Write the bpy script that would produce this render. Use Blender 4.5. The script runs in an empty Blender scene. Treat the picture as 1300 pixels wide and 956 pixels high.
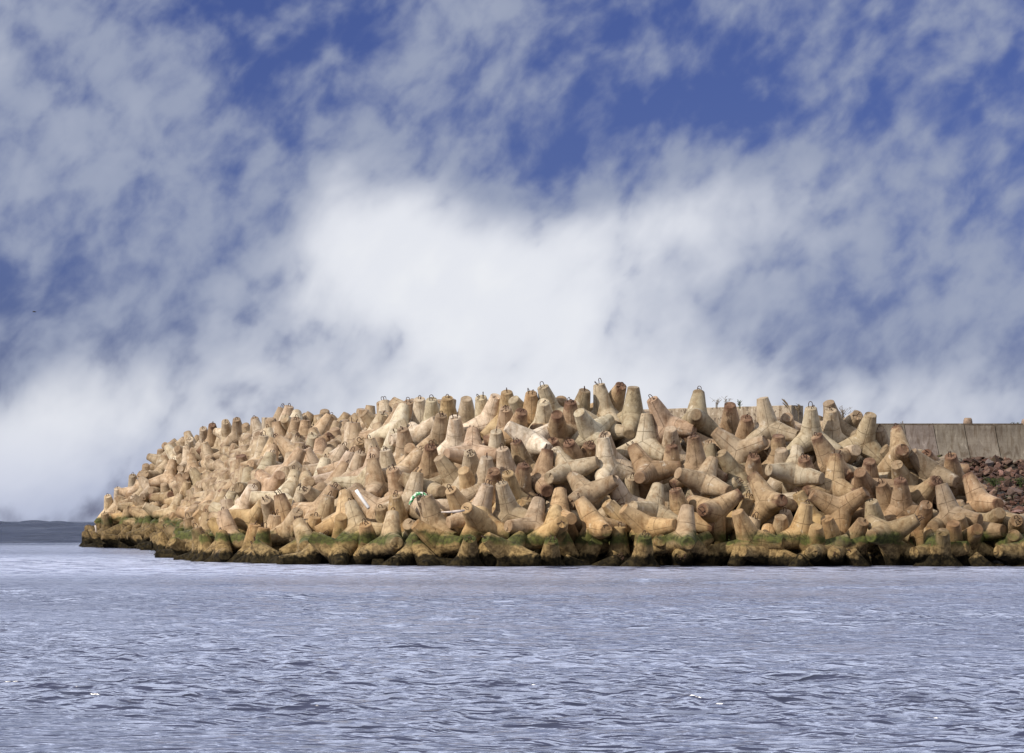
import bpy, bmesh, math, random
import numpy as np
from mathutils import Vector, Matrix, Quaternion, noise
R = math.radians
sc = bpy.context.scene
col = sc.collection
FP, CAMH, PX, PY = 3686.0, 2.0, 650.0, 662.0     # focal length in pixels of the 1300 px photo, eye height
LEG = 1.56                                        # centre-to-tip length of a tetrapod

def at(px, py, Y):
    return Vector(((px-PX)/FP*Y, Y, CAMH-(py-PY)/FP*Y))

def link(o, parent=None):
    col.objects.link(o)
    if parent: o.parent = parent
    return o
def tag(o, label=None, cat=None, group=None, kind=None):
    if label: o['label'] = label
    if cat: o['category'] = cat
    if group: o['group'] = group
    if kind: o['kind'] = kind
    return o
def mesh_obj(name, verts, faces, mat, parent=None, smooth=True, loc=None):
    me = bpy.data.meshes.new(name); me.from_pydata([tuple(v) for v in verts], [], faces)
    me.polygons.foreach_set('use_smooth', [smooth]*len(me.polygons)); me.update()
    me.materials.append(mat)
    o = bpy.data.objects.new(name, me); link(o, parent)
    if loc is not None: o.location = loc
    return o

class MB:
    def __init__(s): s.v = []; s.f = []
    def add(s, vs, fs):
        n = len(s.v); s.v += [Vector(v) for v in vs]; s.f += [tuple(i+n for i in f) for f in fs]
    def tube(s, pts, rad, n=6, caps=True):
        pts = [Vector(p) for p in pts]
        rs = rad if isinstance(rad, (list, tuple)) else [rad]*len(pts)
        vs = []; fs = []; ref = None
        for i, p in enumerate(pts):
            t = (pts[min(i+1, len(pts)-1)]-pts[max(i-1, 0)]).normalized()
            if ref is None: ref = t.orthogonal().normalized()
            ref = (ref-t*ref.dot(t)).normalized(); b = t.cross(ref)
            for k in range(n):
                a = 2*math.pi*k/n; vs.append(p+(ref*math.cos(a)+b*math.sin(a))*rs[i])
        for i in range(len(pts)-1):
            for k in range(n):
                fs.append((i*n+k, i*n+(k+1) % n, (i+1)*n+(k+1) % n, (i+1)*n+k))
        if caps: fs.append(tuple(range(n))[::-1]); fs.append(tuple((len(pts)-1)*n+k for k in range(n)))
        s.add(vs, fs)
    def box(s, a, b):
        x0, y0, z0 = a; x1, y1, z1 = b
        s.add([(x0,y0,z0),(x1,y0,z0),(x1,y1,z0),(x0,y1,z0),(x0,y0,z1),(x1,y0,z1),(x1,y1,z1),(x0,y1,z1)],
              [(0,3,2,1),(4,5,6,7),(0,1,5,4),(1,2,6,5),(2,3,7,6),(3,0,4,7)])
    def build(s, name, mat, parent=None, smooth=True, loc=None):
        return mesh_obj(name, s.v, s.f, mat, parent, smooth, loc)

# ------------------------------------------------------------------ node helper
class NT:
    def __init__(s, tree): s.t = tree; s.n = tree.nodes; s.l = tree.links
    def new(s, typ, **kw):
        n = s.n.new(typ)
        for k, v in kw.items(): setattr(n, k, v)
        return n
    def put(s, sock, v):
        if isinstance(v, bpy.types.NodeSocket): s.l.new(v, sock)
        elif isinstance(v, (tuple, list)) and len(v) == 3 and sock.type == 'RGBA': sock.default_value = (*v, 1)
        else: sock.default_value = v
    def m(s, op, a, b=0.5, c=0.5, clamp=False):
        n = s.new('ShaderNodeMath', operation=op, use_clamp=clamp)
        s.put(n.inputs[0], a); s.put(n.inputs[1], b); s.put(n.inputs[2], c); return n.outputs[0]
    def ramp(s, x, a, b, lo=0.0, hi=1.0):
        n = s.new('ShaderNodeMapRange', interpolation_type='SMOOTHSTEP')
        s.put(n.inputs[0], x)
        for i, v in zip((1, 2, 3, 4), (a, b, lo, hi)): s.put(n.inputs[i], v)
        return n.outputs[0]
    def mix(s, f, a, b, mode='MIX'):
        n = s.new('ShaderNodeMix', data_type='RGBA', blend_type=mode)
        s.put(n.inputs[0], f); s.put(n.inputs[6], a); s.put(n.inputs[7], b); return n.outputs[2]
    def noise(s, vec, scale, detail=4, rough=.55, dist=0.0, out=0):
        n = s.new('ShaderNodeTexNoise'); s.put(n.inputs['Vector'], vec)
        for k, v in (('Scale', scale), ('Detail', detail), ('Roughness', rough), ('Distortion', dist)): s.put(n.inputs[k], v)
        return n.outputs[out]
    def vm(s, op, a, b=(0, 0, 0)):
        n = s.new('ShaderNodeVectorMath', operation=op); s.put(n.inputs[0], a); s.put(n.inputs[1], b); return n.outputs[0]
    def bump(s, h, strength, dist, normal=None):
        n = s.new('ShaderNodeBump'); s.put(n.inputs['Height'], h)
        n.inputs['Strength'].default_value = strength; n.inputs['Distance'].default_value = dist
        if normal: s.put(n.inputs['Normal'], normal)
        return n.outputs[0]

def new_mat(name):
    m = bpy.data.materials.new(name); m.use_nodes = True
    t = NT(m.node_tree); b = m.node_tree.nodes['Principled BSDF']
    b.inputs['Specular IOR Level'].default_value = .25
    return m, t, b

def simple(name, c, rough=.8, var=.25, scale=6, metal=0):
    m, t, b = new_mat(name)
    tc = t.new('ShaderNodeTexCoord').outputs['Object']
    n = t.noise(tc, scale, 5, .6)
    f = t.ramp(n, .3, .7, 1-var, 1+var)
    t.put(b.inputs['Base Color'], t.mix(1.0, c, t.new('ShaderNodeCombineColor').outputs[0], 'MIX') if False else t.mix(t.ramp(n, .3, .7), tuple(x*(1-var) for x in c), tuple(min(1, x*(1+var)) for x in c)))
    b.inputs['Roughness'].default_value = rough; b.inputs['Metallic'].default_value = metal
    t.put(b.inputs['Normal'], t.bump(n, .4, .02))
    return m

def tide(t, base, pos, extra=0.0):
    """sea stains: a property of the concrete at the tide line (black film, barnacle band, green weed band)"""
    z = t.new('ShaderNodeSeparateXYZ'); t.put(z.inputs[0], pos); z = z.outputs[2]
    n1 = t.noise(pos, 1.1, 4, .6); n2 = t.noise(pos, 5.0, 4, .65); n3 = t.noise(pos, .45, 2, .5)
    zz = t.m('ADD', z, t.m('MULTIPLY', t.m('SUBTRACT', n1, .5), .75))
    zz = t.m('ADD', zz, t.m('MULTIPLY', t.m('SUBTRACT', n2, .5), .35))
    yy = t.new('ShaderNodeSeparateXYZ'); t.put(yy.inputs[0], pos)
    zz = t.m('SUBTRACT', zz, .10)
    # the exposed head of the mole is wetted higher up
    zb = t.m('SUBTRACT', zz, t.ramp(yy.outputs[1], 140, 215, 0, .25))
    zz = t.m('SUBTRACT', zz, t.ramp(yy.outputs[1], 140, 215, 0, .90))
    # golden film fading up to 2.6 m
    base = t.mix(t.m('MULTIPLY', t.ramp(zz, 3.4, .9), .60), base, t.mix(1.0, base, (.95, .78, .50), 'MULTIPLY'))
    # ochre barnacle band
    och = t.mix(t.ramp(n2, .38, .62), (.095, .064, .026), (.29, .205, .090))
    och = t.mix(t.ramp(yy.outputs[1], 150, 215, 0, .75), och, t.mix(t.ramp(n2, .42, .64), (.030, .021, .010), (.15, .105, .045)))
    base = t.mix(t.m('MULTIPLY', t.ramp(zz, 1.02, .80), .85), base, och)
    # green weed
    g = t.m('MULTIPLY', t.ramp(zz, .78, .95), t.ramp(zz, 1.55, 1.2))
    nz = t.new('ShaderNodeSeparateXYZ'); t.put(nz.inputs[0], t.new('ShaderNodeNewGeometry').outputs['Normal'])
    g = t.m('MULTIPLY', g, t.ramp(t.m('ADD', n3, t.m('MULTIPLY', nz.outputs[2], .12)), .40, .55, .25, 1.0))
    green = t.mix(t.ramp(n2, .35, .65), (.020, .028, .008), (.072, .088, .020))
    base = t.mix(t.m('MULTIPLY', g, .93), base, green)
    wet = t.ramp(zb, .50, .28)
    blk = t.mix(t.ramp(n2, .4, .65), (.006, .006, .005), (.026, .021, .011))
    return t.mix(t.m('MULTIPLY', wet, .95), base, blk), wet

def make_concrete():
    m, t, b = new_mat('weathered concrete')
    tc = t.new('ShaderNodeTexCoord'); obj = tc.outputs['Object']
    info = t.new('ShaderNodeObjectInfo'); geo = t.new('ShaderNodeNewGeometry'); pos = geo.outputs['Position']
    uv = t.new('ShaderNodeSeparateXYZ'); t.put(uv.inputs[0], tc.outputs['UV']); u, v = uv.outputs[0], uv.outputs[1]
    off = t.vm('ADD', obj, info.outputs['Location'])
    big = t.noise(off, .9, 4, .6); mid = t.noise(off, 3.2, 6, .62); fine = t.noise(off, 17, 5, .7)
    base = t.mix(t.ramp(mid, .3, .7), (.30, .234, .158), (.49, .40, .285))
    base = t.mix(t.ramp(big, .42, .68, 0, .55), base, (.56, .48, .37))
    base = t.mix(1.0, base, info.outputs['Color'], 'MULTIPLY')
    # brown weathering veils and dark grime spots
    st = t.noise(t.vm('MULTIPLY', pos, (2.2, 2.2, .5)), 1.6, 5, .65)
    bl = t.noise(off, 1.9, 5, .7)
    base = t.mix(t.ramp(bl, .56, .66, 0, .6), base, t.mix(1.0, base, (.50, .45, .40), 'MULTIPLY'))
    base = t.mix(t.ramp(bl, .40, .33, 0, .5), base, (.60, .55, .46))
    base = t.mix(t.ramp(st, .48, .70, 0, .7), base, t.mix(1.0, base, (.62, .50, .40), 'MULTIPLY'))
    base = t.mix(t.ramp(fine, .56, .74, 0, .65), base, t.mix(1.0, base, (.50, .42, .34), 'MULTIPLY'))
    # rust running from the lifting steel at the leg tips
    rn = t.noise(off, 2.6, 5, .6)
    rm = t.ramp(t.m('ADD', v, t.m('MULTIPLY', t.m('SUBTRACT', rn, .5), .9)), .72, 1.05)
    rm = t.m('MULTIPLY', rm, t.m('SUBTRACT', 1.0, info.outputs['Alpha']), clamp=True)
    base = t.mix(rm, base, t.mix(t.ramp(mid, .35, .65), (.095, .050, .032), (.205, .122, .080)))
    tipd = t.m('MULTIPLY', t.ramp(t.m('ADD', v, t.m('MULTIPLY', t.m('SUBTRACT', mid, .5), .25)), .90, 1.0), .22)
    base = t.mix(tipd, base, t.mix(1.0, base, (.55, .47, .40), 'MULTIPLY'))
    # mould seams: three along every leg and one ring round it
    s1 = t.m('ABSOLUTE', t.m('SUBTRACT', t.m('FRACT', t.m('MULTIPLY', u, 3.0)), .5))
    seam = t.ramp(s1, .022, .0)
    ring = t.ramp(t.m('ABSOLUTE', t.m('SUBTRACT', v, .43)), .014, .0)
    seam = t.m('MAXIMUM', t.m('MULTIPLY', seam, t.ramp(v, .99, .97)), t.m('MULTIPLY', ring, t.ramp(info.outputs['Random'], .35, .6)))
    base = t.mix(t.m('MULTIPLY', seam, t.ramp(big, .42, .62, .0, .65)), base, t.mix(1.0, base, (.38, .30, .23), 'MULTIPLY'))
    # blow holes
    vo = t.new('ShaderNodeTexVoronoi'); t.put(vo.inputs['Vector'], off); vo.inputs['Scale'].default_value = 5.5
    pit = t.m('MULTIPLY', t.ramp(vo.outputs['Distance'], .17, .06), t.ramp(mid, .50, .60))
    base = t.mix(t.m('MULTIPLY', pit, .75), base, (.09, .06, .04))
    base, wet = tide(t, base, pos)
    t.put(b.inputs['Base Color'], base)
    t.put(b.inputs['Roughness'], .9)
    t.put(b.inputs['Specular IOR Level'], t.m('SUBTRACT', .22, t.m('MULTIPLY', wet, .17)))
    hgt = t.m('ADD', t.m('MULTIPLY', mid, .6), t.m('MULTIPLY', fine, .35))
    hgt = t.m('SUBTRACT', hgt, t.m('MULTIPLY', t.m('ADD', pit, t.m('MULTIPLY', seam, .8)), .5))
    t.put(b.inputs['Normal'], t.bump(hgt, 1.0, .06))
    return m

def make_stone(name, c0, c1, tint=True, green=0.0):
    m, t, b = new_mat(name)
    tc = t.new('ShaderNodeTexCoord'); geo = t.new('ShaderNodeNewGeometry'); pos = geo.outputs['Position']
    n = t.noise(pos, 2.0, 6, .65); n2 = t.noise(pos, 9.0, 5, .65)
    isl = geo.outputs['Random Per Island']
    base = t.mix(t.ramp(n, .3, .7), c0, c1)
    if tint:
        cr = t.new('ShaderNodeValToRGB'); t.put(cr.inputs[0], isl)
        els = cr.color_ramp.elements
        els[0].position = 0; els[0].color = (.62, .45, .42, 1); els[1].position = 1; els[1].color = (1.5, 1.4, 1.35, 1)
        for p, c in ((.35, (.95, .86, .82, 1)), (.6, (1.1, .80, .74, 1)), (.85, (.72, .68, .66, 1)), (.95, (2.1, 1.9, 1.8, 1))):
            e = els.new(p); e.color = c
        base = t.mix(1.0, base, cr.outputs[0], 'MULTIPLY')
    if green:
        base = t.mix(t.m('MULTIPLY', t.ramp(t.noise(pos, .45, 4, .6), .55, .66), green), base, (.035, .055, .015))
    base, wet = tide(t, base, pos)
    t.put(b.inputs['Base Color'], base); b.inputs['Roughness'].default_value = .9
    t.put(b.inputs['Normal'], t.bump(t.m('ADD', n, t.m('MULTIPLY', n2, .5)), .9, .08))
    return m

def make_wall_mat(name, c0, c1, rough_patch):
    m, t, b = new_mat(name)
    geo = t.new('ShaderNodeNewGeometry'); pos = geo.outputs['Position']; info = t.new('ShaderNodeObjectInfo')
    drip = t.noise(t.vm('MULTIPLY', pos, (3.0, 3.0, .45)), 1.4, 6, .6, .6)
    mid = t.noise(pos, 1.3, 6, .65); fine = t.noise(pos, 9, 5, .7)
    base = t.mix(t.ramp(mid, .3, .7), c0, c1)
    base = t.mix(t.ramp(drip, .46, .66, 0, .8), base, t.mix(1.0, base, (.55, .48, .42), 'MULTIPLY'))
    base = t.mix(t.ramp(drip, .42, .30, 0, .45), base, (.50, .45, .40))
    base = t.mix(t.ramp(fine, .55, .75, 0, .45), base, t.mix(1.0, base, (.5, .45, .4), 'MULTIPLY'))
    base = t.mix(1.0, base, info.outputs['Color'], 'MULTIPLY')
    if rough_patch:
        k = t.noise(pos, 2.3, 4, .7)
        base = t.mix(t.ramp(k, .54, .60, 0, .8), base, (.10, .075, .055))
        base = t.mix(t.ramp(k, .40, .34, 0, .7), base, (.52, .45, .36))
    z = t.new('ShaderNodeSeparateXYZ'); t.put(z.inputs[0], pos)
    # horizontal shutter-board lines
    bl = t.ramp(t.m('ABSOLUTE', t.m('SUBTRACT', t.m('FRACT', t.m('MULTIPLY', z.outputs[2], 2.6)), .5)), .03, 0)
    base = t.mix(t.m('MULTIPLY', bl, .35), base, t.mix(1.0, base, (.5, .45, .4), 'MULTIPLY'))
    t.put(b.inputs['Base Color'], base); b.inputs['Roughness'].default_value = .9
    t.put(b.inputs['Normal'], t.bump(t.m('ADD', mid, t.m('MULTIPLY', fine, .6)), .8, .08 if rough_patch else .03))
    return m

M = {}
M['concrete'] = make_concrete()
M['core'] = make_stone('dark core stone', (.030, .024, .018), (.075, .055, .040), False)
M['rubble'] = make_stone('reddish granite rubble', (.055, .038, .030), (.125, .086, .068), True, .85)
M['wall'] = make_wall_mat('sea wall concrete', (.17, .145, .125), (.25, .22, .19), False)
M['parapet'] = make_wall_mat('eroded parapet concrete', (.27, .22, .165), (.40, .34, .26), True)
M['steel'] = simple('rusted lifting steel', (.065, .035, .024), .75, .4, 12)
M['plastic'] = simple('sun-bleached white plastic', (.75, .74, .74), .5, .1, 3)
M['drift'] = simple('bleached driftwood', (.52, .45, .40), .85, .2, 5)
M['blue'] = simple('faded blue plastic', (.16, .25, .33), .5, .2, 4)
M['dryplant'] = simple('dry plant stems', (.16, .125, .085), .9, .3, 4)
M['greenplant'] = simple('low green weeds', (.045, .060, .020), .9, .4, 4)
M['feather'] = simple('dark feathers', (.05, .05, .055), .8, .2, 4)
def rope_mat():
    m, t, b = new_mat('green and white rope')
    tc = t.new('ShaderNodeTexCoord').outputs['Object']
    n = t.noise(tc, 9, 3, .6)
    t.put(b.inputs['Base Color'], t.mix(t.ramp(n, .46, .54), (.05, .32, .12), (.72, .74, .66))); b.inputs['Roughness'].default_value = .8
    t.put(b.inputs['Normal'], t.bump(n, .6, .02)); return m
M['rope'] = rope_mat()

# ------------------------------------------------------------------ tetrapod mesh
AX = [Vector((0, 0, 1)), Vector((math.sqrt(8/9), 0, -1/3)), Vector((-math.sqrt(2/9), math.sqrt(2/3), -1/3)), Vector((-math.sqrt(2/9), -math.sqrt(2/3), -1/3))]
def rad_at(t): return (.180+.20*(1-t))*LEG
def tetra_mesh(seed, n=30, fine=True):
    """whole body with clean merged joints; returns it and the four legs as meshes of their own (same surface, same normals)"""
    rnd = random.Random(seed)
    bm = bmesh.new(); uvl = bm.loops.layers.uv.new('UVMap'); legl = bm.faces.layers.int.new('leg')
    rings = (.0, .035, .09, .25, .5, .75, .93) if fine else (.0, .08, .5)
    for li in range(4):
        a = AX[li]; o = [AX[j] for j in range(4) if j != li]
        e1 = (o[0]-a*o[0].dot(a)).normalized(); e2 = a.cross(e1)
        tipvar = [1+rnd.uniform(-.012, .012) for _ in range(n)]
        def edge_t(phi):
            d = e1*math.cos(phi)+e2*math.sin(phi); best = 0
            for b in o:
                k = a-b               # (t*L*a + R(t)*d).k = 0
                A0 = a.dot(k)*LEG; D = d.dot(k)
                if D < 0: best = max(best, -(.380*LEG*D)/(A0-.20*LEG*D))
            return best
        grid = []
        for k in range(n):
            phi = 2*math.pi*k/n; d = e1*math.cos(phi)+e2*math.sin(phi); t0 = edge_t(phi)
            colv = []
            for r in rings:
                t = t0+(0.985-t0)*r
                p = a*(t*LEG)+d*rad_at(t)
                if 0 < r: p += d*(noise.noise(p*1.3+Vector((seed*7, 0, 0)))*.018*LEG)
                if r == .035 and fine: p += (p.normalized()*.012)   # soft fillet
                colv.append((bm.verts.new(p), t))
            p = a*(.985*LEG)+d*rad_at(.985)*tipvar[k]; colv.append((bm.verts.new(p), .985))
            c = noise.noise(p*2+Vector((seed, 3, 0)))
            chip = .05 if (c > .38 and fine) else 0
            p = a*((1.0-chip)*LEG)+d*(rad_at(1)-.028-chip*.8)*tipvar[k]; colv.append((bm.verts.new(p), 1.0))
            grid.append(colv)
        m = len(grid[0])
        for k in range(n):
            k2 = (k+1) % n
            for r in range(m-1):
                f = bm.faces.new((grid[k][r][0], grid[k2][r][0], grid[k2][r+1][0], grid[k][r+1][0]))
                f.smooth = r < m-2; f[legl] = li
                us = (k/n, (k+1)/n)
                for lp, (uu, vv) in zip(f.loops, ((us[0], grid[k][r][1]), (us[1], grid[k2][r][1]), (us[1], grid[k2][r+1][1]), (us[0], grid[k][r+1][1]))):
                    lp[uvl].uv = (uu, vv)
        cv = bm.verts.new(a*LEG*(1.0+rnd.uniform(-.012, .004)))
        for k in range(n):
            f = bm.faces.new((grid[k][-1][0], grid[(k+1) % n][-1][0], cv)); f.smooth = False; f[legl] = li
            for lp in f.loops: lp[uvl].uv = (1/3, 1.0)
    bmesh.ops.remove_doubles(bm, verts=bm.verts, dist=.004)
    bmesh.ops.recalc_face_normals(bm, faces=bm.faces)
    me = bpy.data.meshes.new('tetrapod'); bm.to_mesh(me); bm.free(); me.materials.append(M['concrete'])
    if not fine: return me
    nl = len(me.loops); cn = np.zeros(nl*3, np.float32); me.corner_normals.foreach_get('vector', cn); cn = cn.reshape(-1, 3)
    uv = np.zeros(nl*2, np.float32); me.uv_layers[0].data.foreach_get('uv', uv); uv = uv.reshape(-1, 2)
    co = np.zeros(len(me.vertices)*3, np.float32); me.vertices.foreach_get('co', co); co = co.reshape(-1, 3)
    lg = np.zeros(len(me.polygons), np.int32); me.attributes['leg'].data.foreach_get('value', lg)
    out = []
    for li in range(4):
        ps = [p for p in me.polygons if lg[p.index] == li]; ids = {}; fs = []; lo = []
        for p in ps:
            fs.append([ids.setdefault(v, len(ids)) for v in p.vertices]); lo += list(p.loop_indices)
        vs = [None]*len(ids)
        for v, k in ids.items(): vs[k] = co[v].tolist()
        m2 = bpy.data.meshes.new('leg'); m2.from_pydata(vs, [], fs); l2 = m2.uv_layers.new(name='UVMap')
        l2.data.foreach_set('uv', uv[lo].ravel()); m2.polygons.foreach_set('use_smooth', [True]*len(fs)); m2.update()
        m2.normals_split_custom_set([tuple(x) for x in cn[lo].tolist()]); m2.materials.append(M['concrete']); out.append(m2)
    return out
VARIANTS = [tetra_mesh(s) for s in range(6)]
LOW = tetra_mesh(11, 18, False)

def loop_mesh(i):
    """bent reinforcing bar: an arch standing out of the leg tip, at the origin, z outwards"""
    mb = MB(); w = (.075, .09, .07)[i]; hh = (.22, .27, .18)[i]
    pts = [(-w*1.1, 0, -.06), (-w, 0, hh*.55)]
    for k in range(7):
        a = math.pi*(1-k/6); pts.append((w*math.cos(a), .02*i, hh*.6+math.sin(a)*hh*.4))
    pts += [(w, 0, hh*.55), (w*1.1, 0, -.06)]
    mb.tube([(x, y+.03*i*z, z) for x, y, z in pts], .018, 6)
    me = bpy.data.meshes.new('lifting_loop'); me.from_pydata([tuple(v) for v in mb.v], [], mb.f)
    me.polygons.foreach_set('use_smooth', [True]*len(me.polygons)); me.materials.append(M['steel']); me.update()
    return me
LOOPS = [loop_mesh(i) for i in range(3)]

PALETTE = {'s': (1.0, 1.0, 1.0, .85), 'p': (1.22, 1.26, 1.30, .95), 'r': (.80, .70, .60, .0), 'k': (.98, .89, .83, .70), 'b': (.66, .56, .46, .5),
           'g': (.62, .60, .56, .75), 'o': (1.0, .90, .72, .8), 'd': (.78, .75, .70, .7), 'w': (1.45, 1.55, 1.7, 1.0)}
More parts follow.
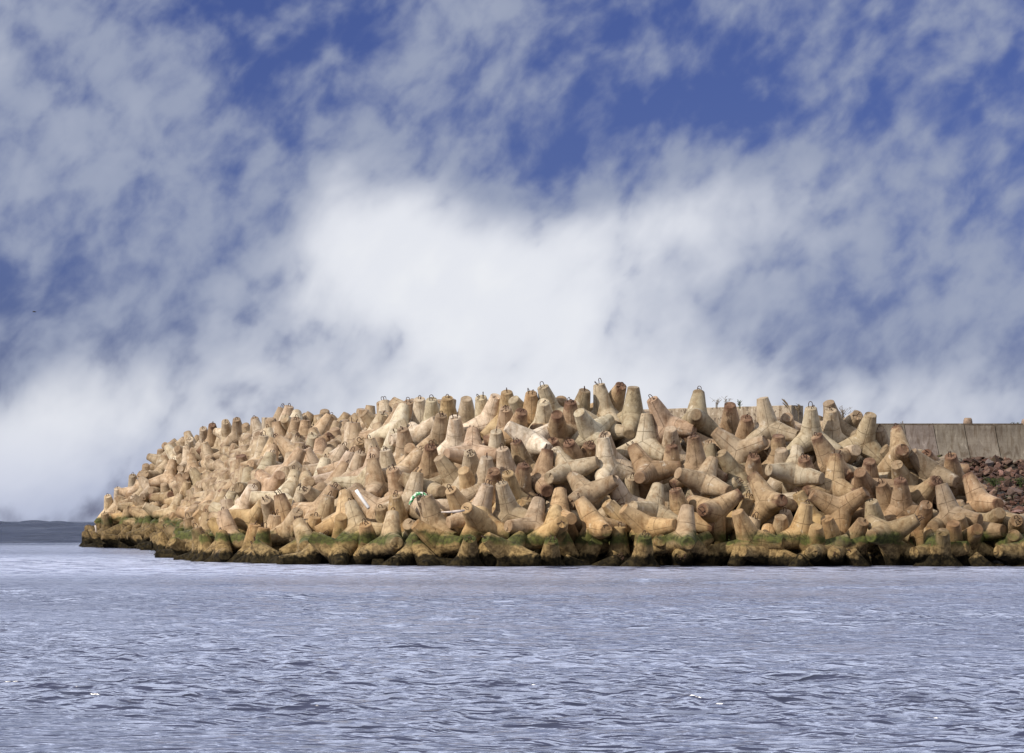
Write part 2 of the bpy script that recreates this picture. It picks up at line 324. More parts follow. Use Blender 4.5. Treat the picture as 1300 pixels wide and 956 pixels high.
# one row per tetrapod: x, y, z, quaternion, colour, upward leg, loops, label number (or -1: part of the mass)
UNITS = """-1.48,132.91,1.93,0.806,0.523,-0.057,-0.269,o,0,1,18
-3.47,134.3,1.72,-0.844,-0.17,0.087,0.501,d,0,1,55
-2,131.07,0.08,0.694,0.288,-0.208,0.627,o,0,1,59
-0.07,130.76,0.51,-0.77,-0.445,0.231,0.396,o,0,1,2
0.93,132.82,1.64,0.354,-0.168,-0.155,-0.907,s,0,2,41
1.9,132.03,1.46,-0.213,-0.006,-0.574,0.79,o,0,1,8
2.14,133.5,2.07,0.815,-0.195,-0.089,-0.538,o,0,0,9
3.55,135.04,3.21,-0.508,0.267,-0.448,0.686,d,3,0,16
2.68,136.89,4.3,-0.479,0.306,-0.495,0.657,s,3,0,15
1.41,137.09,3.87,-0.777,0.079,-0.047,0.623,r,0,2,49
4.46,137.05,4.41,0.987,0.038,-0.06,0.148,p,0,2,30
3.77,136.96,2.81,0.32,0.3,0.147,-0.887,o,0,1,-1
5.26,135.55,2.74,0.931,0.282,-0.148,-0.176,s,0,1,107
3.86,132.83,1.71,0.732,0.11,-0.245,-0.626,o,0,1,10
5.35,134.34,1.77,-0.255,-0.382,-0.053,0.886,o,0,0,129
2.23,135.11,1.62,-0.159,0.218,-0.923,0.275,o,3,0,-1
1.7,131.14,0,-0.681,-0.276,0.224,-0.64,o,0,2,86
6.22,132.54,1.64,-0.83,-0.29,0.333,0.34,o,0,0,20
7.79,131.69,1.21,0.746,-0.131,-0.024,-0.653,s,0,0,1
7.77,132.41,0.56,0.454,0.543,0.499,-0.499,o,0,2,90
6.77,133.01,0.84,-0.541,-0.454,-0.439,0.555,o,2,0,89
5.85,130.63,0.08,-0.69,-0.235,0.176,-0.661,o,0,2,51
9.29,134.16,2.44,-0.718,-0.598,0.343,-0.096,r,0,2,4
8.96,135.91,3.77,0.903,-0.353,0.089,-0.229,k,0,0,7
7.93,138.19,3.37,-0.191,0.147,-0.249,0.938,s,0,1,-1
7.91,134.41,2.07,-0.68,-0.026,0.212,-0.701,r,0,1,62
6.51,134.06,2.37,0.394,-0.193,-0.204,-0.875,s,0,2,46
6.43,136.97,4.31,0.95,-0.193,-0.245,0.018,b,0,2,6
7.62,138.84,4.16,-0.694,-0.12,0.125,-0.699,r,0,1,47
8.73,137.37,4.53,0.266,0.098,0.134,-0.95,r,0,2,48
9.49,140.48,5.45,0.667,0.187,0.637,-0.339,r,3,0,244
10.63,138.11,4.1,0.69,0.36,-0.017,-0.628,d,0,0,58
11.91,134.65,2.88,-0.887,0.212,0.188,-0.364,r,0,0,13
10.79,131.77,1.15,0.644,-0.015,-0.289,0.708,o,0,0,12
12.27,133.05,0.88,-0.931,-0.263,-0.062,0.245,d,0,0,175
13.09,132.15,1.32,-0.952,-0.071,-0.12,0.271,o,0,2,28
13.81,131.98,0.49,-0.928,-0.284,-0.049,0.237,o,0,0,127
14.71,132.87,0.88,0.936,0.286,-0.078,-0.191,o,0,0,122
13.93,131.71,0.49,-0.302,-0.062,0.676,-0.669,s,3,0,54
14.77,131.96,0.43,0.258,0.115,-0.671,0.686,b,0,1,68
11.55,131.82,0.48,0.294,-0.399,0.655,-0.57,o,3,0,25
13.28,136.74,4.23,0.639,0.602,-0.279,-0.389,s,2,0,5
15.13,136.66,3.63,-0.181,0.066,0.071,0.979,r,0,2,26
15.14,134.11,2.52,0.061,-0.41,0.24,-0.878,b,0,0,3
15.59,133.32,0.91,0.115,-0.091,0.375,-0.915,d,0,0,140
17.09,132.09,1.36,-0.464,0.346,-0.372,0.726,d,0,2,0
19.88,133.98,1.79,0.374,0.613,0.375,-0.586,g,2,0,197
19.3,131.86,0.54,-0.675,-0.597,0.365,0.234,b,2,0,50
16.85,134.14,1.6,-0.942,-0.263,0.06,0.199,s,0,1,121
17.73,136.25,2.5,0.31,0.24,0.178,-0.902,b,0,1,120
16.65,136.47,3.48,0.463,0.381,0.302,-0.741,b,0,0,82
16.9,137.56,3.64,-0.27,-0.122,-0.313,0.902,r,0,0,196
16.77,138.63,3.8,-0.697,-0.155,-0.62,0.326,s,3,0,273
18.57,137.45,3.74,-0.691,-0.43,-0.117,0.569,d,0,0,106
18.2,135.49,2.6,-0.666,-0.13,0.225,-0.699,r,0,1,42
18.47,137.8,5.11,0.649,-0.144,-0.212,-0.717,r,0,2,36
20.25,138.43,4.3,-0.888,-0.401,0.213,0.071,r,0,2,245
18.98,139.38,4.57,0.567,0.751,0.073,0.331,d,2,0,105
19.14,136.03,3.12,0.752,0.496,-0.046,0.431,r,0,2,73
19.9,137.37,4.24,0.533,0.287,0.738,-0.297,g,3,0,29
20.19,133.62,2.22,-0.929,-0.028,0.138,0.343,g,0,2,34
18.91,134.31,1.76,0.859,0.399,-0.108,0.301,b,0,0,70
20.97,137.66,3.85,-0.31,-0.192,-0.247,0.898,r,0,2,87
21.96,136.03,2.82,-0.802,-0.03,0.209,0.558,r,0,0,35
22,134.24,1.79,0.116,0.204,-0.517,0.823,g,0,0,137
23.31,133.57,1.72,0.477,0.491,0.392,-0.614,g,0,2,138
21.33,133.71,1.52,-0.036,0.473,-0.507,0.719,g,1,0,124
23.06,132.76,0.82,0.316,0.077,-0.559,0.763,g,0,0,155
23.07,131.49,0.52,0.734,0.45,-0.506,-0.052,g,1,0,69
20.64,133.22,0.98,-0.93,-0.306,0.024,0.2,g,0,0,128
20.07,132.06,0.63,0.66,0.17,-0.233,0.694,b,0,0,112
19.32,131.38,0.35,0.231,0.072,0.331,-0.912,g,0,0,40
20.67,132.48,1,-0.097,-0.198,0.5,-0.837,b,0,0,108
1.97,142.78,7.24,0.945,0.227,-0.106,-0.212,s,0,1,153
1.61,141.84,6.7,-0.901,-0.383,-0.055,0.194,p,0,1,133
0.98,143.02,7,0.671,0.201,-0.22,0.679,o,0,2,135
2.44,144,6.88,0.258,0.108,0.343,-0.897,r,0,1,-1
2.92,141.6,6.44,-0.936,-0.255,-0.037,0.24,r,0,2,176
3.25,142.52,7.03,0.71,0.232,-0.076,0.66,d,0,1,173
4.56,142.62,7.23,-0.808,-0.133,0.024,0.573,s,0,2,61
4.91,143.27,7.57,-0.737,-0.375,0.091,-0.555,r,0,1,123
3.84,140.15,6.23,0.729,0.421,0.032,-0.539,p,0,0,32
4.38,141.6,6.33,-0.038,0.507,-0.486,0.711,s,1,0,188
4.59,139.43,4.97,-0.917,-0.346,-0.016,0.198,s,0,1,191
5.89,141.62,7.03,0.328,0.042,-0.105,0.938,d,0,0,37
7.43,140.44,6.65,0.898,0.278,-0.152,-0.306,k,0,1,31
6.44,140.03,5.65,0.91,-0.002,0.024,-0.414,s,0,0,27
8.93,140.58,6.92,-0.662,0.191,0.132,0.713,d,0,2,38
7.67,139.77,5.18,0.262,0.111,0.289,-0.914,s,0,0,125
10.81,143.44,6.48,-0.645,-0.185,0.255,-0.696,r,0,0,95
11.29,140.75,5.79,-0.665,-0.238,0.242,-0.665,r,0,1,113
10.85,138.89,5.32,0.866,0.169,-0.386,-0.27,d,0,0,21
12.38,140.39,6.46,0.962,0.094,-0.073,-0.245,s,0,0,22
13.43,142.21,6.22,-0.86,-0.459,0.125,-0.187,d,0,0,216
14.39,139.64,6.02,-0.261,-0.08,-0.197,0.942,s,0,2,39
15.46,140.7,6,-0.677,-0.151,0.194,-0.693,s,0,1,75
15.73,141.16,6.46,0.062,-0.71,0.403,-0.574,g,1,0,148
16.93,139.89,5.81,-0.204,0.034,-0.273,0.939,d,0,0,23
16.36,142.2,6.39,0.776,0.493,-0.071,0.386,d,0,1,202
12.65,138.69,4.64,0.948,0.186,0.062,-0.252,r,0,0,116
12.93,137.91,4.07,-0.285,-0.149,-0.235,0.917,s,0,0,139
15.12,137.96,4.81,-0.772,-0.307,0.08,0.55,r,0,1,45
15.85,140.08,5.01,0.048,0.275,-0.545,0.791,s,1,0,219
17.94,140.69,5.33,0.589,0.138,-0.331,0.724,d,0,1,24
13.97,137.15,3.8,-0.316,-0.202,-0.291,0.88,r,0,2,117
11.46,138.5,3.86,-0.247,-0.088,-0.32,0.91,r,0,2,162
-4.05,149.61,6.95,-0.263,-0.103,-0.27,0.921,p,0,2,161
-3.21,148.37,6.96,0.931,0.273,0.041,-0.237,o,0,1,179
-2.3,146.84,6.9,0.673,0.211,-0.211,0.677,s,0,0,130
-1.32,145.56,6.89,-0.936,-0.287,0.019,0.202,p,0,2,212
-1.13,144.77,6.91,-0.714,-0.264,0.082,-0.644,p,0,0,65
-0.2,144.22,7.04,0.262,0.087,0.234,-0.932,o,0,1,134
0.73,143.47,6.94,0.361,0.343,0.213,-0.841,s,0,0,152
-0.28,142.42,6.25,-0.255,-0.096,-0.299,0.914,k,0,2,186
0.16,141.25,6.22,0.123,-0.057,0.385,-0.913,r,0,1,110
-2.78,144.16,5.8,0.937,0.245,0.051,-0.243,w,0,2,64
-3.63,146.27,6.04,0.235,0.044,0.295,-0.925,d,0,2,102
-1.91,140.58,5.21,0.257,-0.081,-0.299,-0.915,k,0,2,44
-0.68,140.61,5.01,-0.934,-0.268,-0.041,0.234,p,0,1,180
0.61,138.71,4.44,0.66,0.042,-0.252,0.707,r,0,2,104
-2.73,139.99,3.88,0.622,-0.067,-0.336,0.704,d,0,0,92
-4,141.99,4.46,0.672,0.26,-0.234,0.652,r,0,2,84
-1.9,139.09,4.13,-0.627,-0.216,0.295,-0.688,s,0,2,144
-1.31,137.24,3.57,0.697,0.157,-0.1,0.692,s,0,1,91
-0.18,138.13,4.11,-0.94,-0.268,0.034,0.209,s,0,1,111
0.41,136.75,3.28,-0.931,-0.22,-0.111,0.268,r,0,1,97
-1.87,137.54,3.29,0.57,0.098,-0.358,0.733,o,0,0,154
-0.85,136.15,3.26,-0.889,-0.373,-0.103,0.245,r,0,0,181
-2.24,135.45,2.37,0.359,0.318,0.214,-0.851,o,0,2,109
-1.52,133.68,2.22,-0.948,-0.061,-0.158,0.268,s,0,2,57
-0.18,134.1,2.4,-0.282,-0.164,-0.194,0.925,s,0,2,43
0,135.83,3.05,0.626,0.177,-0.297,0.7,o,0,1,126
-4,139.83,3.41,-0.631,-0.702,0.03,-0.329,d,2,0,93
2.21,140.65,6.2,-0.262,-0.113,0.427,-0.858,r,0,0,56
1.02,139.99,5.77,0.017,0.384,-0.679,0.625,w,1,0,33
3.18,138.23,4.63,-0.916,-0.364,0.129,0.112,r,0,2,167
3.43,138.78,4.56,0.726,0.362,-0.16,0.562,r,0,2,224
2.36,140.08,4.72,0.923,0.345,-0.107,-0.129,r,0,1,166
-6.69,142.57,3.55,-0.303,0.072,-0.039,-0.95,k,0,2,52
-4.82,139.09,2.83,-0.253,0.088,-0.051,0.962,s,0,2,71
-9.56,183.51,7.58,-0.958,-0.109,-0.045,0.26,d,0,1,-1
-11.56,179.15,7.45,-0.933,-0.239,-0.084,0.256,k,0,1,-1
-12.72,179.62,7.36,-0.227,-0.065,-0.342,0.91,p,0,1,-1
-7.34,166.08,7.1,-0.94,-0.232,-0.046,0.246,k,0,2,-1
-6.01,157,6.94,0.663,0.159,-0.225,0.696,p,0,1,-1
-5.26,152.57,6.92,0.936,0.274,0.008,-0.221,d,0,1,285
-4.71,151.03,7,-0.26,-0.096,-0.245,0.929,p,0,1,160
-6.16,148.46,5.39,-0.882,-0.321,-0.171,0.301,w,0,1,259
-8.46,160,5.78,-0.239,-0.058,-0.278,0.928,d,0,2,-1
-5.37,146.69,5.27,-0.263,-0.101,-0.215,0.935,d,0,1,101
-6.05,144.05,4.03,0.693,0.034,-0.138,0.707,s,0,1,185
-7.35,150.41,5.34,-0.875,-0.449,0.183,-0.008,k,0,1,275
-9.23,144.75,2.65,-0.88,-0.341,0.3,0.138,d,0,2,210
-10.55,145.56,2.48,0.887,0.344,0.141,-0.275,p,0,2,242
-8.04,141.02,2.08,-0.21,0.047,-0.265,0.94,o,0,1,-1
-8.85,144.98,2.87,-0.654,-0.341,-0.359,0.572,s,0,1,-1
-9.54,146.5,2.88,0.212,0.122,-0.448,0.86,k,0,1,-1
-11.17,144.56,1.87,0.697,-0.079,-0.119,0.703,r,0,2,142
-9.7,140.29,0.93,-0.92,-0.213,-0.161,0.287,o,0,1,145
-11.89,146.17,2.08,-0.906,-0.402,0.135,0.018,s,0,2,183
-8.06,137.97,0.94,0.676,0.21,-0.209,0.674,o,0,0,146
-5.39,137.42,1.79,-0.039,-0.766,0.417,-0.487,o,1,2,136
-6.44,139.66,2.46,0.203,0.179,-0.858,0.437,k,1,0,81
-3.78,137.37,2.45,-0.483,-0.423,-0.321,0.697,p,0,1,156
-6.63,135.76,0.59,0.934,0.288,0.001,-0.21,o,0,2,80
-3.26,133.4,0.96,0.606,0.687,0.142,0.376,o,0,1,19
-12.99,147.18,2.08,-0.765,-0.485,0.064,-0.418,o,0,0,79
-13.51,158.07,4.01,-0.725,-0.391,-0.017,-0.567,d,0,1,-1
-17.21,187.69,5.16,0.179,-0.121,0.282,-0.935,k,0,0,-1
-8.76,148.69,4.11,0.244,-0.161,0.098,-0.951,p,0,1,193
-10.87,157.13,4.64,-0.417,-0.076,0.467,-0.776,p,0,2,-1
-12.41,163.33,5.42,-0.577,-0.137,0.349,-0.725,d,0,2,-1
-15.85,191.57,7.3,-0.582,-0.319,-0.313,0.679,p,0,1,-1
-18.2,207.71,8.21,0.292,0.159,0.352,-0.875,s,0,1,-1
-19.36,214.92,7.95,-0.602,-0.137,0.321,-0.718,k,0,1,-1
-28.09,233.18,6.32,0.948,0.198,0.036,-0.248,p,0,0,-1
-29.3,233.75,5.3,-0.917,-0.325,-0.055,0.225,k,0,1,-1
-28.59,232.67,5.4,0.695,0.246,-0.173,0.653,s,0,1,-1
-30.32,233.26,4.41,0.26,0.101,0.284,-0.917,s,0,1,293
-31.4,232.85,3.32,-0.661,-0.153,0.225,-0.699,p,0,1,261
-32.26,233.57,2.77,0.927,0.3,0.025,-0.222,p,0,1,260
-27.34,231.68,6.53,0.729,0.356,-0.082,0.579,k,0,1,-1
-25,225.88,7.34,0.864,0.4,-0.107,0.287,p,0,1,286
-23.47,222.9,7.99,-0.294,-0.162,-0.343,0.877,s,0,1,258
-22.72,221.55,8.14,-0.264,-0.111,-0.311,0.906,r,0,1,213
-21.4,219.04,8.49,-0.569,-0.295,-0.299,0.707,s,0,1,189
-20.47,217.37,8.43,0.912,0.337,0.065,-0.226,d,0,1,149
-28.32,229.9,4.93,-0.089,-0.289,0.759,-0.577,d,3,0,-1
-21.43,215.8,5.62,0.526,0.816,-0.15,0.189,s,1,1,-1
-20.7,207.32,4.48,0.81,0.501,-0.108,0.286,r,0,1,-1
-26.48,219.3,2.42,-0.053,0.433,-0.458,0.775,p,1,0,256
-20.43,194.04,2.63,0.387,0.089,-0.451,0.799,r,0,0,-1
-27.74,222.18,2.73,-0.412,0.195,0.647,-0.611,d,3,0,-1
-22.96,214.17,3.28,0.375,0.569,0.277,-0.677,p,2,0,-1
-15.42,162.32,2.98,-0.736,-0.368,0.088,-0.561,p,0,0,-1
-33.82,233.42,0.36,-0.28,-0.14,-0.299,0.902,o,0,1,-1
-32.83,232.76,0.86,0.656,0.134,-0.238,0.704,d,0,1,-1
-31.14,227.27,1.14,-0.833,-0.458,0.113,-0.29,o,0,1,-1
-27.02,216.52,0.34,-0.179,-0.156,0.496,-0.836,o,0,0,255
-14.58,151.33,1.76,-0.808,-0.538,0.178,-0.162,d,0,1,-1
-24.58,220.96,5.11,0.711,0.329,-0.188,0.592,s,0,0,-1
-25.9,224.59,5.78,-0.361,-0.079,0.504,-0.781,s,0,1,-1
-5.61,134.7,0.99,-0.774,0.162,0.106,0.602,s,0,1,14
-18.43,167.19,0.05,-0.078,-0.796,-0.593,0.095,o,2,1,-1
-6.15,160.46,7.55,0.887,-0.199,0.329,0.256,k,0,2,-1
-17.59,176.9,2.85,-0.834,-0.141,0.222,0.485,k,0,1,-1
-23.93,228.73,7,-0.77,0.112,0.277,0.564,p,0,1,-1
-11.62,172.23,6.98,0.96,-0.036,0.278,-0.01,k,0,1,187
-9.68,138.93,0.76,-0.623,-0.028,0.294,0.724,s,0,2,98
12.44,157.35,5.67,0.601,-0.086,-0.09,0.789,s,0,2,-1
-13.38,155.78,4.24,0.269,0.083,0.203,0.938,s,0,2,208
-24.58,217.46,3.5,-0.774,-0.025,-0.159,0.613,k,0,1,233
-1.31,163.98,6.47,-0.391,0.118,-0.129,0.904,k,0,1,-1
18.64,153.65,4.03,-0.978,0.149,0.108,0.101,b,0,2,-1
15.86,151.67,5.24,-0.837,0.002,0.21,0.506,r,0,2,-1
1.1,148.83,6.8,-0.834,-0.292,-0.239,0.403,s,0,1,-1
-19.05,198.99,5.27,-0.095,-0.264,0.179,0.943,s,0,1,-1
-17.69,162.55,0.74,0.216,-0.119,-0.109,0.963,d,0,1,199
-22.21,200.33,1.93,-0.925,0.257,-0.19,0.207,s,0,1,-1
-15.65,187.05,6.62,-0.423,-0.047,-0.249,0.87,s,0,1,-1
10.51,147.45,5.52,-0.326,0.254,0.842,-0.347,d,3,1,-1
-32.28,228.91,0.47,-0.941,0.261,0.122,0.178,o,0,1,-1
12.96,143.77,5.61,-0.988,-0.13,-0.007,-0.087,d,0,2,-1
-19.54,220.54,7.74,-0.842,-0.265,-0.15,0.445,s,0,1,-1
-14.14,146.17,1.08,0.833,-0.117,-0.096,0.532,s,0,1,53
-24.71,221.79,6.2,0.42,-0.117,0.101,0.894,s,0,1,232
1.47,153.6,6.68,0.004,0.185,0.015,0.983,r,0,1,-1
-12.82,166.35,5.4,-0.813,0.16,-0.127,0.545,s,0,2,-1
-5.16,158.32,7.42,0.925,-0.375,-0.037,0.047,d,0,1,-1
-18.29,228.88,7.84,0.313,0.481,0.31,0.758,s,1,1,-1
14.67,147.59,5.69,-0.614,-0.271,0.069,0.739,b,0,2,-1
-17.82,234.4,7.08,-0.952,0.029,0.275,0.129,d,0,1,-1
-21.67,231.11,7.69,-0.216,-0.071,0.161,0.96,s,0,1,-1
-8.95,180.23,7.65,0.161,0.052,0.009,0.985,p,0,2,-1
3.31,147.63,6.66,-0.903,-0.007,0.409,0.133,r,0,2,-1
4.58,155.48,6.31,-0.91,-0.325,-0.243,-0.083,r,0,1,-1
18.53,146.6,4.21,0.034,-0.061,-0.183,0.981,d,0,2,-1
13.09,145.95,5.66,-0.307,0.802,0.215,-0.465,b,3,1,-1
14.59,157.06,5.96,-0.511,-0.137,0.638,-0.56,s,1,0,-1
-2.71,152.76,6.24,0.544,0.133,-0.03,0.828,k,0,1,-1
7.63,155.77,5.57,-0.335,-0.297,0.4,-0.8,r,1,1,-1
-23.58,204.86,1.14,0.413,-0.27,-0.144,0.858,o,0,1,-1
19.27,151.61,3.75,-0.442,-0.093,0.195,0.87,s,0,1,-1
-30.16,229.83,2.91,0.188,0.041,-0.461,0.866,s,0,1,-1
-18.32,204.84,5.8,0.372,0.632,0.618,-0.283,k,2,1,-1
3.27,151.04,6.42,-0.181,0.281,0.037,0.942,s,0,2,-1
-8.67,171.02,7.03,0.942,0.061,-0.035,0.329,s,0,2,-1
10.75,134.02,0.68,0.96,0.089,0.126,0.232,s,0,2,295
13.49,155.13,5.54,-0.939,-0.187,-0.099,0.27,d,0,2,-1
-17.38,179.64,3.64,-0.713,-0.05,0.206,0.668,d,0,1,-1
-25.4,213.42,0.81,0.795,-0.147,-0.031,0.587,o,0,1,-1
-26.3,228.58,6.84,0.548,-0.057,-0.229,0.803,d,0,1,-1
-19.57,212.55,6.68,-0.655,-0.518,-0.037,0.549,r,2,1,-1
-11.49,176.83,7.44,0.867,0.452,0.164,0.128,k,2,1,-1
-11.67,158.81,4.77,0.698,0.071,-0.032,0.712,p,0,1,-1
-10.45,147.97,3.34,0.869,-0.378,0.083,0.307,k,0,2,209
11.13,145.71,5.5,0.589,-0.177,-0.029,0.788,b,0,2,-1
-2.72,168.87,6.67,-0.797,0.304,0.151,0.5,s,0,1,-1
-17.91,174.25,2.44,0.757,-0.218,0.216,0.577,p,0,0,-1
-9.9,167.92,5.32,-0.663,0.121,-0.125,0.728,k,0,2,-1
4.58,162.96,6.49,0.579,-0.281,-0.17,0.746,p,0,2,-1
-30.17,222.84,0.24,-0.137,-0.404,-0.487,0.762,o,3,1,-1
9.92,153.33,5.73,0.416,-0.212,-0.294,0.834,s,0,1,-1
-20.69,179.13,0.15,-0.71,-0.012,-0.009,0.704,s,0,1,-1
-2.9,160.6,6.43,-0.703,0.297,0.008,0.646,s,0,0,-1
-22.61,232.08,7.22,-0.332,0.444,0.167,0.816,k,1,1,-1
-1.19,149.09,6.76,-0.569,0.287,-0.138,0.758,k,0,1,-1
-13.66,162.21,5.16,-0.938,0.038,-0.118,0.323,k,0,1,270
-9.25,178.1,7.11,-0.971,0.068,0.099,0.207,k,0,2,-1
-15.23,178.46,5.88,-0.913,-0.237,-0.121,0.308,r,0,2,-1
-18.44,209.13,7.5,-0.441,0.27,0.108,0.849,k,0,0,-1
-21.76,225.51,7.3,-0.001,0.12,-0.088,0.989,r,0,1,-1
4.73,149.52,6.35,0.503,0.238,-0.213,0.803,s,0,1,-1
-19.83,231.5,7.16,0.53,-0.298,0.15,0.779,s,0,1,-1
-13.44,169.19,6.06,0.767,-0.04,0.38,0.515,s,0,2,-1
-20.87,181.43,0.18,0.789,-0.51,0.024,0.341,o,3,1,-1
-21.31,217.07,5.8,0.764,0.065,0.055,0.64,d,0,1,-1
9.43,155.38,5.91,0.012,-0.264,0.09,0.96,r,0,2,-1
0.98,147.6,6.43,-0.018,0.589,0.185,0.787,k,1,1,-1
-6.45,151.18,6.37,-0.747,0.123,-0.151,0.636,k,0,1,257
-9.57,143.5,2.38,0.303,0.276,-0.007,0.912,k,0,2,99
13.88,151.33,5.69,-0.945,0.09,-0.307,0.075,s,0,2,-1
-14.77,181.67,7.61,-0.416,0.111,-0.081,0.899,d,0,2,279
-19.14,197.44,4.93,0.693,-0.281,-0.23,0.623,s,0,1,297
-30.93,229.22,1.9,0.726,0.099,-0.046,0.679,o,0,1,-1
-27.44,218.19,1.09,-0.875,0.294,0.122,0.364,s,0,1,223
-20.4,210.06,5.4,0.82,0.248,-0.048,0.513,d,0,1,-1
-6.64,155.32,6.29,0.817,0.032,-0.017,0.575,p,0,2,-1
-3.24,158.26,6.6,-0.956,-0.141,-0.232,0.114,s,0,2,-1
-10.51,165.23,5.6,0.328,0.167,0.307,0.878,d,0,2,-1
-4.01,173.93,6.44,-0.426,-0.284,0.69,-0.512,k,1,2,-1
2.98,155.54,6.37,0.066,-0.099,-0.005,0.993,k,0,2,-1
-6.1,163.92,6.97,-0.665,-0.037,0.026,0.746,k,0,1,-1
-9.27,163.69,5.98,0.952,-0.189,0.24,0.008,s,0,0,-1
3.75,145.57,6.72,-0.726,0.372,-0.479,-0.325,k,3,2,-1
-16.49,233.16,7.35,-0.133,-0.665,-0.288,-0.676,p,1,1,-1
-13.82,152.95,3.48,0.952,-0.29,-0.017,0.099,d,0,1,168
-14.08,164.14,5.32,-0.625,-0.054,-0.095,0.773,s,0,2,214
-19.33,204.12,4.67,0.864,-0.232,-0.086,0.439,s,0,1,-1
9.6,157.18,5.58,0.4,-0.174,-0.029,0.899,b,0,2,-1
-18.09,191.76,5.12,-0.716,0.245,-0.107,0.645,p,0,1,-1
-9.09,176.64,6.54,-0.966,-0.088,0.047,0.237,p,0,2,-1
12.16,136.2,2.67,0.456,-0.274,-0.175,0.828,s,0,2,271
12.43,149.59,5.56,-0.256,-0.068,-0.045,0.963,s,0,1,-1
-23.62,201.98,0.8,-0.92,0.081,-0.004,0.383,o,0,0,-1
16.09,143.26,4.88,0.298,-0.185,-0.797,0.491,d,3,1,-1
-25.58,215.38,1,0.285,-0.352,-0.434,-0.779,o,1,1,-1
0.92,161.93,6.67,0.87,-0.122,-0.106,0.465,p,0,1,-1
-5.5,169.18,7.65,-0.256,-0.004,0.227,0.94,s,0,2,-1
-14.45,149.37,1.61,-0.216,-0.079,0.002,0.973,s,0,1,246
-21.13,196.63,2.72,-0.021,-0.036,-0.004,0.999,p,0,1,-1
-24.58,227.49,7.43,0.667,0.278,0.069,0.687,k,0,1,-1
-14.49,184.42,7.5,0.397,-0.21,0.214,0.868,p,0,0,-1
-19.03,169.57,0.58,0.819,-0.206,-0.351,0.404,d,0,1,280
2.04,136.75,2.42,0.29,0.044,0.102,0.951,s,0,1,289
-22.45,223.72,7.35,0.627,0.31,-0.053,0.713,s,0,1,-1
8.46,158.79,5.79,-0.18,-0.107,-0.318,0.925,d,0,2,-1
-18.28,232.74,7.55,-0.353,0.017,-0.076,0.932,s,0,1,-1
-25.29,229.7,7.67,0.969,-0.153,-0.135,0.14,s,0,1,-1
-5.37,142.7,4.23,0.072,-0.059,-0.702,0.706,k,3,2,96
-15.84,180.1,5.79,0.626,0.089,0.173,0.755,s,0,1,-1
14.88,143.78,5.95,0.661,-0.202,-0.423,0.586,s,0,1,-1
-16.55,224.11,7.12,0.897,-0.101,0.265,0.339,k,0,1,-1
-21.01,235.23,7.48,0.84,0.248,0.15,0.46,k,0,1,-1
9.13,146.65,5.66,-0.9,-0.292,0.112,0.304,s,0,1,-1
-19.44,209.02,5.87,0.714,0.28,0.247,0.592,d,0,1,-1
30.27,131.85,-0.23,-0.468,0.078,0.124,0.872,g,0,2,-1
-18.16,218.07,7.53,0.606,0.368,-0.212,0.672,d,0,0,-1
-7.39,179.53,7.22,0.921,0.145,-0.097,0.349,d,0,1,-1
-13.05,174.17,7.49,0.39,-0.144,0.359,0.835,s,0,2,215
6.2,150.87,5.73,0.926,0.021,-0.029,0.376,d,0,1,-1
-17.83,220.58,7.32,-0.762,-0.003,-0.122,0.636,d,0,2,-1
6.99,157.97,6.07,0.032,0.399,-0.279,0.873,r,0,2,-1
-1.26,168.98,6.69,-0.473,-0.062,0.263,0.838,s,0,2,-1
-11.52,175.63,6.92,-0.075,-0.071,-0.005,0.995,k,0,2,-1
-2.55,165.89,6.83,-0.343,0.165,-0.262,0.887,s,0,1,-1
10.26,149.94,5.36,0.959,-0.235,0.062,0.149,d,0,1,-1
5.56,137.53,2.75,-0.226,-0.04,-0.272,0.935,s,0,1,203
-5.56,172.73,6.76,0.022,0.078,-0.005,0.997,p,0,1,-1
-29.31,227.65,3.47,-0.31,0.16,-0.144,0.926,k,0,1,-1
-4.86,171.08,7.09,-0.096,-0.14,0.169,0.971,s,0,2,-1
-10.42,155.34,4.45,0.72,-0.085,-0.192,0.662,s,0,2,238
-21.42,228.46,7.49,0.22,-0.217,-0.09,0.947,r,0,1,-1
-20.39,187.08,1.87,-0.602,0.069,0.092,0.79,o,0,0,-1
-7.83,164.73,6.73,-0.793,0.068,-0.19,0.574,d,0,2,-1
-1.99,172.7,6.24,0.834,0.022,-0.04,0.55,o,0,1,-1
-20.28,227.09,7.37,-0.916,0.304,-0.131,0.227,k,0,1,-1
-13.99,178.78,7.63,0.76,0.189,-0.025,0.622,s,0,1,274
-18.43,213.95,7.23,-0.121,0.138,0.123,0.975,p,0,2,-1
-8.15,162.94,6.47,0.657,0.078,0.233,0.713,k,0,1,-1
7.31,142.29,5.53,-0.584,0.38,0.143,0.703,k,0,2,-1
28.67,133.38,0.84,-0.114,-0.221,-0.234,0.94,d,0,0,-1
9.1,133.39,0.29,-0.6,0.375,0.055,-0.705,o,0,1,11
-5.67,177.91,7.36,-0.787,-0.052,-0.083,0.609,s,0,2,-1
19.43,149.89,3.78,0.074,-0.072,-0.035,-0.994,d,0,1,-1
-10,166.69,5.88,0.114,-0.425,0.576,0.689,k,2,0,290
-18.01,227.54,7.27,0.083,0.254,-0.161,0.95,p,0,1,-1
-1.39,154.22,6.47,-0.038,0.067,-0.084,0.993,s,0,1,-1
-8.34,155.29,5.06,-0.44,0.001,0.085,0.894,s,0,1,-1
-1.27,158.05,6.52,0.339,0.505,0.675,-0.418,k,3,2,-1
-9.44,181.44,7.08,-0.99,-0.132,0.036,0.009,d,0,0,-1
-7.02,145.76,4.33,-0.827,0.264,0.126,0.479,k,0,2,204
-15.37,176.06,4.92,0.95,-0.269,-0.149,0.044,p,0,1,-1
-15.74,167.82,3.79,-0.022,-0.763,0.184,0.619,k,2,1,-1
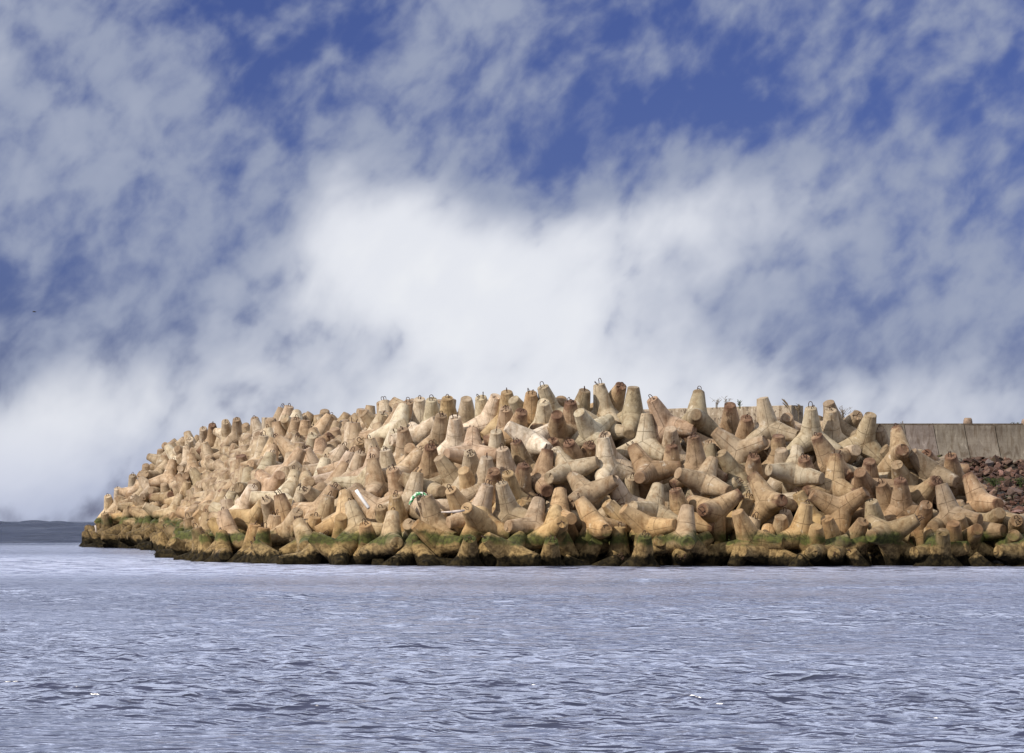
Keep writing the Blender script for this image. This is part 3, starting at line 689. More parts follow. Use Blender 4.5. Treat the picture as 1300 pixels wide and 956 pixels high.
-31.86,231.84,1.72,-0.482,0.068,-0.233,0.842,o,0,1,-1
1.31,167.38,6.35,-0.829,0.219,0.117,0.501,k,0,2,-1
-21.13,232.97,7.24,-0.834,-0.231,-0.184,0.467,r,0,1,-1
10.8,135.74,1.94,-0.3,-0.663,0.677,-0.109,o,1,2,158
-17.04,168.7,2.79,0.195,0.068,0.187,0.96,d,0,1,-1
-2.49,162.4,6.63,0.961,0.267,-0.044,0.064,s,0,0,-1
8.01,150.69,5.75,0.419,-0.111,0.189,0.881,k,0,0,-1
-16.91,208.92,7.48,-0.424,-0.001,0.137,0.895,k,0,1,-1
-24.83,234.57,7.15,-0.926,-0.253,0.272,0.074,s,0,1,-1
11.59,152.68,5.71,-0.021,0.559,-0.256,0.788,d,1,2,-1
-20.68,184.56,0.77,-0.914,0.245,0.069,0.315,o,0,1,-1
-23.94,211.92,2.02,-0.687,-0.032,-0.088,0.721,s,0,0,-1
27.98,132.25,0.01,0.495,0.365,-0.558,0.558,g,1,2,-1
-0.25,150.77,6.52,0.2,-0.378,-0.077,0.901,s,0,1,-1
-18.21,226.28,7.42,0.961,0.183,-0.037,0.205,k,0,1,-1
-9.92,150.4,3.77,0.48,-0.001,0.159,0.863,p,0,1,268
8.49,163.49,5.62,0.53,0.18,0.157,0.814,d,0,2,-1
-22.03,204.78,2.73,0.836,0.145,0.125,0.514,s,0,1,-1
-15.61,148.2,0.21,-0.388,-0.175,-0.003,0.905,d,0,1,200
-10.85,178.17,6.58,-0.824,0.163,-0.201,0.504,s,0,2,-1
-7.43,144.57,3.7,-0.873,-0.008,-0.292,0.39,s,0,1,150
-10.11,164.06,4.87,-0.718,0.424,0.414,-0.366,s,3,2,-1
-18.15,188.77,3.53,0.622,-0.588,-0.404,0.321,d,3,1,-1
-19.51,179.69,1.31,-0.972,-0.126,0.194,0.048,o,0,1,-1
-17.95,212.07,7.5,-0.954,0.243,-0.145,0.1,s,0,1,-1
-6.83,147.26,4.7,-0.447,-0.133,0.026,0.884,s,0,1,184
0.58,166.13,6.34,-0.613,-0.502,0.32,0.52,s,2,2,-1
-14.42,144.83,0.1,0.166,-0.088,0.233,0.954,o,0,1,76
-16.74,202.67,7.39,0.979,0.082,-0.129,0.133,s,0,1,-1
-31.08,224.03,1.23,-0.632,-0.21,-0.097,0.74,s,0,1,195
-10.6,160.49,5.13,0.511,-0.121,0.174,0.833,k,0,0,229
-21.25,212.09,4.86,-0.511,0.059,-0.297,0.804,s,0,1,-1
-16.62,183.39,4.53,-0.909,-0.003,0.254,0.33,s,0,1,-1
-22.83,219.71,6.5,-0.805,-0.151,0.075,0.569,p,0,1,221
-23.8,230.88,7.45,-0.312,0.068,-0.239,0.917,k,0,1,-1
-20,197.98,3.47,0.848,0.118,-0.123,0.502,p,0,0,-1
-11.88,151.05,3.53,-0.213,0.085,0.335,0.914,k,0,2,-1
-19.24,184.33,2.61,0.296,-0.698,-0.307,0.576,d,3,0,-1
-13.66,161.27,3.96,-0.799,-0.218,0.319,0.461,p,0,1,-1
-11.79,143.21,0.77,0.738,0.046,-0.004,0.674,s,0,2,182
-12.18,170.53,6.4,0.995,0.06,0.019,0.071,k,0,1,230
-4.96,133.4,0.03,0.367,0.126,0.203,0.899,s,0,1,78
17.49,154.59,4.43,0.306,0.097,0.084,0.943,b,0,1,-1
-10.27,171.38,6.07,-0.474,0.324,0.457,0.68,s,1,2,-1
-21.77,206.49,3.28,0.713,-0.229,0.054,0.66,p,0,1,-1
1.74,163.86,6.62,-0.897,0.11,0.233,0.359,k,0,2,-1
-21.55,186.4,0.66,0.94,-0.121,0.175,0.265,s,0,1,-1
-5.42,176.31,7.45,0.131,-0.088,-0.154,0.975,s,0,2,-1
3.34,161.83,6.58,0.964,0.11,-0.23,0.076,s,0,2,-1
-3.65,154,7.04,0.685,-0.134,-0.697,-0.164,d,1,2,-1
3.65,164.19,6.54,0.35,-0.139,-0.04,0.925,s,0,2,-1
30.04,134.65,1.14,-0.396,-0.161,0.022,0.904,b,0,1,-1
18.5,148.1,3.75,0.872,0.041,0.047,0.486,b,0,2,-1
15.97,157.79,5.26,-0.595,0.172,0.136,-0.773,b,0,1,-1
-0.88,160.47,6.4,-0.563,0.208,-0.322,0.732,r,0,2,-1
-0.08,172.22,6.79,-0.813,0.136,-0.368,0.43,p,0,1,-1
-26.3,222.7,5.22,0.881,-0.03,0.116,0.459,k,0,1,118
7,148.18,5.78,0.196,-0.166,-0.056,0.965,b,0,1,-1
-15.01,163.07,4.25,-0.901,-0.195,-0.025,0.386,r,0,0,231
-20.72,223.51,7.65,-0.531,0.511,-0.001,0.676,s,1,0,-1
-0.67,152.48,6.65,-0.358,0.313,-0.613,-0.63,s,2,2,-1
-23.43,224.84,6.9,0.975,0.193,0.027,0.11,k,0,0,-1
-5.49,162.36,7.87,0.067,0.458,0.039,0.885,s,0,1,-1
-6.18,171.68,7.34,0.424,0.103,-0.318,0.842,d,0,0,-1
-3.68,155.39,6.71,0.945,0.149,-0.275,0.094,s,0,1,-1
-18.7,195.1,4.75,0.632,0.107,-0.283,0.714,k,0,1,-1
-15.6,155.11,1.2,0.028,-0.116,0.077,0.99,s,0,1,-1
-18.7,175.16,1.53,-0.893,-0.133,-0.124,0.413,o,0,1,-1
7.5,145.55,5.83,-0.896,0.292,-0.138,-0.306,d,0,1,-1
-4.02,176.05,6.76,0.269,-0.168,0.038,0.948,k,0,1,-1
-28.2,224.15,2.92,0.619,-0.113,-0.402,0.666,s,0,1,272
-18.02,185.89,4.05,0.966,0.207,0.074,0.134,s,0,1,-1
-16.5,226.08,7.26,0.821,0.176,0.464,-0.282,d,0,2,-1
-20.95,217.92,7.15,-0.161,0.008,0.18,0.97,s,0,1,-1
4.63,158.72,6.44,-0.588,-0.361,0.229,0.687,p,0,1,-1
-24.3,207.87,0.76,0.815,0.166,-0.151,0.535,o,0,0,-1
8.4,161.94,5.57,-0.837,0.423,-0.174,0.3,k,0,2,-1
-17.23,168,1.75,-0.325,0.208,0.589,0.71,o,1,1,-1
-6.63,174.97,7.28,0.232,0.22,-0.088,0.943,s,0,1,-1
-26.07,221.02,3.7,0.836,-0.191,0.386,0.339,r,0,1,211
8.96,148.61,5.67,-0.301,0.246,-0.036,0.921,d,0,0,-1
-18.51,187.15,3.35,-0.94,0.055,-0.272,0.197,s,0,1,-1
-18.1,178.49,3.02,-0.702,-0.057,-0.235,0.669,p,0,1,-1
-11.9,167.93,6.01,0.006,-0.364,-0.294,0.884,p,0,1,-1
-4.8,144.62,4.98,-0.007,0.087,0.532,-0.842,k,3,1,192
-11.32,169.67,5.96,-0.76,0.008,0.162,0.629,k,0,2,-1
33.19,134.41,1.3,0.844,0.022,-0.223,0.488,b,0,2,-1
-12.66,181.22,7.05,-0.829,-0.089,0.283,0.474,r,0,1,-1
-0.87,132.51,-0.06,0.926,-0.309,-0.09,0.197,o,0,1,172
-22.06,190.24,0.65,0.223,-0.267,0.268,0.898,s,0,0,-1
-19.68,214.06,6.15,-0.308,-0.325,0.025,0.894,d,0,1,-1
-27.05,228.95,5.77,0.784,0.094,-0.135,0.598,d,0,0,-1
3.59,131.37,-0.6,-0.439,0.867,0.181,0.149,o,1,2,114
3.51,167.55,6.59,-0.811,-0.285,-0.122,0.496,r,0,1,-1
-24.14,214.24,1.78,0.849,-0.162,0.278,0.419,o,0,1,-1
-14.5,158.99,3.39,-0.684,-0.145,0.064,0.712,s,0,1,-1
19.92,142.45,3.7,0.031,0.106,0.986,-0.125,g,3,2,-1
-22.28,234.25,7.54,-0.528,0.252,-0.086,0.806,s,0,1,-1
-30.21,225.8,2.16,-0.128,0.098,0.254,0.954,o,0,1,-1
17.71,151.73,4.52,0.234,-0.195,0.289,-0.908,d,0,1,-1
-17,181.08,4.22,0.6,0.121,-0.029,0.791,s,0,1,-1
-10.86,142.5,1.51,-0.688,0.415,0.294,0.518,s,1,1,67
-26.83,223.56,4.18,-0.971,0.171,-0.165,0.015,s,0,0,-1
-30.47,231.58,2.65,0.715,-0.235,-0.116,0.648,s,0,1,-1
-14.61,152.71,2.05,-0.805,0.01,0.505,0.311,s,1,1,283
-16.63,170.74,2.93,-0.607,0.035,0.125,0.784,p,0,0,-1
-7,161.27,6.55,0.04,-0.194,0.183,0.963,s,0,1,-1
-17.05,160.17,0.58,-0.882,-0.134,-0.358,0.275,d,0,1,-1
-14.08,154.71,3.43,-0.829,-0.051,0.047,0.555,p,0,0,-1
5.73,161.34,6.48,-0.415,-0.212,0.047,0.883,b,0,2,-1
-7.94,139.27,2.04,0.838,-0.2,0.078,0.503,o,0,1,85
-1.79,151.24,6.55,-0.611,-0.125,0.16,0.765,s,0,0,-1
-19.48,190.42,3.57,0.148,0.093,-0.355,0.919,r,0,1,-1
-15.9,185.54,6.69,-0.95,-0.173,-0.262,-0.002,k,0,2,-1
-22.59,203.65,1.94,0.823,-0.078,0.154,0.541,o,0,1,-1
-20.36,182.55,1.41,0.512,0.113,0.086,0.847,o,0,1,-1
-21.4,203.59,3.4,-0.905,0.195,0.17,0.337,s,0,1,-1
-29.35,230.54,4.51,0.023,0.037,0.091,0.995,p,0,1,-1
-6.43,167.18,7.71,-0.619,-0.284,-0.217,0.7,k,0,2,-1
-18.26,190.32,4.13,0.214,-0.462,0.107,0.854,s,0,1,-1
-23.09,212.63,3.02,-0.697,0.036,0.074,0.712,s,0,1,-1
15.38,149.93,5.09,-0.891,0.01,0.365,0.271,b,0,2,-1
-28.28,219.47,0.44,-0.893,-0.002,-0.397,0.211,o,0,1,164
-24.93,210.53,0.48,-0.842,0.168,0.184,0.479,o,0,1,-1
-16.48,206.91,7.43,-0.553,-0.179,0.206,0.787,p,0,1,-1
-11.37,148.89,3.14,-0.009,0.406,0.572,-0.712,s,3,2,288
-10.66,152.08,3.82,-0.898,-0.226,0.224,0.305,s,0,0,237
0.6,158,6.77,-0.911,0.341,-0.173,0.152,k,0,1,-1
-24.74,232.14,7.28,0.258,-0.024,0.354,0.899,k,0,1,-1
0.74,156.54,6.46,0.667,-0.209,0.113,0.706,r,0,2,-1
-11.84,184.23,7.3,-0.958,0.196,-0.074,0.198,s,0,1,-1
-17.03,158.68,1.01,0.94,0.217,0.099,0.246,s,0,1,249
-19.55,188.46,2.49,-0.455,-0.168,-0.239,0.841,d,0,1,-1
-8.64,175.34,7.26,0.703,-0.238,-0.282,0.608,s,0,1,-1
-12.01,164.88,5.42,0.876,0.164,0.295,0.345,k,0,1,-1
-18.95,178.12,1.62,-0.742,-0.005,0.029,0.669,s,0,1,-1
-20.5,189,1.57,0.96,0.005,-0.272,0.066,s,0,1,-1
-8.64,158.45,5.93,0.708,-0.176,0.061,0.682,p,0,0,281
-29.7,220.43,0.36,-0.905,0.299,-0.148,0.263,o,0,1,163
2.86,152.84,6.72,0.976,-0.15,-0.122,0.095,s,0,0,-1
-8.31,167.25,6.86,-0.661,0.194,0.301,0.659,s,0,1,-1
-22.91,229.41,7.45,0.226,-0.1,-0.184,0.951,p,0,1,-1
-21.12,221.92,7.44,-0.763,-0.173,-0.055,0.62,p,0,1,-1
11.07,154.76,5.83,-0.383,-0.315,-0.112,0.861,s,0,2,-1
17.88,143.32,4.11,-0.296,0.289,0.909,-0.056,s,1,1,-1
-31.2,235.01,2.79,0.981,0.176,0.059,0.062,s,0,1,-1
33.36,131.35,-0.76,-0.837,-0.079,-0.029,0.541,b,0,2,-1
-18.52,182.85,3.55,0.978,-0.044,0.139,0.151,s,0,1,-1
16.03,131.42,-0.64,-0.666,-0.29,0.062,0.684,r,0,1,169
-16.11,153.52,0.93,-0.463,0.034,0.108,0.879,d,0,1,201
7.61,153.42,5.57,0.715,0.163,0.04,0.679,d,0,0,-1
-3.54,172.27,6.78,0.499,-0.407,-0.19,0.742,s,0,1,-1
25.39,132.9,0.46,-0.642,0.052,-0.068,0.762,b,0,1,-1
-22.42,192.01,0.02,-0.795,-0.081,0.201,0.566,d,0,1,-1
-7.3,153.53,6.32,0.608,0.239,-0.024,0.757,s,0,1,236
-13.19,150.14,2.67,0.762,0.155,-0.179,0.603,r,0,1,-1
-9.3,141.8,1.75,-0.933,-0.021,-0.134,0.334,d,0,1,115
-15.85,172.57,4.55,0.227,0.052,0.015,0.972,s,0,1,-1
-11.95,160.29,5.52,-0.802,-0.08,0.376,0.458,k,0,2,174
0.98,160.17,6.55,-0.261,0.004,0.357,0.897,p,0,2,-1
-16.95,156.99,-0.2,-0.791,0.014,-0.05,0.61,s,0,1,-1
18.04,157.47,4.09,0.57,-0.457,0.574,0.371,r,3,1,-1
5.68,144.28,6.28,-0.936,0.046,0.345,0.054,k,0,1,294
-18.85,202.49,5.68,0.727,0.265,0.134,0.62,s,0,1,-1
-9.14,147.76,3.59,0.461,0.181,0.14,0.857,k,0,1,206
15.96,147.54,5.02,0.832,0.238,-0.095,0.492,d,0,0,-1
-16.2,166.62,2.43,0.576,-0.453,0.403,0.548,k,3,1,-1
-29.64,222.6,1.41,0.843,0.007,0.053,0.535,d,0,1,198
-20.39,225.27,7.59,-0.853,0.237,0.401,0.234,s,0,1,-1
-27.16,233.67,7.53,0.299,0.241,-0.797,-0.465,p,2,1,-1
4.4,160.3,6.65,-0.993,0.021,0.081,0.086,s,0,2,-1
-20.22,216.28,6.95,0.052,0.144,0.927,0.342,k,2,1,-1
-17.67,215.73,7.41,0.645,-0.644,0.176,0.372,s,3,1,-1
2.9,165.99,6.37,-0.907,0.125,0.166,0.365,k,0,1,-1
17.84,150.06,4.38,-0.116,0.057,0.256,0.958,d,0,1,-1
-17.91,195.67,5.92,-0.642,0.222,0.004,0.734,k,0,1,-1
-20,202.76,4.62,0.45,-0.01,0.093,0.888,s,0,1,-1
-16.74,164.79,2.2,-0.646,0.167,0.094,0.739,o,0,1,-1
-19.42,193.79,3.57,0.079,0.134,-0.228,0.961,k,0,1,-1
-4.47,163.91,7.11,0.237,0.421,-0.071,0.873,p,0,1,-1
-27.84,224.75,4.36,0.364,0.228,-0.366,-0.826,s,0,1,218
-15.5,158.07,2.53,-0.417,0.204,0.024,0.886,p,0,1,-1
-13.66,148.43,2.53,-0.935,-0.258,-0.203,0.132,p,0,1,147
-12.28,154.35,3.81,-0.908,0.148,-0.16,0.358,r,0,2,-1
-20.47,177.34,0.27,0.097,-0.126,0.422,0.893,s,0,1,-1
-23.4,197.48,0.52,-0.547,-0.18,0.116,0.809,o,0,1,-1
-14.41,175.67,6.76,-0.002,-0.06,-0.214,0.975,d,0,1,-1
-21.44,219.36,6.8,0.97,-0.128,-0.189,0.082,s,0,1,-1
4.89,166.98,6.46,-0.957,-0.005,-0.247,0.149,p,0,1,-1
16.48,145.18,4.99,-0.871,0.097,-0.198,0.438,d,0,2,-1
-17.74,200.91,6.55,-0.394,-0.244,0.886,-0.014,d,1,1,-1
31.76,133.5,0.52,-0.344,0.254,-0.091,0.899,b,0,2,-1
-16.89,219.38,7.49,-0.253,-0.111,0.035,0.96,s,0,1,-1
-21.64,197.88,1.98,0.976,0.214,0.036,-0.025,o,0,1,-1
4.87,132.99,0.22,-0.456,-0.02,-0.087,0.885,o,0,1,63
0.11,170.24,6.52,0.172,0.19,-0.961,-0.108,k,1,0,-1
5.95,153.03,6.08,0.281,0.243,-0.875,0.309,s,1,1,-1
5.87,159.23,6.04,0.366,0.126,0.253,0.887,d,0,1,-1
-14.61,167.04,5.16,0.473,-0.064,0.092,0.874,s,0,1,-1
1.36,150.78,6.42,-0.764,0.047,0.128,0.631,r,0,2,-1
-7.29,157.47,6.52,-0.44,0.37,-0.815,0.073,r,3,2,-1
-30.2,228.25,2.66,0.005,-0.279,-0.012,0.96,d,0,1,-1
8.53,144.11,5.41,0.837,-0.029,-0.106,0.536,s,0,1,-1
12.83,135.03,1.1,-0.457,-0.181,-0.186,0.851,s,0,1,276
-17.06,230.55,7.49,-0.05,0.525,0.75,-0.4,d,3,0,-1
-16.5,161.24,1.7,0.626,-0.251,0.041,0.737,s,0,1,-1
4.16,153.81,6.77,-0.181,-0.08,-0.328,0.924,k,0,2,-1
-11.35,182.65,7.69,0.808,-0.273,0.466,0.237,k,3,1,-1
-7.02,176.29,7.58,-0.221,-0.257,-0.011,0.941,k,0,1,-1
-16.99,178.47,4.44,0.349,0.163,0.318,0.866,k,0,1,-1
-20.7,208.83,4.38,-0.579,0.185,-0.016,-0.794,d,0,1,-1
-1.4,156.09,6.41,-0.386,-0.426,-0.751,-0.327,k,2,1,-1
-16.01,157.28,1.46,-0.661,-0.39,-0.382,-0.516,o,2,0,298
-21.9,208.8,3.9,0.967,-0.051,0.134,0.212,d,0,1,-1
-19.7,235.29,7.57,0.342,0.306,0.532,-0.711,s,3,2,-1
-15.53,166.11,3.96,0.989,-0.071,-0.128,-0.008,r,0,1,-1
33.53,132.72,0.37,0.67,0.6,-0.437,0.015,g,1,1,-1
-19.22,192.03,3.58,0.282,-0.212,-0.269,0.896,d,0,1,-1
-17.92,164.52,1.15,0.332,0.907,-0.052,-0.254,o,2,1,-1
-19.12,181.91,2.05,0.583,0.334,0.139,0.728,o,0,1,-1
-4.53,157.1,7.06,-0.956,0.259,-0.131,0.028,k,0,2,-1
-5.91,138.51,1.34,0.535,0.056,-0.273,0.797,d,0,1,228
-7.12,173.46,7.25,0.491,0.413,0.679,0.357,p,2,1,-1
12.43,130.87,-0.86,-0.626,0.062,-0.283,0.724,s,0,0,222
-23.55,215.96,3.03,-0.98,0.017,-0.078,0.183,k,0,1,-1
19.72,145.1,4,0.153,0.288,0.198,0.924,d,0,2,-1
10.03,131.79,-0.63,0.011,0.296,0.207,0.932,s,0,2,-1
-5.38,140.71,3.17,-0.537,-0.234,-0.125,0.801,k,0,2,141
-22.25,210.34,3.11,-0.443,0.029,0.151,0.883,d,0,1,-1
-18.65,171.28,0.85,0.778,0.306,-0.289,0.466,o,0,1,-1
-33.35,231.51,0.17,0.416,0.554,-0.356,0.627,o,1,1,-1
16.02,153.56,4.93,-0.65,0.561,0.226,0.46,d,1,1,-1
-22.28,214.51,4.56,0.404,0.258,0.045,0.876,k,0,1,-1
-17.56,166.18,1.58,0.113,-0.177,-0.251,0.945,s,0,1,-1
0.14,154.79,6.46,-0.492,-0.804,-0.191,-0.274,s,2,2,-1
-6.02,153.87,7.01,0.958,-0.099,0.229,0.143,s,0,1,-1
-22.98,206.2,2.02,0.403,-0.16,0.143,0.89,o,0,1,-1
-14.31,171.13,5.96,-0.539,0.025,0.098,0.836,p,0,1,292
-14.14,156.71,3.11,0.958,-0.12,0.239,0.106,p,0,0,-1
-3.51,167.1,6.27,-0.811,-0,0.106,0.576,r,0,1,-1
5.53,146.46,6.3,-0.438,-0.01,0.058,0.897,r,0,1,-1
-18.86,207.6,6.5,-0.431,0.063,-0.355,0.827,k,0,1,-1
-19.31,224.34,7.27,-0.938,-0.249,-0.101,0.219,k,0,1,-1
-9.88,169.68,6.38,0.919,0.287,0.038,0.269,d,0,0,-1
-15.96,184.29,5.69,0.579,0.693,0.419,-0.098,k,2,2,-1
-24.81,219.88,3.44,-0.301,-0.262,-0.07,0.914,k,0,1,-1
-10.29,159.08,4.79,0.665,0.327,-0.443,0.504,s,1,1,-1
-5.24,166.79,7.12,-0.332,-0.186,-0.116,0.918,d,0,2,-1
-18.53,222.94,7.09,-0.822,-0.039,0.033,0.568,k,0,1,-1
-18.38,193.66,4.94,0.216,0.193,0.067,0.955,p,0,1,-1
-18.93,164.77,0.07,-0.94,0.008,-0.027,0.34,d,0,1,-1
26.99,133.68,0.72,0.656,-0.139,-0.738,-0.084,g,1,1,-1
15.67,135.88,1.85,-0.015,-0.222,0.245,0.944,b,0,1,264
-25.09,209.18,0.01,-0.945,0.019,0.063,0.319,s,0,1,-1
-21.43,191.71,1.1,-0.95,-0.012,-0.027,0.31,o,0,1,-1
6.55,164.08,6.11,-0.459,0.118,-0.544,0.693,s,3,2,-1
-1.95,142.69,4.54,0.02,0.463,0.873,0.155,o,2,2,-1
-22.99,194.02,-0.07,-0.738,0.017,0.284,0.612,o,0,1,-1
9.61,137.55,2.91,-0.838,-0.064,-0.426,0.334,s,0,2,227
2.21,158.08,6.67,-0.03,0.773,0.562,-0.292,k,3,1,-1
-26.13,227.07,6.72,-0.735,-0.118,0.31,0.592,p,0,1,269
-23.32,208.19,1.93,-0.822,-0.061,-0.013,0.566,s,0,1,-1
-19.41,201.14,5.25,0.906,-0.185,0.219,0.311,s,0,1,-1
-4.11,160.97,7.2,-0.695,-0.051,-0.082,0.713,s,0,1,-1
-19.26,211.29,6.46,0.242,-0.138,0.024,0.96,k,0,1,-1
-13,151.94,3.42,0.425,-0.287,0.195,0.836,p,0,1,-1
-23.25,217.26,4.63,-0.197,-0.217,0.202,0.935,d,0,1,250
-7.59,177.98,7.4,-0.893,0.211,-0.363,0.165,k,0,0,-1
-17.64,184.22,3.84,-0.883,-0.295,0.132,0.339,s,0,1,-1
16.18,155.69,5.22,0.654,0.096,-0.265,0.702,b,0,1,-1
20.01,155.06,3.75,-0.614,0.355,-0.562,0.425,b,3,0,-1
-9.39,156.47,4.82,0.858,0.286,0.249,0.348,d,0,1,-1
-16.87,185.74,5.34,0.427,-0.038,-0.096,0.898,s,0,1,-1
-22.35,217.87,5.61,-0.715,-0.314,-0.127,0.612,k,0,1,-1
-21.07,201.5,3.16,-0.819,-0.106,-0.119,0.551,s,0,0,-1
7.03,136.26,1.87,0.451,-0.176,-0.136,-0.864,o,0,2,-1
14.39,139.4,3.95,-0.75,-0.369,0.165,0.523,o,0,1,-1
-8.61,152.5,4.85,0.038,0.194,-0.119,0.973,s,0,0,-1
-14.38,180.42,7.16,0.445,-0.018,0.337,0.829,d,0,1,-1
-16.03,150.15,0.24,0.571,0.231,-0.244,0.749,o,0,1,-1
1.33,133.04,-0.08,0.991,-0.076,0.104,0.048,s,0,2,-1
-22.08,215.76,3.95,0.676,-0.326,-0.14,0.645,p,0,0,-1
-20.88,205.07,3.96,0.161,-0.031,-0.288,0.943,s,0,1,-1
-24.68,204.84,0.14,0.79,-0.098,0.154,0.585,o,0,1,-1
-24.4,218.86,4.23,0.859,-0.202,-0.229,0.41,k,0,1,282
-14.55,177.12,6.29,0.572,-0.169,0.381,0.707,p,0,2,-1
-14.22,165.51,4.78,-0.051,-0.013,0.008,0.999,k,0,1,-1
-5.88,149.63,6.68,-0.739,0.26,0.101,0.613,p,0,0,72
-26.6,235.22,7.35,-0.487,-0.28,0.16,0.812,k,0,1,-1
8.11,160.47,5.64,0.609,-0.067,0.077,0.787,d,0,1,-1
-20.88,175.12,-0.19,0.557,-0.151,0.064,0.814,o,0,1,177
-33.5,229.93,-0.21,0.201,-0.175,0.185,0.946,o,0,0,-1
25.05,134.61,1.27,0.371,-0.154,0.084,0.912,r,0,2,-1
-23.94,200.71,-0.05,0.878,-0.148,0.083,0.447,s,0,1,-1
12.74,147.31,5.62,-0.841,-0.045,-0.243,0.482,d,0,1,-1
-16.83,213.76,7.27,-0.827,-0.368,0.413,0.097,k,1,1,-1
-7.28,168.97,7.52,-0.679,-0.202,-0.06,0.703,d,0,1,-1
-0.21,167.91,6.65,0.9,-0.25,0.013,0.357,k,0,2,-1
-21.13,213.56,4.91,-0.896,0.004,0.157,0.415,p,0,0,-1
-18.04,210.31,7.42,0.265,0.611,0.702,-0.252,s,3,2,-1
-0.62,134.32,0.87,0.035,0.172,-0.379,-0.909,o,0,1,-1
-5.46,174.38,7.29,-0.164,0.265,0.234,0.921,p,0,2,-1
-19.69,185.86,1.76,0.962,-0.154,-0.212,0.079,s,0,1,-1
-14.59,170.01,4.61,-0.489,0.356,-0.046,0.795,s,0,1,-1
-15.13,154.22,2.09,-0.788,-0.003,-0.138,0.6,s,0,1,247
-2.63,175,6.27,0.023,0.009,-0.069,0.997,k,0,1,-1
-18.16,205.2,7.57,-0.525,0.104,-0.313,0.784,s,0,1,-1
-1.32,166.67,6.66,0.371,0.436,-0.638,-0.515,k,2,1,-1
5.4,151.66,6.58,-0.453,-0.282,0.04,-0.845,d,0,1,-1
-13.44,182.75,7.23,0.75,-0.344,0.122,0.552,s,0,1,-1
11.7,151.3,5.77,-0.697,0.009,-0.014,0.716,b,0,2,-1
-11.35,140.27,-0.09,-0.182,0.923,0.324,-0.096,s,3,2,100
-11.09,174.07,6.57,0.962,-0.056,0.222,0.15,k,0,1,-1
-12.92,144.16,0.36,-0.982,-0.118,-0.079,0.124,o,0,1,143
-18.35,161.29,-0.07,-0.74,0.038,-0.232,0.63,o,0,1,248
-9.04,172.54,6.86,-0.205,0.238,0.066,0.947,k,0,1,-1
-25.8,231.19,7.24,-0.909,-0.332,-0.013,0.249,k,0,1,-1
-19.92,196.03,3.69,-0.525,-0.106,0.455,0.712,d,0,1,-1
-16.7,175.24,3.72,0.467,-0.003,-0.173,0.867,k,0,1,-1
-17.2,222.25,7.65,0.593,0.058,-0.053,0.801,k,0,2,-1
-18.25,203.19,6.8,-0.939,-0.056,-0.198,0.277,s,0,1,-1
-21.82,196.21,1.18,-0.483,0.034,-0.432,-0.761,s,0,1,-1
-13.74,173.55,6.46,0.978,0.021,-0.121,0.167,k,0,1,251
-16.87,162.73,1.75,0.968,-0.066,0.224,0.092,o,0,0,-1
-16.27,188.57,5.99,0.853,0.378,-0.352,-0.077,d,0,1,-1
-17.7,172.57,2.69,0.489,0.254,-0.075,0.831,p,0,1,-1
5.22,165.3,6.49,-0.068,-0.059,-0.196,0.976,r,0,1,-1
-7.12,158.96,6.82,0.448,-0.214,-0.328,0.804,k,0,0,240
-22.33,227.8,7.25,-0.311,0.012,-0.445,0.84,k,0,1,-1
14.02,135.76,1.95,-0.784,-0.181,0.142,0.577,o,0,1,157
-17.18,198.9,7.54,-0.038,-0.146,0.097,0.984,s,0,1,262
-18.01,224.75,7.74,0.279,-0.164,0.157,0.933,k,0,2,-1
-27.63,228.15,4.49,0.802,-0.14,-0.295,0.501,k,0,1,-1
-14.8,160.95,3.24,-0.926,-0.146,0.105,0.332,p,0,1,-1
-21.56,187.94,0.26,-0.156,-0.16,0.226,0.948,o,0,1,-1
-11.07,162.24,5.63,-0.476,-0.185,-0.31,0.802,p,0,1,266
-3.9,162.32,6.66,0.834,0.16,0.163,0.502,s,0,2,-1
-10.97,181.04,7.36,0.329,0.265,-0.012,0.906,k,0,1,-1
-9.77,161.86,4.94,-0.653,-0.109,0.012,0.75,s,0,1,-1
-11.85,153.23,4.49,0.371,0.257,0.051,0.891,k,0,0,131
-24.66,223.14,5.97,-0.159,-0.353,-0.168,0.907,p,0,1,-1
-16.39,159.93,2.37,0.952,0.185,0.246,0.015,d,0,1,234
-18.11,206.45,6.72,-0.863,-0.056,-0.14,0.482,k,0,1,-1
-27.71,220.18,2.25,0.208,0.363,-0.032,0.908,d,0,1,190
-4.82,147.63,6.22,0.878,0.228,0.402,-0.124,p,0,2,83
5.68,156.73,6.76,-0.684,0.066,-0.038,0.726,k,0,2,-1
8.97,142.25,5.85,0.48,0.056,0.024,0.875,d,0,2,-1
-23.21,199.96,0.91,-0.857,0.275,0.349,0.262,o,0,1,-1
-23.22,222.08,6.82,0.311,0.906,-0.167,0.233,s,1,0,-1
-10.03,175.35,6.55,0.936,-0.235,0.024,0.26,s,0,1,-1
-5.52,155.37,7.06,0.302,0.307,-0.065,0.9,s,0,1,-1
6.2,155.13,5.87,-0.079,0.074,-0.061,0.992,d,0,1,-1
1.58,145.36,6.26,-0.352,-0.213,0.193,0.891,k,0,1,-1
-27.93,231.27,5.51,-0.849,-0.108,-0.191,0.48,p,0,1,-1
-12.29,149.5,3.57,0.385,0.351,-0.342,0.782,k,1,1,94
2.03,169.08,6.47,-0.212,-0.248,0.159,0.932,k,0,1,-1
-8.16,142.86,2.71,0.6,0.416,-0.103,0.675,s,0,2,-1
-19.71,170.76,-0.2,-0.262,0.061,-0.053,0.962,s,0,1,-1
-14.32,148.07,1.08,0.292,0.685,0.498,-0.445,o,3,1,225
-17.68,169.82,1.55,-0.945,0.077,-0.055,0.314,o,0,0,-1
-9.99,173.11,6.16,0.813,-0.065,0.113,0.567,s,0,0,-1
-15.05,182.87,6.23,-0.794,0.255,-0.186,0.52,s,0,1,-1
-9.14,165.74,5.92,0.423,-0.204,0.28,0.838,s,0,1,-1
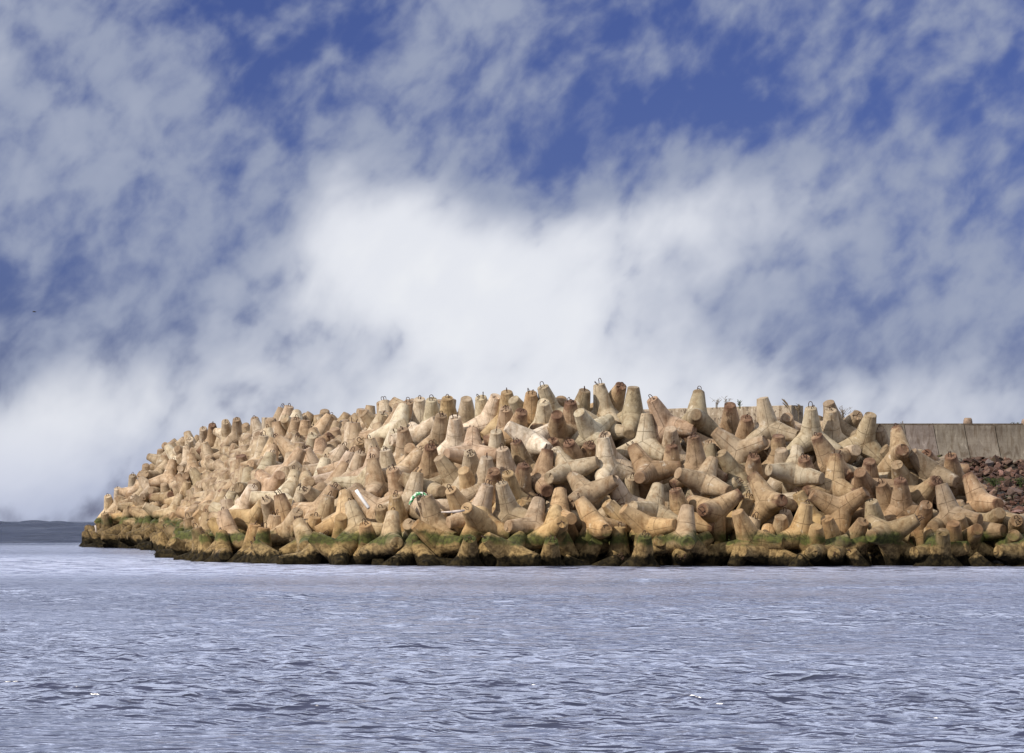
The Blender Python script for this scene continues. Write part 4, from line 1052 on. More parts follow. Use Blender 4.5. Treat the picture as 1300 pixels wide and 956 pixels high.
-29.37,223.95,2.22,-0.01,0.179,0.297,0.938,o,0,0,287
-15.89,181.81,5.87,0.648,0.254,0.188,0.693,s,0,1,-1
-8.43,157.55,5.12,-0.732,0.502,-0.459,-0.039,s,3,1,-1
7.05,143.67,5.58,0.767,0.087,-0.009,0.636,s,0,1,-1
-25.29,217.8,2.24,-0.893,0.307,-0.329,0.017,o,0,1,-1
-17.74,181.02,2.93,0.855,-0.151,-0.147,0.474,r,0,1,-1
-22.18,212.22,3.91,-0.356,-0.04,0.072,0.931,s,0,1,-1
-20.06,199.86,3.95,0.388,-0.013,0.107,0.915,p,0,1,-1
20.33,139.73,3.18,-0.127,-0.341,0.926,0.1,b,1,1,-1
-15.63,177.26,4.98,0.634,-0.049,0.08,0.768,s,0,1,-1
-13.77,185.61,7.35,-0.899,-0.316,-0.099,0.285,d,0,2,-1
-23.63,210.29,2.06,0.919,-0.011,0.236,0.314,o,0,1,-1
-6.77,152.46,5.65,0.377,-0.109,0.018,0.919,k,0,1,-1
-33.26,235.2,0.1,0.946,0.058,0.234,0.217,o,0,1,-1
-16.7,217.72,7.41,-0.969,0.067,0.057,0.232,s,0,2,-1
-19.12,172.48,0.34,0.185,0.052,-0.192,0.962,o,0,1,-1
13.15,140.37,5.11,-0.368,0.224,0.357,0.829,d,0,2,284
3.16,132.82,-0.09,-0.649,0.031,-0.334,0.683,o,0,0,103
-18.81,179.58,2.44,-0.99,0.109,-0.025,0.081,s,0,1,-1
-16.56,177.16,3.95,0.934,-0.19,0.124,0.275,k,0,1,-1
20.11,147.03,3.46,0.655,-0.201,0.043,0.727,b,0,1,-1
-11.74,147.06,2.96,0.79,-0.123,0.343,0.493,p,0,1,88
-7,170.17,7.38,-0.689,-0.136,-0.161,0.694,d,0,2,-1
-15.34,146.99,-0.16,0.783,-0.186,0.009,0.594,o,0,1,178
-9.67,137.1,0.06,-0.945,-0.015,-0.288,0.151,s,0,1,66
-9.63,153.68,4.26,0.221,0.186,-0.075,0.954,p,0,2,-1
-28.5,226.42,4.2,0.713,-0.128,0.016,0.689,p,0,1,-1
-15.98,169.84,4.04,0.263,0.185,0.143,0.936,d,0,1,-1
-29.74,235.1,3.79,0.13,-0.324,0.542,0.764,p,2,1,-1
-20.03,207.79,5.63,0.657,0.057,0.043,0.751,s,0,1,-1
-19.34,230.38,7.49,-0.839,0.302,0.405,-0.201,k,0,2,-1
-18.87,216.68,7.2,0.422,0.011,0.251,0.871,s,0,1,-1
9.82,145.05,5.64,-0.695,0.298,-0.358,0.548,d,0,1,-1
-25.14,223.94,6.97,0.846,-0.48,-0.221,0.074,k,0,1,-1
9.96,151.5,5.69,-0.389,0.402,-0.124,0.819,d,0,0,-1
-17.07,194.12,5.8,-0.54,-0.101,0.087,0.831,k,0,0,-1
-21.48,183.27,-0.21,0.943,-0.031,-0.027,0.329,s,0,0,-1
-21.52,194.58,1.52,-0.902,-0.193,-0.141,0.359,o,0,1,-1
16.86,141.87,4.21,0.82,0.078,0.355,0.442,s,0,1,-1
-8.28,153.96,5.69,-0.788,-0.052,-0.011,0.614,d,0,2,207
-27.74,226.7,5.42,0.446,0.177,0.249,0.842,k,0,1,220
14.66,152.99,5.69,0.779,0.185,-0.145,0.582,r,0,2,-1
-22.51,202.04,1.74,-0.422,0.293,0.022,0.858,o,0,1,-1
-5.1,159.78,7.01,0.783,-0.057,0.021,0.62,k,0,2,-1
0.42,135.34,1.59,-0.616,0.547,-0.563,-0.069,o,3,1,277
-10.12,179.63,6.77,-0.75,-0.173,-0.04,0.637,p,0,2,-1
-18.29,199.68,6.39,-0.552,0.18,-0.16,0.798,d,0,1,-1
-3.66,132.33,-0.18,-0.542,-0.042,0.365,0.756,o,0,2,74
-7.06,141.69,2.35,0.279,-0.23,-0.146,0.921,p,0,2,-1
5.87,139.31,3.58,-0.365,-0.022,-0.438,-0.821,d,0,1,-1
-9.39,151.56,4.54,-0.872,0.227,-0.095,0.424,s,0,2,159
-13.4,159.64,4.83,-0.961,0.266,-0.055,0.055,k,0,1,217
-19.25,176.36,0.91,-0.438,-0.137,-0.063,0.886,o,0,1,-1
-26.17,214.11,0.08,0.678,0.007,0.178,0.713,d,0,1,-1
-14.2,168.19,5.52,-0.886,-0.021,-0.332,0.324,k,0,2,-1
-17.95,189.1,5.14,-0.071,0.91,-0.032,0.408,s,1,1,-1
-32.04,227.21,-0.04,-0.773,-0.155,-0.2,0.582,o,0,1,-1
-19.87,192.1,2.4,0.961,0.108,-0.238,0.094,r,0,0,-1
-4.21,135.62,1.35,0.42,0.213,0.338,0.815,s,0,0,226
-16.87,196.83,6.71,0.008,0.855,0.2,-0.478,k,3,1,-1
-24.16,202.97,-0.33,0.141,-0.211,0.217,0.942,s,0,1,-1
-17.19,155.58,0.14,-0.31,-0.914,-0.072,-0.251,o,1,1,194
-24.75,206.75,0.03,0.525,-0.41,0,0.746,o,0,1,-1
-19.33,168.37,-0.1,0.427,-0.028,0.025,0.903,o,0,1,-1
-29.07,225.52,2.99,0.793,0.205,0.149,0.555,s,0,1,278
-22.9,195.52,0.63,-0.931,-0.326,0.079,0.143,s,0,1,-1
-1.77,170.82,6.55,0.811,-0.069,-0.236,0.531,k,0,2,-1
12.8,153.62,5.5,-0.432,-0.217,0.312,0.818,s,0,2,-1
-11.7,155.55,4.42,0.797,-0.331,0.096,0.495,s,0,2,-1
11.57,142.33,5.24,-0.872,0.059,0.434,-0.221,s,0,2,-1
14.85,145.78,5.87,-0.516,0.131,-0.115,0.839,d,0,1,-1
-20.22,205.3,5.06,0.968,-0.045,0.086,0.232,k,0,1,-1
6.23,149.33,6.44,0.889,0.359,0.204,0.196,d,0,1,-1
9.43,135.61,1.69,-0.868,0.255,0.132,0.404,o,0,1,252
-18.31,170.91,2.36,0.229,0.262,0.144,0.926,k,0,1,243
21.06,135.52,1.49,0.237,-0.695,-0.131,-0.666,g,1,2,-1
-28.14,235.6,5.47,0.978,-0.037,0.141,0.148,k,0,1,-1
-25.2,216.06,2.55,0.146,0.168,0.07,0.972,s,0,1,171
-23.96,219.22,5.65,-0.526,-0.026,0.196,0.827,k,0,0,119
14.22,149.2,5.66,-0.409,0.327,0.018,0.852,d,0,2,-1
2.83,160.15,6.55,-0.073,0.234,-0.468,-0.849,k,2,0,-1
-31.51,225.76,0.43,0.906,-0.051,-0.235,0.347,o,0,1,-1
-12.76,177.55,7.24,0.06,0.242,0.384,0.889,r,0,1,-1
-27.57,229.96,6.72,0.234,0.307,-0.02,0.922,d,0,1,241
24.35,130.89,-0.64,-0.753,0.534,-0.213,-0.32,b,3,2,-1
19.77,156.76,3.85,0.451,0.248,0.099,0.852,d,0,0,-1
-16.73,228.97,7.46,0.095,-0.037,-0.399,0.911,s,0,2,-1
-14.97,164.86,3.5,0.245,-0.25,-0.159,0.923,p,0,1,-1
-15.09,175.04,5.76,0.225,0.046,-0.253,0.94,d,0,2,-1
-21.97,185.26,-0.18,-0.726,-0.052,0.342,0.594,d,0,1,-1
-17.28,190.67,5.76,-0.246,-0.722,0.621,-0.183,d,1,1,-1
-29.92,231.55,3.81,-0.984,-0.066,-0.095,0.136,k,0,0,-1
-17.88,175.78,2.53,0.835,-0.138,0.099,0.524,k,0,0,-1
-20.64,190.35,2.03,0.677,-0.05,-0.032,0.734,o,0,1,-1
-24.27,211.74,0.77,-0.749,-0.197,0.293,0.561,s,0,1,-1
2.64,149.46,6.38,0.975,-0.118,-0.106,0.157,k,0,0,-1
-12.93,172.15,6.75,0.325,-0.462,-0.721,0.402,k,3,2,253
-19.59,174.15,0.47,-0.501,-0.113,-0.197,0.835,o,0,1,-1
3.77,134.77,1.75,0.21,0.949,-0.115,0.203,s,1,2,165
-19.61,218.76,7.52,-0.983,-0.183,0.029,-0.001,p,0,1,-1
-23.85,233.27,7.29,-0.776,0.016,0.467,0.423,d,0,1,-1
-6.97,162.78,7.26,0.645,-0.11,0.021,0.756,p,0,2,263
19.34,140.48,3.82,0.442,-0.846,-0.174,-0.243,d,1,2,-1
-16.81,192.57,5.84,0.875,0.259,0.288,0.289,s,0,1,-1
-15.76,174.12,4.31,0.853,0.206,-0.152,0.454,k,0,1,-1
-16.24,179.64,4.59,-0.2,-0.434,0.1,0.873,k,0,1,-1
-26.25,216.54,1.57,0.081,-0.056,0.356,0.929,o,0,1,-1
-16.7,173.37,3.22,-0.41,-0.522,0.327,0.672,s,2,1,-1
-20.96,214.79,6.37,0.913,-0.189,0.205,0.297,d,0,1,-1
-4.46,167.99,6.9,-0.446,-0.165,-0.149,0.867,p,0,1,-1
-4.94,165.42,7.3,-0.143,0.021,0.293,0.945,k,0,2,-1
21.79,130.96,-0.73,-0.671,0.282,-0.491,0.479,g,3,0,205
-25.86,211.78,-0.14,0.695,0.181,0.05,0.694,o,0,1,-1
-29.64,229.07,4.25,-0.658,0.227,-0.146,0.703,k,0,1,239
-22.26,198.65,0.96,-0.885,-0.097,0.267,0.37,o,0,1,-1
-8.5,149.94,4.66,-0.097,-0.061,-0.564,-0.818,k,2,0,132
-23.26,226.34,7.26,-0.552,0.378,0.264,0.695,k,1,1,-1
4.96,147.88,6.67,0.982,0.013,0.167,0.091,k,0,0,-1
-3.64,170.22,6.41,-0.53,0.298,0.138,0.782,o,0,1,-1
-7.74,172.35,7.7,-0.303,0.224,-0.094,0.921,s,0,1,-1
-14.47,187.02,7.33,0.429,0.089,-0.157,0.885,r,0,1,-1
9.46,139.34,4.18,-0.073,-0.308,-0.724,0.612,d,3,1,235
-19.48,233.37,7.22,-0.881,-0.23,-0.04,0.411,p,0,0,-1
-2.89,164.38,6.58,0.817,-0.305,0.012,0.489,r,0,1,-1
-21.25,210.77,4.45,0.028,0.823,-0.538,-0.181,r,2,1,-1
-21.27,199.03,2.92,0.735,0.12,0.052,0.665,s,0,1,-1
-7.22,156.11,5.5,-0.821,-0.166,0.216,0.502,k,0,1,-1
-6.98,149.29,4.78,-0.9,-0.029,-0.047,0.432,p,0,2,-1
-15.37,156.2,1.96,-0.483,0.221,0.798,-0.284,o,1,1,-1
-28.19,217.27,-0.45,0.912,-0.132,0.361,0.146,o,0,1,-1
-18.78,173.18,1.63,0.666,0.106,-0.093,0.732,o,0,1,-1
-21.45,192.8,1.84,-0.978,0.135,-0.036,0.154,o,0,1,-1
6.64,162.56,5.9,0.102,-0.089,-0.029,0.99,d,0,2,-1
-16.34,171.86,3.54,0.829,-0.055,-0.234,0.504,d,0,1,-1
-13.03,175.79,7.26,-0.768,0.138,-0.273,0.563,p,0,1,-1
-0.85,161.94,6.7,0.844,0.497,0.127,0.157,s,2,0,-1
-16.17,152.07,0.04,-0.794,0.143,-0.057,0.588,s,0,1,-1
-12.2,141.65,0.16,0.965,0.074,0.019,0.25,o,0,2,77
-14.8,173.48,5.52,0.327,0.177,-0.089,0.924,s,0,1,-1
18,133.65,0.4,0.797,0.355,-0.21,-0.441,d,0,2,170
3.75,157.31,6.33,0.637,0.256,-0.013,0.727,s,0,1,-1
-8.81,168.87,6.8,-0.886,-0.094,-0.425,0.161,k,0,2,-1
-25.79,233.21,7.49,0.601,0.253,0.047,0.757,s,0,1,-1
26.07,131.53,-0.55,-0.88,0.218,-0.371,0.203,b,0,2,-1
-9.08,161.37,5.77,0.672,0.219,-0.138,0.694,k,0,1,-1
-15.69,171.33,5.24,0.961,0.133,0.231,0.079,r,0,1,-1
-7.96,147.08,4.11,-0.936,-0.196,-0.168,0.238,s,0,2,151
-23.95,235.6,7.27,0.033,-0.268,-0.922,0.276,r,3,1,-1
-7.2,137.14,1.5,0.722,-0.207,-0.019,0.66,s,0,1,60
-2.76,156.86,6.75,0.271,-0.366,-0.178,0.872,r,0,1,-1
-19.08,185.75,2.91,-0.255,0.022,0.06,0.965,k,0,1,-1
17.15,148.49,4.45,0.967,0.039,0.093,0.236,b,0,2,-1
-22.42,207.98,2.9,-0.43,-0.215,0.064,0.875,d,0,1,-1
-12.37,161.39,5.15,-0.23,0.156,0.002,0.961,s,0,2,296
-20.96,229.78,7.06,-0.53,-0.036,-0.094,0.842,k,0,1,-1
-0.08,146.69,6.54,-0.685,0.119,-0.584,0.419,s,3,1,-1
-19.25,206.04,5.77,0.888,0.232,-0.052,0.394,d,0,1,-1
-31.33,223.9,-0.18,0.467,-0.341,-0.092,0.81,o,0,1,254
-19.79,228.65,7.11,-0.884,-0.039,0.061,0.462,k,0,1,-1
-16.87,204.34,7.61,0.649,0.358,-0.005,0.672,p,0,0,-1
-17.06,182.13,5.07,-0.987,0.058,-0.128,0.077,s,0,1,-1
-22.21,220.73,7.29,-0.16,0.567,0.535,-0.606,s,3,1,-1
17.73,145.06,4.09,0.731,-0.28,0.011,0.622,b,0,2,-1
-16.64,210.8,7.14,-0.705,0.258,0.224,0.622,p,0,1,-1
-17.33,198.14,6.47,-0.215,0.229,0.245,-0.917,d,0,1,-1
-19.87,221.9,7.19,-0.035,-0.134,-0.256,0.957,k,0,1,-1
-8.69,174.21,6.7,-0.818,0.067,0.129,0.557,k,0,0,-1
-8.09,135.79,0.51,-0.523,-0.808,0.187,-0.197,o,1,2,17
-15.8,163.93,2.93,-0.182,0.143,0.018,0.973,d,0,0,-1
-2.01,159.33,6.67,0.615,-0.139,-0.314,0.71,s,0,1,-1
-31.83,230.15,1.22,0.016,0.05,-0.164,0.985,s,0,1,-1
-16.77,235.39,7.21,0.035,-0.072,-0.927,-0.365,d,2,0,-1
-11.37,166.31,6.04,-0.334,0.234,-0.424,0.809,r,0,1,299
-26.31,222.32,3.58,0.933,0.271,-0.139,0.191,p,0,1,-1
-12.33,156.92,4.51,-0.095,0.418,0.038,0.903,p,0,1,-1
-28.29,221.31,1.71,0.929,0.133,0.238,0.25,s,0,1,267
-10.12,154.25,3.03,-0.02,-0.325,-0.337,-0.883,k,0,1,-1
-25.29,229.39,5.84,-0.162,0.232,0.656,-0.699,s,3,1,-1
-12.35,169.34,4.55,0.435,0.117,-0.124,0.884,k,0,2,-1
-10.93,143.75,-0.12,-0.986,0.059,0.008,0.153,s,0,1,-1
-23.56,231.11,5.48,-0.209,0.105,-0.575,-0.784,k,2,1,-1
-8.71,169.24,4.79,0.086,-0.652,-0.254,0.709,s,3,1,-1
-19.52,234.21,5.91,0.834,-0.281,-0.092,-0.467,k,0,2,-1
-29.38,225.71,0.82,-0.019,0.916,-0.362,-0.171,s,2,1,-1
-12.07,182.35,5.92,-0.516,0.206,-0.601,0.575,k,3,2,-1
-26.14,227.47,5.02,0.477,0.682,0.381,-0.403,p,2,1,-1
-6.68,143.46,1.7,-0.337,0.583,0.712,-0.198,o,3,1,-1
7.84,134.59,0.29,0.973,-0.167,-0.147,0.056,o,0,1,-1
-5.7,153.6,5.02,0.291,0.128,-0.081,0.945,p,0,1,-1
-31.17,234.84,1.3,0.822,-0.348,0.179,0.414,s,0,1,-1
-13.63,162.23,2.68,0.132,0.631,0.686,0.338,s,2,1,-1
-9.92,177.93,4.83,0.008,0.082,-0.049,0.995,d,0,1,-1
-6.25,160.05,5.18,-0.766,-0.036,0.395,0.507,p,0,1,-1
-17.91,210.34,5.49,0.092,-0.764,-0.507,0.388,s,3,1,-1
-21.17,230.48,5.62,0.427,-0.25,-0.14,-0.858,d,0,1,-1
-9.25,170.57,4.75,0.516,-0.04,0.853,-0.064,d,3,2,-1
-7.85,177.68,5.65,-0.926,-0.283,0.173,0.179,s,0,2,-1
-8.56,164.6,4.81,0.98,-0.187,0.03,-0.056,s,0,2,-1
-6.27,168.33,5.9,0.217,0.747,0.284,0.561,p,1,1,-1
-19.93,206.3,3.33,0.015,0.423,-0.058,-0.904,k,0,1,-1
-7.58,154.53,3.95,0.454,0.081,0.24,-0.854,k,0,1,-1
-18.85,220.87,5.8,-0.385,-0.059,0.728,0.564,r,2,1,-1
-5.07,163.25,5.56,-0.677,0.242,0.543,-0.434,p,1,2,-1
-13.54,185.47,5.63,0.918,0.168,-0.331,0.14,k,0,1,-1
-5.8,150.48,4.18,0.624,0.185,-0.28,0.706,k,0,2,-1
-15.45,168.93,2.61,0.137,0.867,0.372,-0.302,k,2,1,-1
-10.49,156.34,2.81,-0.844,-0.275,-0.275,0.37,s,0,2,-1
-19.3,218.08,5.69,-0.283,0.797,-0.484,-0.225,d,3,1,-1
-22.97,223.61,5.64,-0.104,0,0.163,0.981,s,0,0,-1
-17.24,197.78,4.97,-0.563,0.316,0.194,0.738,d,0,0,-1
-20.45,220.99,5.8,-0.028,0.873,-0.428,0.233,s,1,1,-1
-22.96,209.38,0.35,0.02,-0.114,-0.434,0.893,s,0,1,-1
-21.34,222.65,5.84,-0.514,-0.113,0.205,0.825,s,0,1,-1
-6.29,165.34,5.78,0.488,0.866,0.09,0.054,d,2,0,-1
-17.31,177.79,0.98,0.081,0.024,-0.243,0.966,s,0,1,-1
-22.12,234.59,5.86,0.213,0.488,-0.844,0.07,s,1,1,-1
-11.16,164.6,3.76,0.929,0.239,-0.165,0.232,s,0,2,-1
-12.47,177,5.73,0.659,0.713,-0.105,0.214,p,2,2,-1
-12.79,171.06,4.82,0.265,0.875,0.33,0.237,r,2,2,-1
-8.75,146.45,1.24,-0.342,-0.416,-0.501,0.678,o,3,2,-1
-8.37,160.1,4.18,0.059,0.735,0.44,-0.513,p,3,2,-1
-8.49,158.38,4.04,-0.337,-0.015,0.925,-0.176,r,1,0,-1
-5.65,176.07,5.68,0.845,-0.452,-0.207,-0.198,s,0,1,-1
-4.67,169.47,5.65,-0.718,0.203,0.272,0.608,p,0,1,-1
-11.25,158.69,3.03,0.778,-0.47,-0.063,0.412,r,3,1,-1
-3.91,139.18,1.3,0.039,0.137,-0.017,0.99,o,0,1,-1
-24.49,227.4,5.51,0.571,0.061,-0.753,0.321,s,1,1,-1
-19.23,232.49,5.51,0.929,-0.025,-0.102,0.356,k,0,1,-1
-11.49,174.9,5.14,-0.891,-0.364,0.187,0.197,p,0,2,-1
-8.51,143.6,0.97,0.868,0.083,0.196,0.449,s,0,1,-1
-16.84,206.65,5.86,-0.39,0.859,0.226,-0.241,d,3,2,-1
-12.07,160.53,3.38,0.384,0.153,-0.2,-0.888,p,0,0,-1
-21.98,203.54,0.53,0.971,0.14,0.167,0.102,o,0,0,-1
-7.65,174.12,5.47,0.052,-0.083,0.933,0.345,d,2,2,-1
-5.42,161.37,5.71,-0.798,0.035,0.239,0.552,d,0,0,-1
-18.57,230.78,5.85,0.729,-0.576,0.135,0.345,s,3,1,-1
-20.4,227.71,5.49,-0.193,0.185,0.862,-0.431,s,3,0,-1
-13.11,154.22,1.94,-0.701,-0.181,-0.564,0.397,s,3,1,-1
2.36,138.91,2.89,-0.596,0.668,0.327,-0.303,o,3,1,-1
-8.72,172.45,5.01,-0.024,0.272,0.184,0.944,s,0,1,-1
-13.59,178.53,5.63,-0.704,-0.26,-0.168,0.639,k,0,1,-1
-22.36,232.25,5.9,0.819,0.007,0.551,-0.158,k,3,1,-1
-23,225.5,5.47,0.165,-0.195,0.423,0.869,k,2,1,-1
-25.93,233.51,5.89,0.72,0.548,0.35,-0.243,k,2,1,-1
-22.57,207.3,0.45,-0.64,-0.128,0.492,0.576,o,0,1,-1
-20.07,225.31,5.8,0.06,-0.582,0.809,0.066,s,2,1,-1
-10.24,150.4,2.34,-0.533,0.663,0.524,-0.049,k,1,2,-1
-17.42,221.64,5.57,-0.062,-0.359,0.391,0.845,k,2,2,-1
-18.48,229.32,5.51,0.265,-0.513,-0.161,-0.801,s,1,1,-1
-16.85,230.32,5.79,-0.756,0.135,0.369,0.524,p,0,2,-1
-7.4,171.46,5.78,-0.887,-0.107,-0.104,0.437,r,0,1,-1
-6.01,170.32,5.63,-0.967,-0.222,0.103,0.072,k,0,1,-1
-5.66,140.99,1.85,0.44,-0.226,-0.28,0.823,s,0,2,-1
-10.24,179.99,4.8,0.92,0.097,0.093,0.368,p,0,1,-1
-20.11,229.3,5.72,-0.283,-0.207,0.513,-0.784,s,1,0,-1
-11.79,162.48,3.84,0.055,0.018,0.046,0.997,k,0,1,-1
-7.22,176.26,5.94,0.345,0.644,-0.663,-0.161,r,2,2,-1
-13.39,155.81,2.13,-0.092,0.694,-0.688,0.192,s,3,0,-1
-16.62,218.01,5.77,0.565,-0.123,0.458,0.675,s,0,0,-1
-9.85,141.93,-0.39,0.975,-0.016,0.208,0.069,o,0,0,-1
-17.4,216.52,5.68,-0.858,-0.445,0.252,-0.046,d,0,1,-1
-21.71,211.94,1.96,0.964,0.193,0.112,0.144,o,0,1,-1
-8.9,178.54,5.48,0.668,-0.211,-0.709,-0.08,d,1,2,-1
-6.12,149.32,3.76,0.927,0.135,0.143,0.32,s,0,1,-1
-18.21,227.81,5.67,-0.879,-0.331,0.081,0.335,d,0,1,-1
-26.19,221.02,1.8,0.62,0.553,0.384,0.404,o,2,1,-1
-19.2,216.24,5.74,0.62,0.39,-0.052,0.679,k,0,1,-1
-18,219.48,5.66,0.13,0.92,0.305,0.21,s,1,1,-1
-10.16,169.32,4.03,-0.23,0.056,0.218,0.947,s,0,1,-1
-24.88,232.06,5.52,-0.606,-0.441,-0.024,-0.661,s,0,0,-1
-7.11,151.9,4.24,0.389,0.515,0.689,-0.33,d,3,0,-1
-11.25,152.73,2.52,0.809,-0.087,-0.265,0.518,s,0,1,-1
-9.85,152.9,2.23,0.926,-0.007,-0.361,0.111,o,0,1,-1
-4.1,135.02,-0.52,0.679,0.061,-0.701,-0.21,o,1,1,-1
-10.38,172.33,4.55,-0.016,-0.318,-0.16,0.934,s,0,1,-1
-9.39,175.3,4.9,0.347,0.934,-0.09,0.01,k,2,2,-1
-21.51,224.34,5.66,0.787,-0.253,-0.214,0.52,s,0,0,-1
-17.65,182.28,2.13,0.522,0.422,0.684,0.286,o,2,1,-1
-2.31,138.85,2.39,0.663,0.391,0.124,-0.626,s,0,1,-1
-19.26,224.11,5.74,0.208,-0.354,0.883,0.227,r,2,1,-1
-20.05,195.66,1.45,-0.332,0.612,-0.301,-0.651,s,3,1,-1
-18.67,195.08,2.6,-0.009,0.075,0.992,0.101,s,2,1,-1
-7.32,137.33,-0.54,0.697,-0.222,0.678,0.072,s,3,1,-1
-6.82,163.85,5.65,-0.487,-0.025,0.67,0.559,s,1,1,-1
-26.39,234.93,5.74,-0.846,0.101,-0.314,0.42,p,0,0,-1
-10.33,173.96,4.39,-0.946,-0.148,0.068,0.281,k,0,1,-1
-10.28,147.67,1.66,0.236,-0.279,0.895,-0.257,o,3,2,-1
-6,145.27,2.58,-0.344,0.539,0.08,0.765,s,1,2,-1
-7.95,146.56,2.32,-0.525,0.297,0.738,0.302,s,1,1,-1
-28.73,227.99,1.74,0.466,-0.032,-0.827,0.313,s,1,0,-1
14.23,141.15,4.6,-0.99,0.037,0.126,0.056,k,0,2,-1
-5.02,137.33,0.23,-0.326,0.745,-0.147,-0.563,o,3,1,-1
-9.3,149.29,2.32,0.772,0.379,-0.031,0.509,d,0,2,-1
-12.69,173.52,5.28,-0.843,0.118,-0.272,0.449,p,0,0,-1
-7.24,169.55,5.67,-0.55,0.327,-0.053,-0.767,p,0,0,-1
-20.62,202.64,2.14,-0.002,-0.564,-0.162,-0.809,s,1,1,-1
-4.55,159.58,5.43,-0.349,0.656,-0.544,-0.391,d,3,2,-1
-6.56,158.69,4.98,-0.092,0.72,0.499,0.474,k,1,2,-1
-5.96,172.7,5.6,-0.618,-0.033,0.552,0.558,p,1,1,-1
-11.29,167.49,4.45,0.949,0.261,-0.172,-0.035,k,0,2,-1
-5.79,177.98,5.62,0.946,0.109,-0.306,0.008,s,0,2,-1
-5.62,147.62,3.45,-0.089,-0.006,0.037,0.995,r,0,2,-1
-15.72,186.68,4.59,-0.749,-0.126,-0.493,-0.425,k,2,2,-1
-30.16,232.5,1.4,-0.673,0.26,-0.593,-0.357,o,2,1,-1
-9.01,163,4.43,0.064,0.149,-0.092,0.982,s,0,1,-1
-10.39,161.16,3.2,0.592,-0.234,0.766,-0.086,s,3,0,-1
-7.22,148.23,2.84,-0.471,0.199,0.205,0.835,s,0,2,-1
-5.34,146.13,3.92,0.779,-0.027,-0.414,0.47,k,0,0,-1
-7.74,167.53,5.34,0.85,-0.289,0.043,0.439,d,0,2,-1
-12.44,150.32,1.42,-0.928,0.182,-0.151,0.288,o,0,0,-1
-10.17,182.29,5.62,0.98,0.017,-0.157,0.123,k,0,1,-1
-24.11,233.84,5.61,0.698,-0.322,0.576,-0.277,r,3,1,-1
4.12,143.23,5.58,0.816,-0.326,0.218,-0.424,p,0,1,-1
-16.92,167.12,0.32,-0.245,-0.267,0.06,0.93,o,0,1,-1
-12.97,152.7,1.77,0.571,0.688,-0.447,-0.002,s,1,1,-1
-17.14,223.22,5.66,-0.648,-0.501,-0.564,-0.102,d,2,1,-1
-11.06,180.99,5.84,0.957,-0.055,-0.254,0.129,k,0,1,-1
-14.49,152.04,-0.02,-0.452,0.113,-0.063,0.883,o,0,1,-1
-11.79,178.61,5.73,-0.797,0.447,-0.167,0.371,d,0,1,-1
-12.36,145.78,-0.02,0.889,-0.076,-0.394,-0.222,s,0,1,-1
-21.62,197.02,0,0.385,0.142,0.12,0.904,s,0,0,-1
-10.54,146.06,0.48,0.607,-0.206,-0.449,0.622,s,0,1,-1
-21.56,226.82,5.65,-0.246,-0.156,0.013,0.957,s,0,1,-1
-13.87,183.71,5.82,0.283,0.369,-0.617,-0.635,s,2,1,-1
-11.76,154.37,2.36,-0.002,0.46,-0.702,0.544,s,1,1,-1
-22.56,217.34,3.36,-0.707,0.508,-0.394,-0.294,s,3,1,-1
-22.66,229.71,5.77,-0.258,0.731,0.088,-0.626,s,3,1,-1
-12.87,165.58,4.02,0.342,0.337,0.739,-0.473,s,3,1,-1
-9.61,166.49,4,-0.373,0.333,-0.058,0.864,s,0,2,-1
-28.23,232.08,3.71,0.901,0.204,-0.041,0.38,s,0,1,-1
-19.04,222.46,5.59,0.879,0.067,-0.06,0.467,k,0,1,-1
-1.34,141.53,3.5,0.608,-0.055,-0.777,0.152,s,1,1,-1
-14.27,168.8,3.83,0.928,0.063,-0.219,0.295,k,0,0,-1
-8.3,151.2,2.85,-0.845,-0.117,-0.079,0.515,d,0,1,-1
-10.14,144.57,0.53,0.199,0.101,0.748,-0.625,s,3,1,-1
-20.24,219.28,5.57,0.134,0.86,-0.463,0.167,p,1,1,-1
-2.95,143.9,3.87,-0.237,-0.496,0.819,-0.165,r,1,2,-1
-22.45,219.14,4.49,0.171,-0.953,0.246,0.054,s,3,1,-1
-11.49,172.97,4.99,-0.754,0.251,-0.523,0.309,k,3,2,-1
-17.45,214.73,5.84,-0.435,-0.003,0.093,0.895,k,0,1,-1
-25.56,224.87,4.09,-0.75,0.184,-0.066,0.632,d,0,0,-1
-7.42,140.99,0.47,-0.903,0.327,0.264,-0.094,s,0,1,-1
-15.33,163.58,1.27,-0.829,-0.198,0.345,0.394,s,0,1,-1
-10.57,176.42,5.49,0.194,0.01,-0.062,0.979,k,0,2,-1
-8.68,155.34,3.28,0.597,0.383,0.63,0.316,p,2,2,-1
-18.31,198.78,3.62,0.341,-0.865,0.108,0.353,k,3,1,-1
-4.52,157.94,5.57,-0.757,-0.637,-0.062,0.133,k,2,1,-1
-14.31,180.57,5.56,-0.09,-0.145,-0.269,0.948,s,0,2,-1
-17.43,232.74,5.85,0.59,0.727,-0.276,-0.216,k,2,2,-1
-29.87,233.96,2.38,-0.77,0.556,0.02,0.311,s,3,1,-1
-20.32,199.93,1.84,-0.93,0.159,-0.195,0.267,d,0,1,-1
-27.49,220.98,0.45,-0.769,-0.37,-0.062,0.517,o,0,1,-1
-1.74,145.76,5.01,-0.084,-0.961,0.16,-0.212,k,1,1,-1
-5.04,150.98,5.12,0.889,-0.039,0.334,0.311,d,0,2,-1
-8.41,152.62,3.36,0.789,-0.298,-0.119,0.524,k,0,1,-1
-17.52,224.93,5.63,-0.349,-0.087,0.059,0.931,k,0,1,-1
-17.19,165.69,-0.44,0.057,-0.242,0.042,0.968,o,0,1,-1
-12.63,180.31,5.5,0.558,-0.231,-0.76,-0.242,k,1,1,-1
-31.33,233.51,0.61,-0.333,-0.215,-0.031,0.918,o,0,1,-1
-18.86,226.03,5.52,-0.772,0.172,0.115,0.601,k,0,1,-1
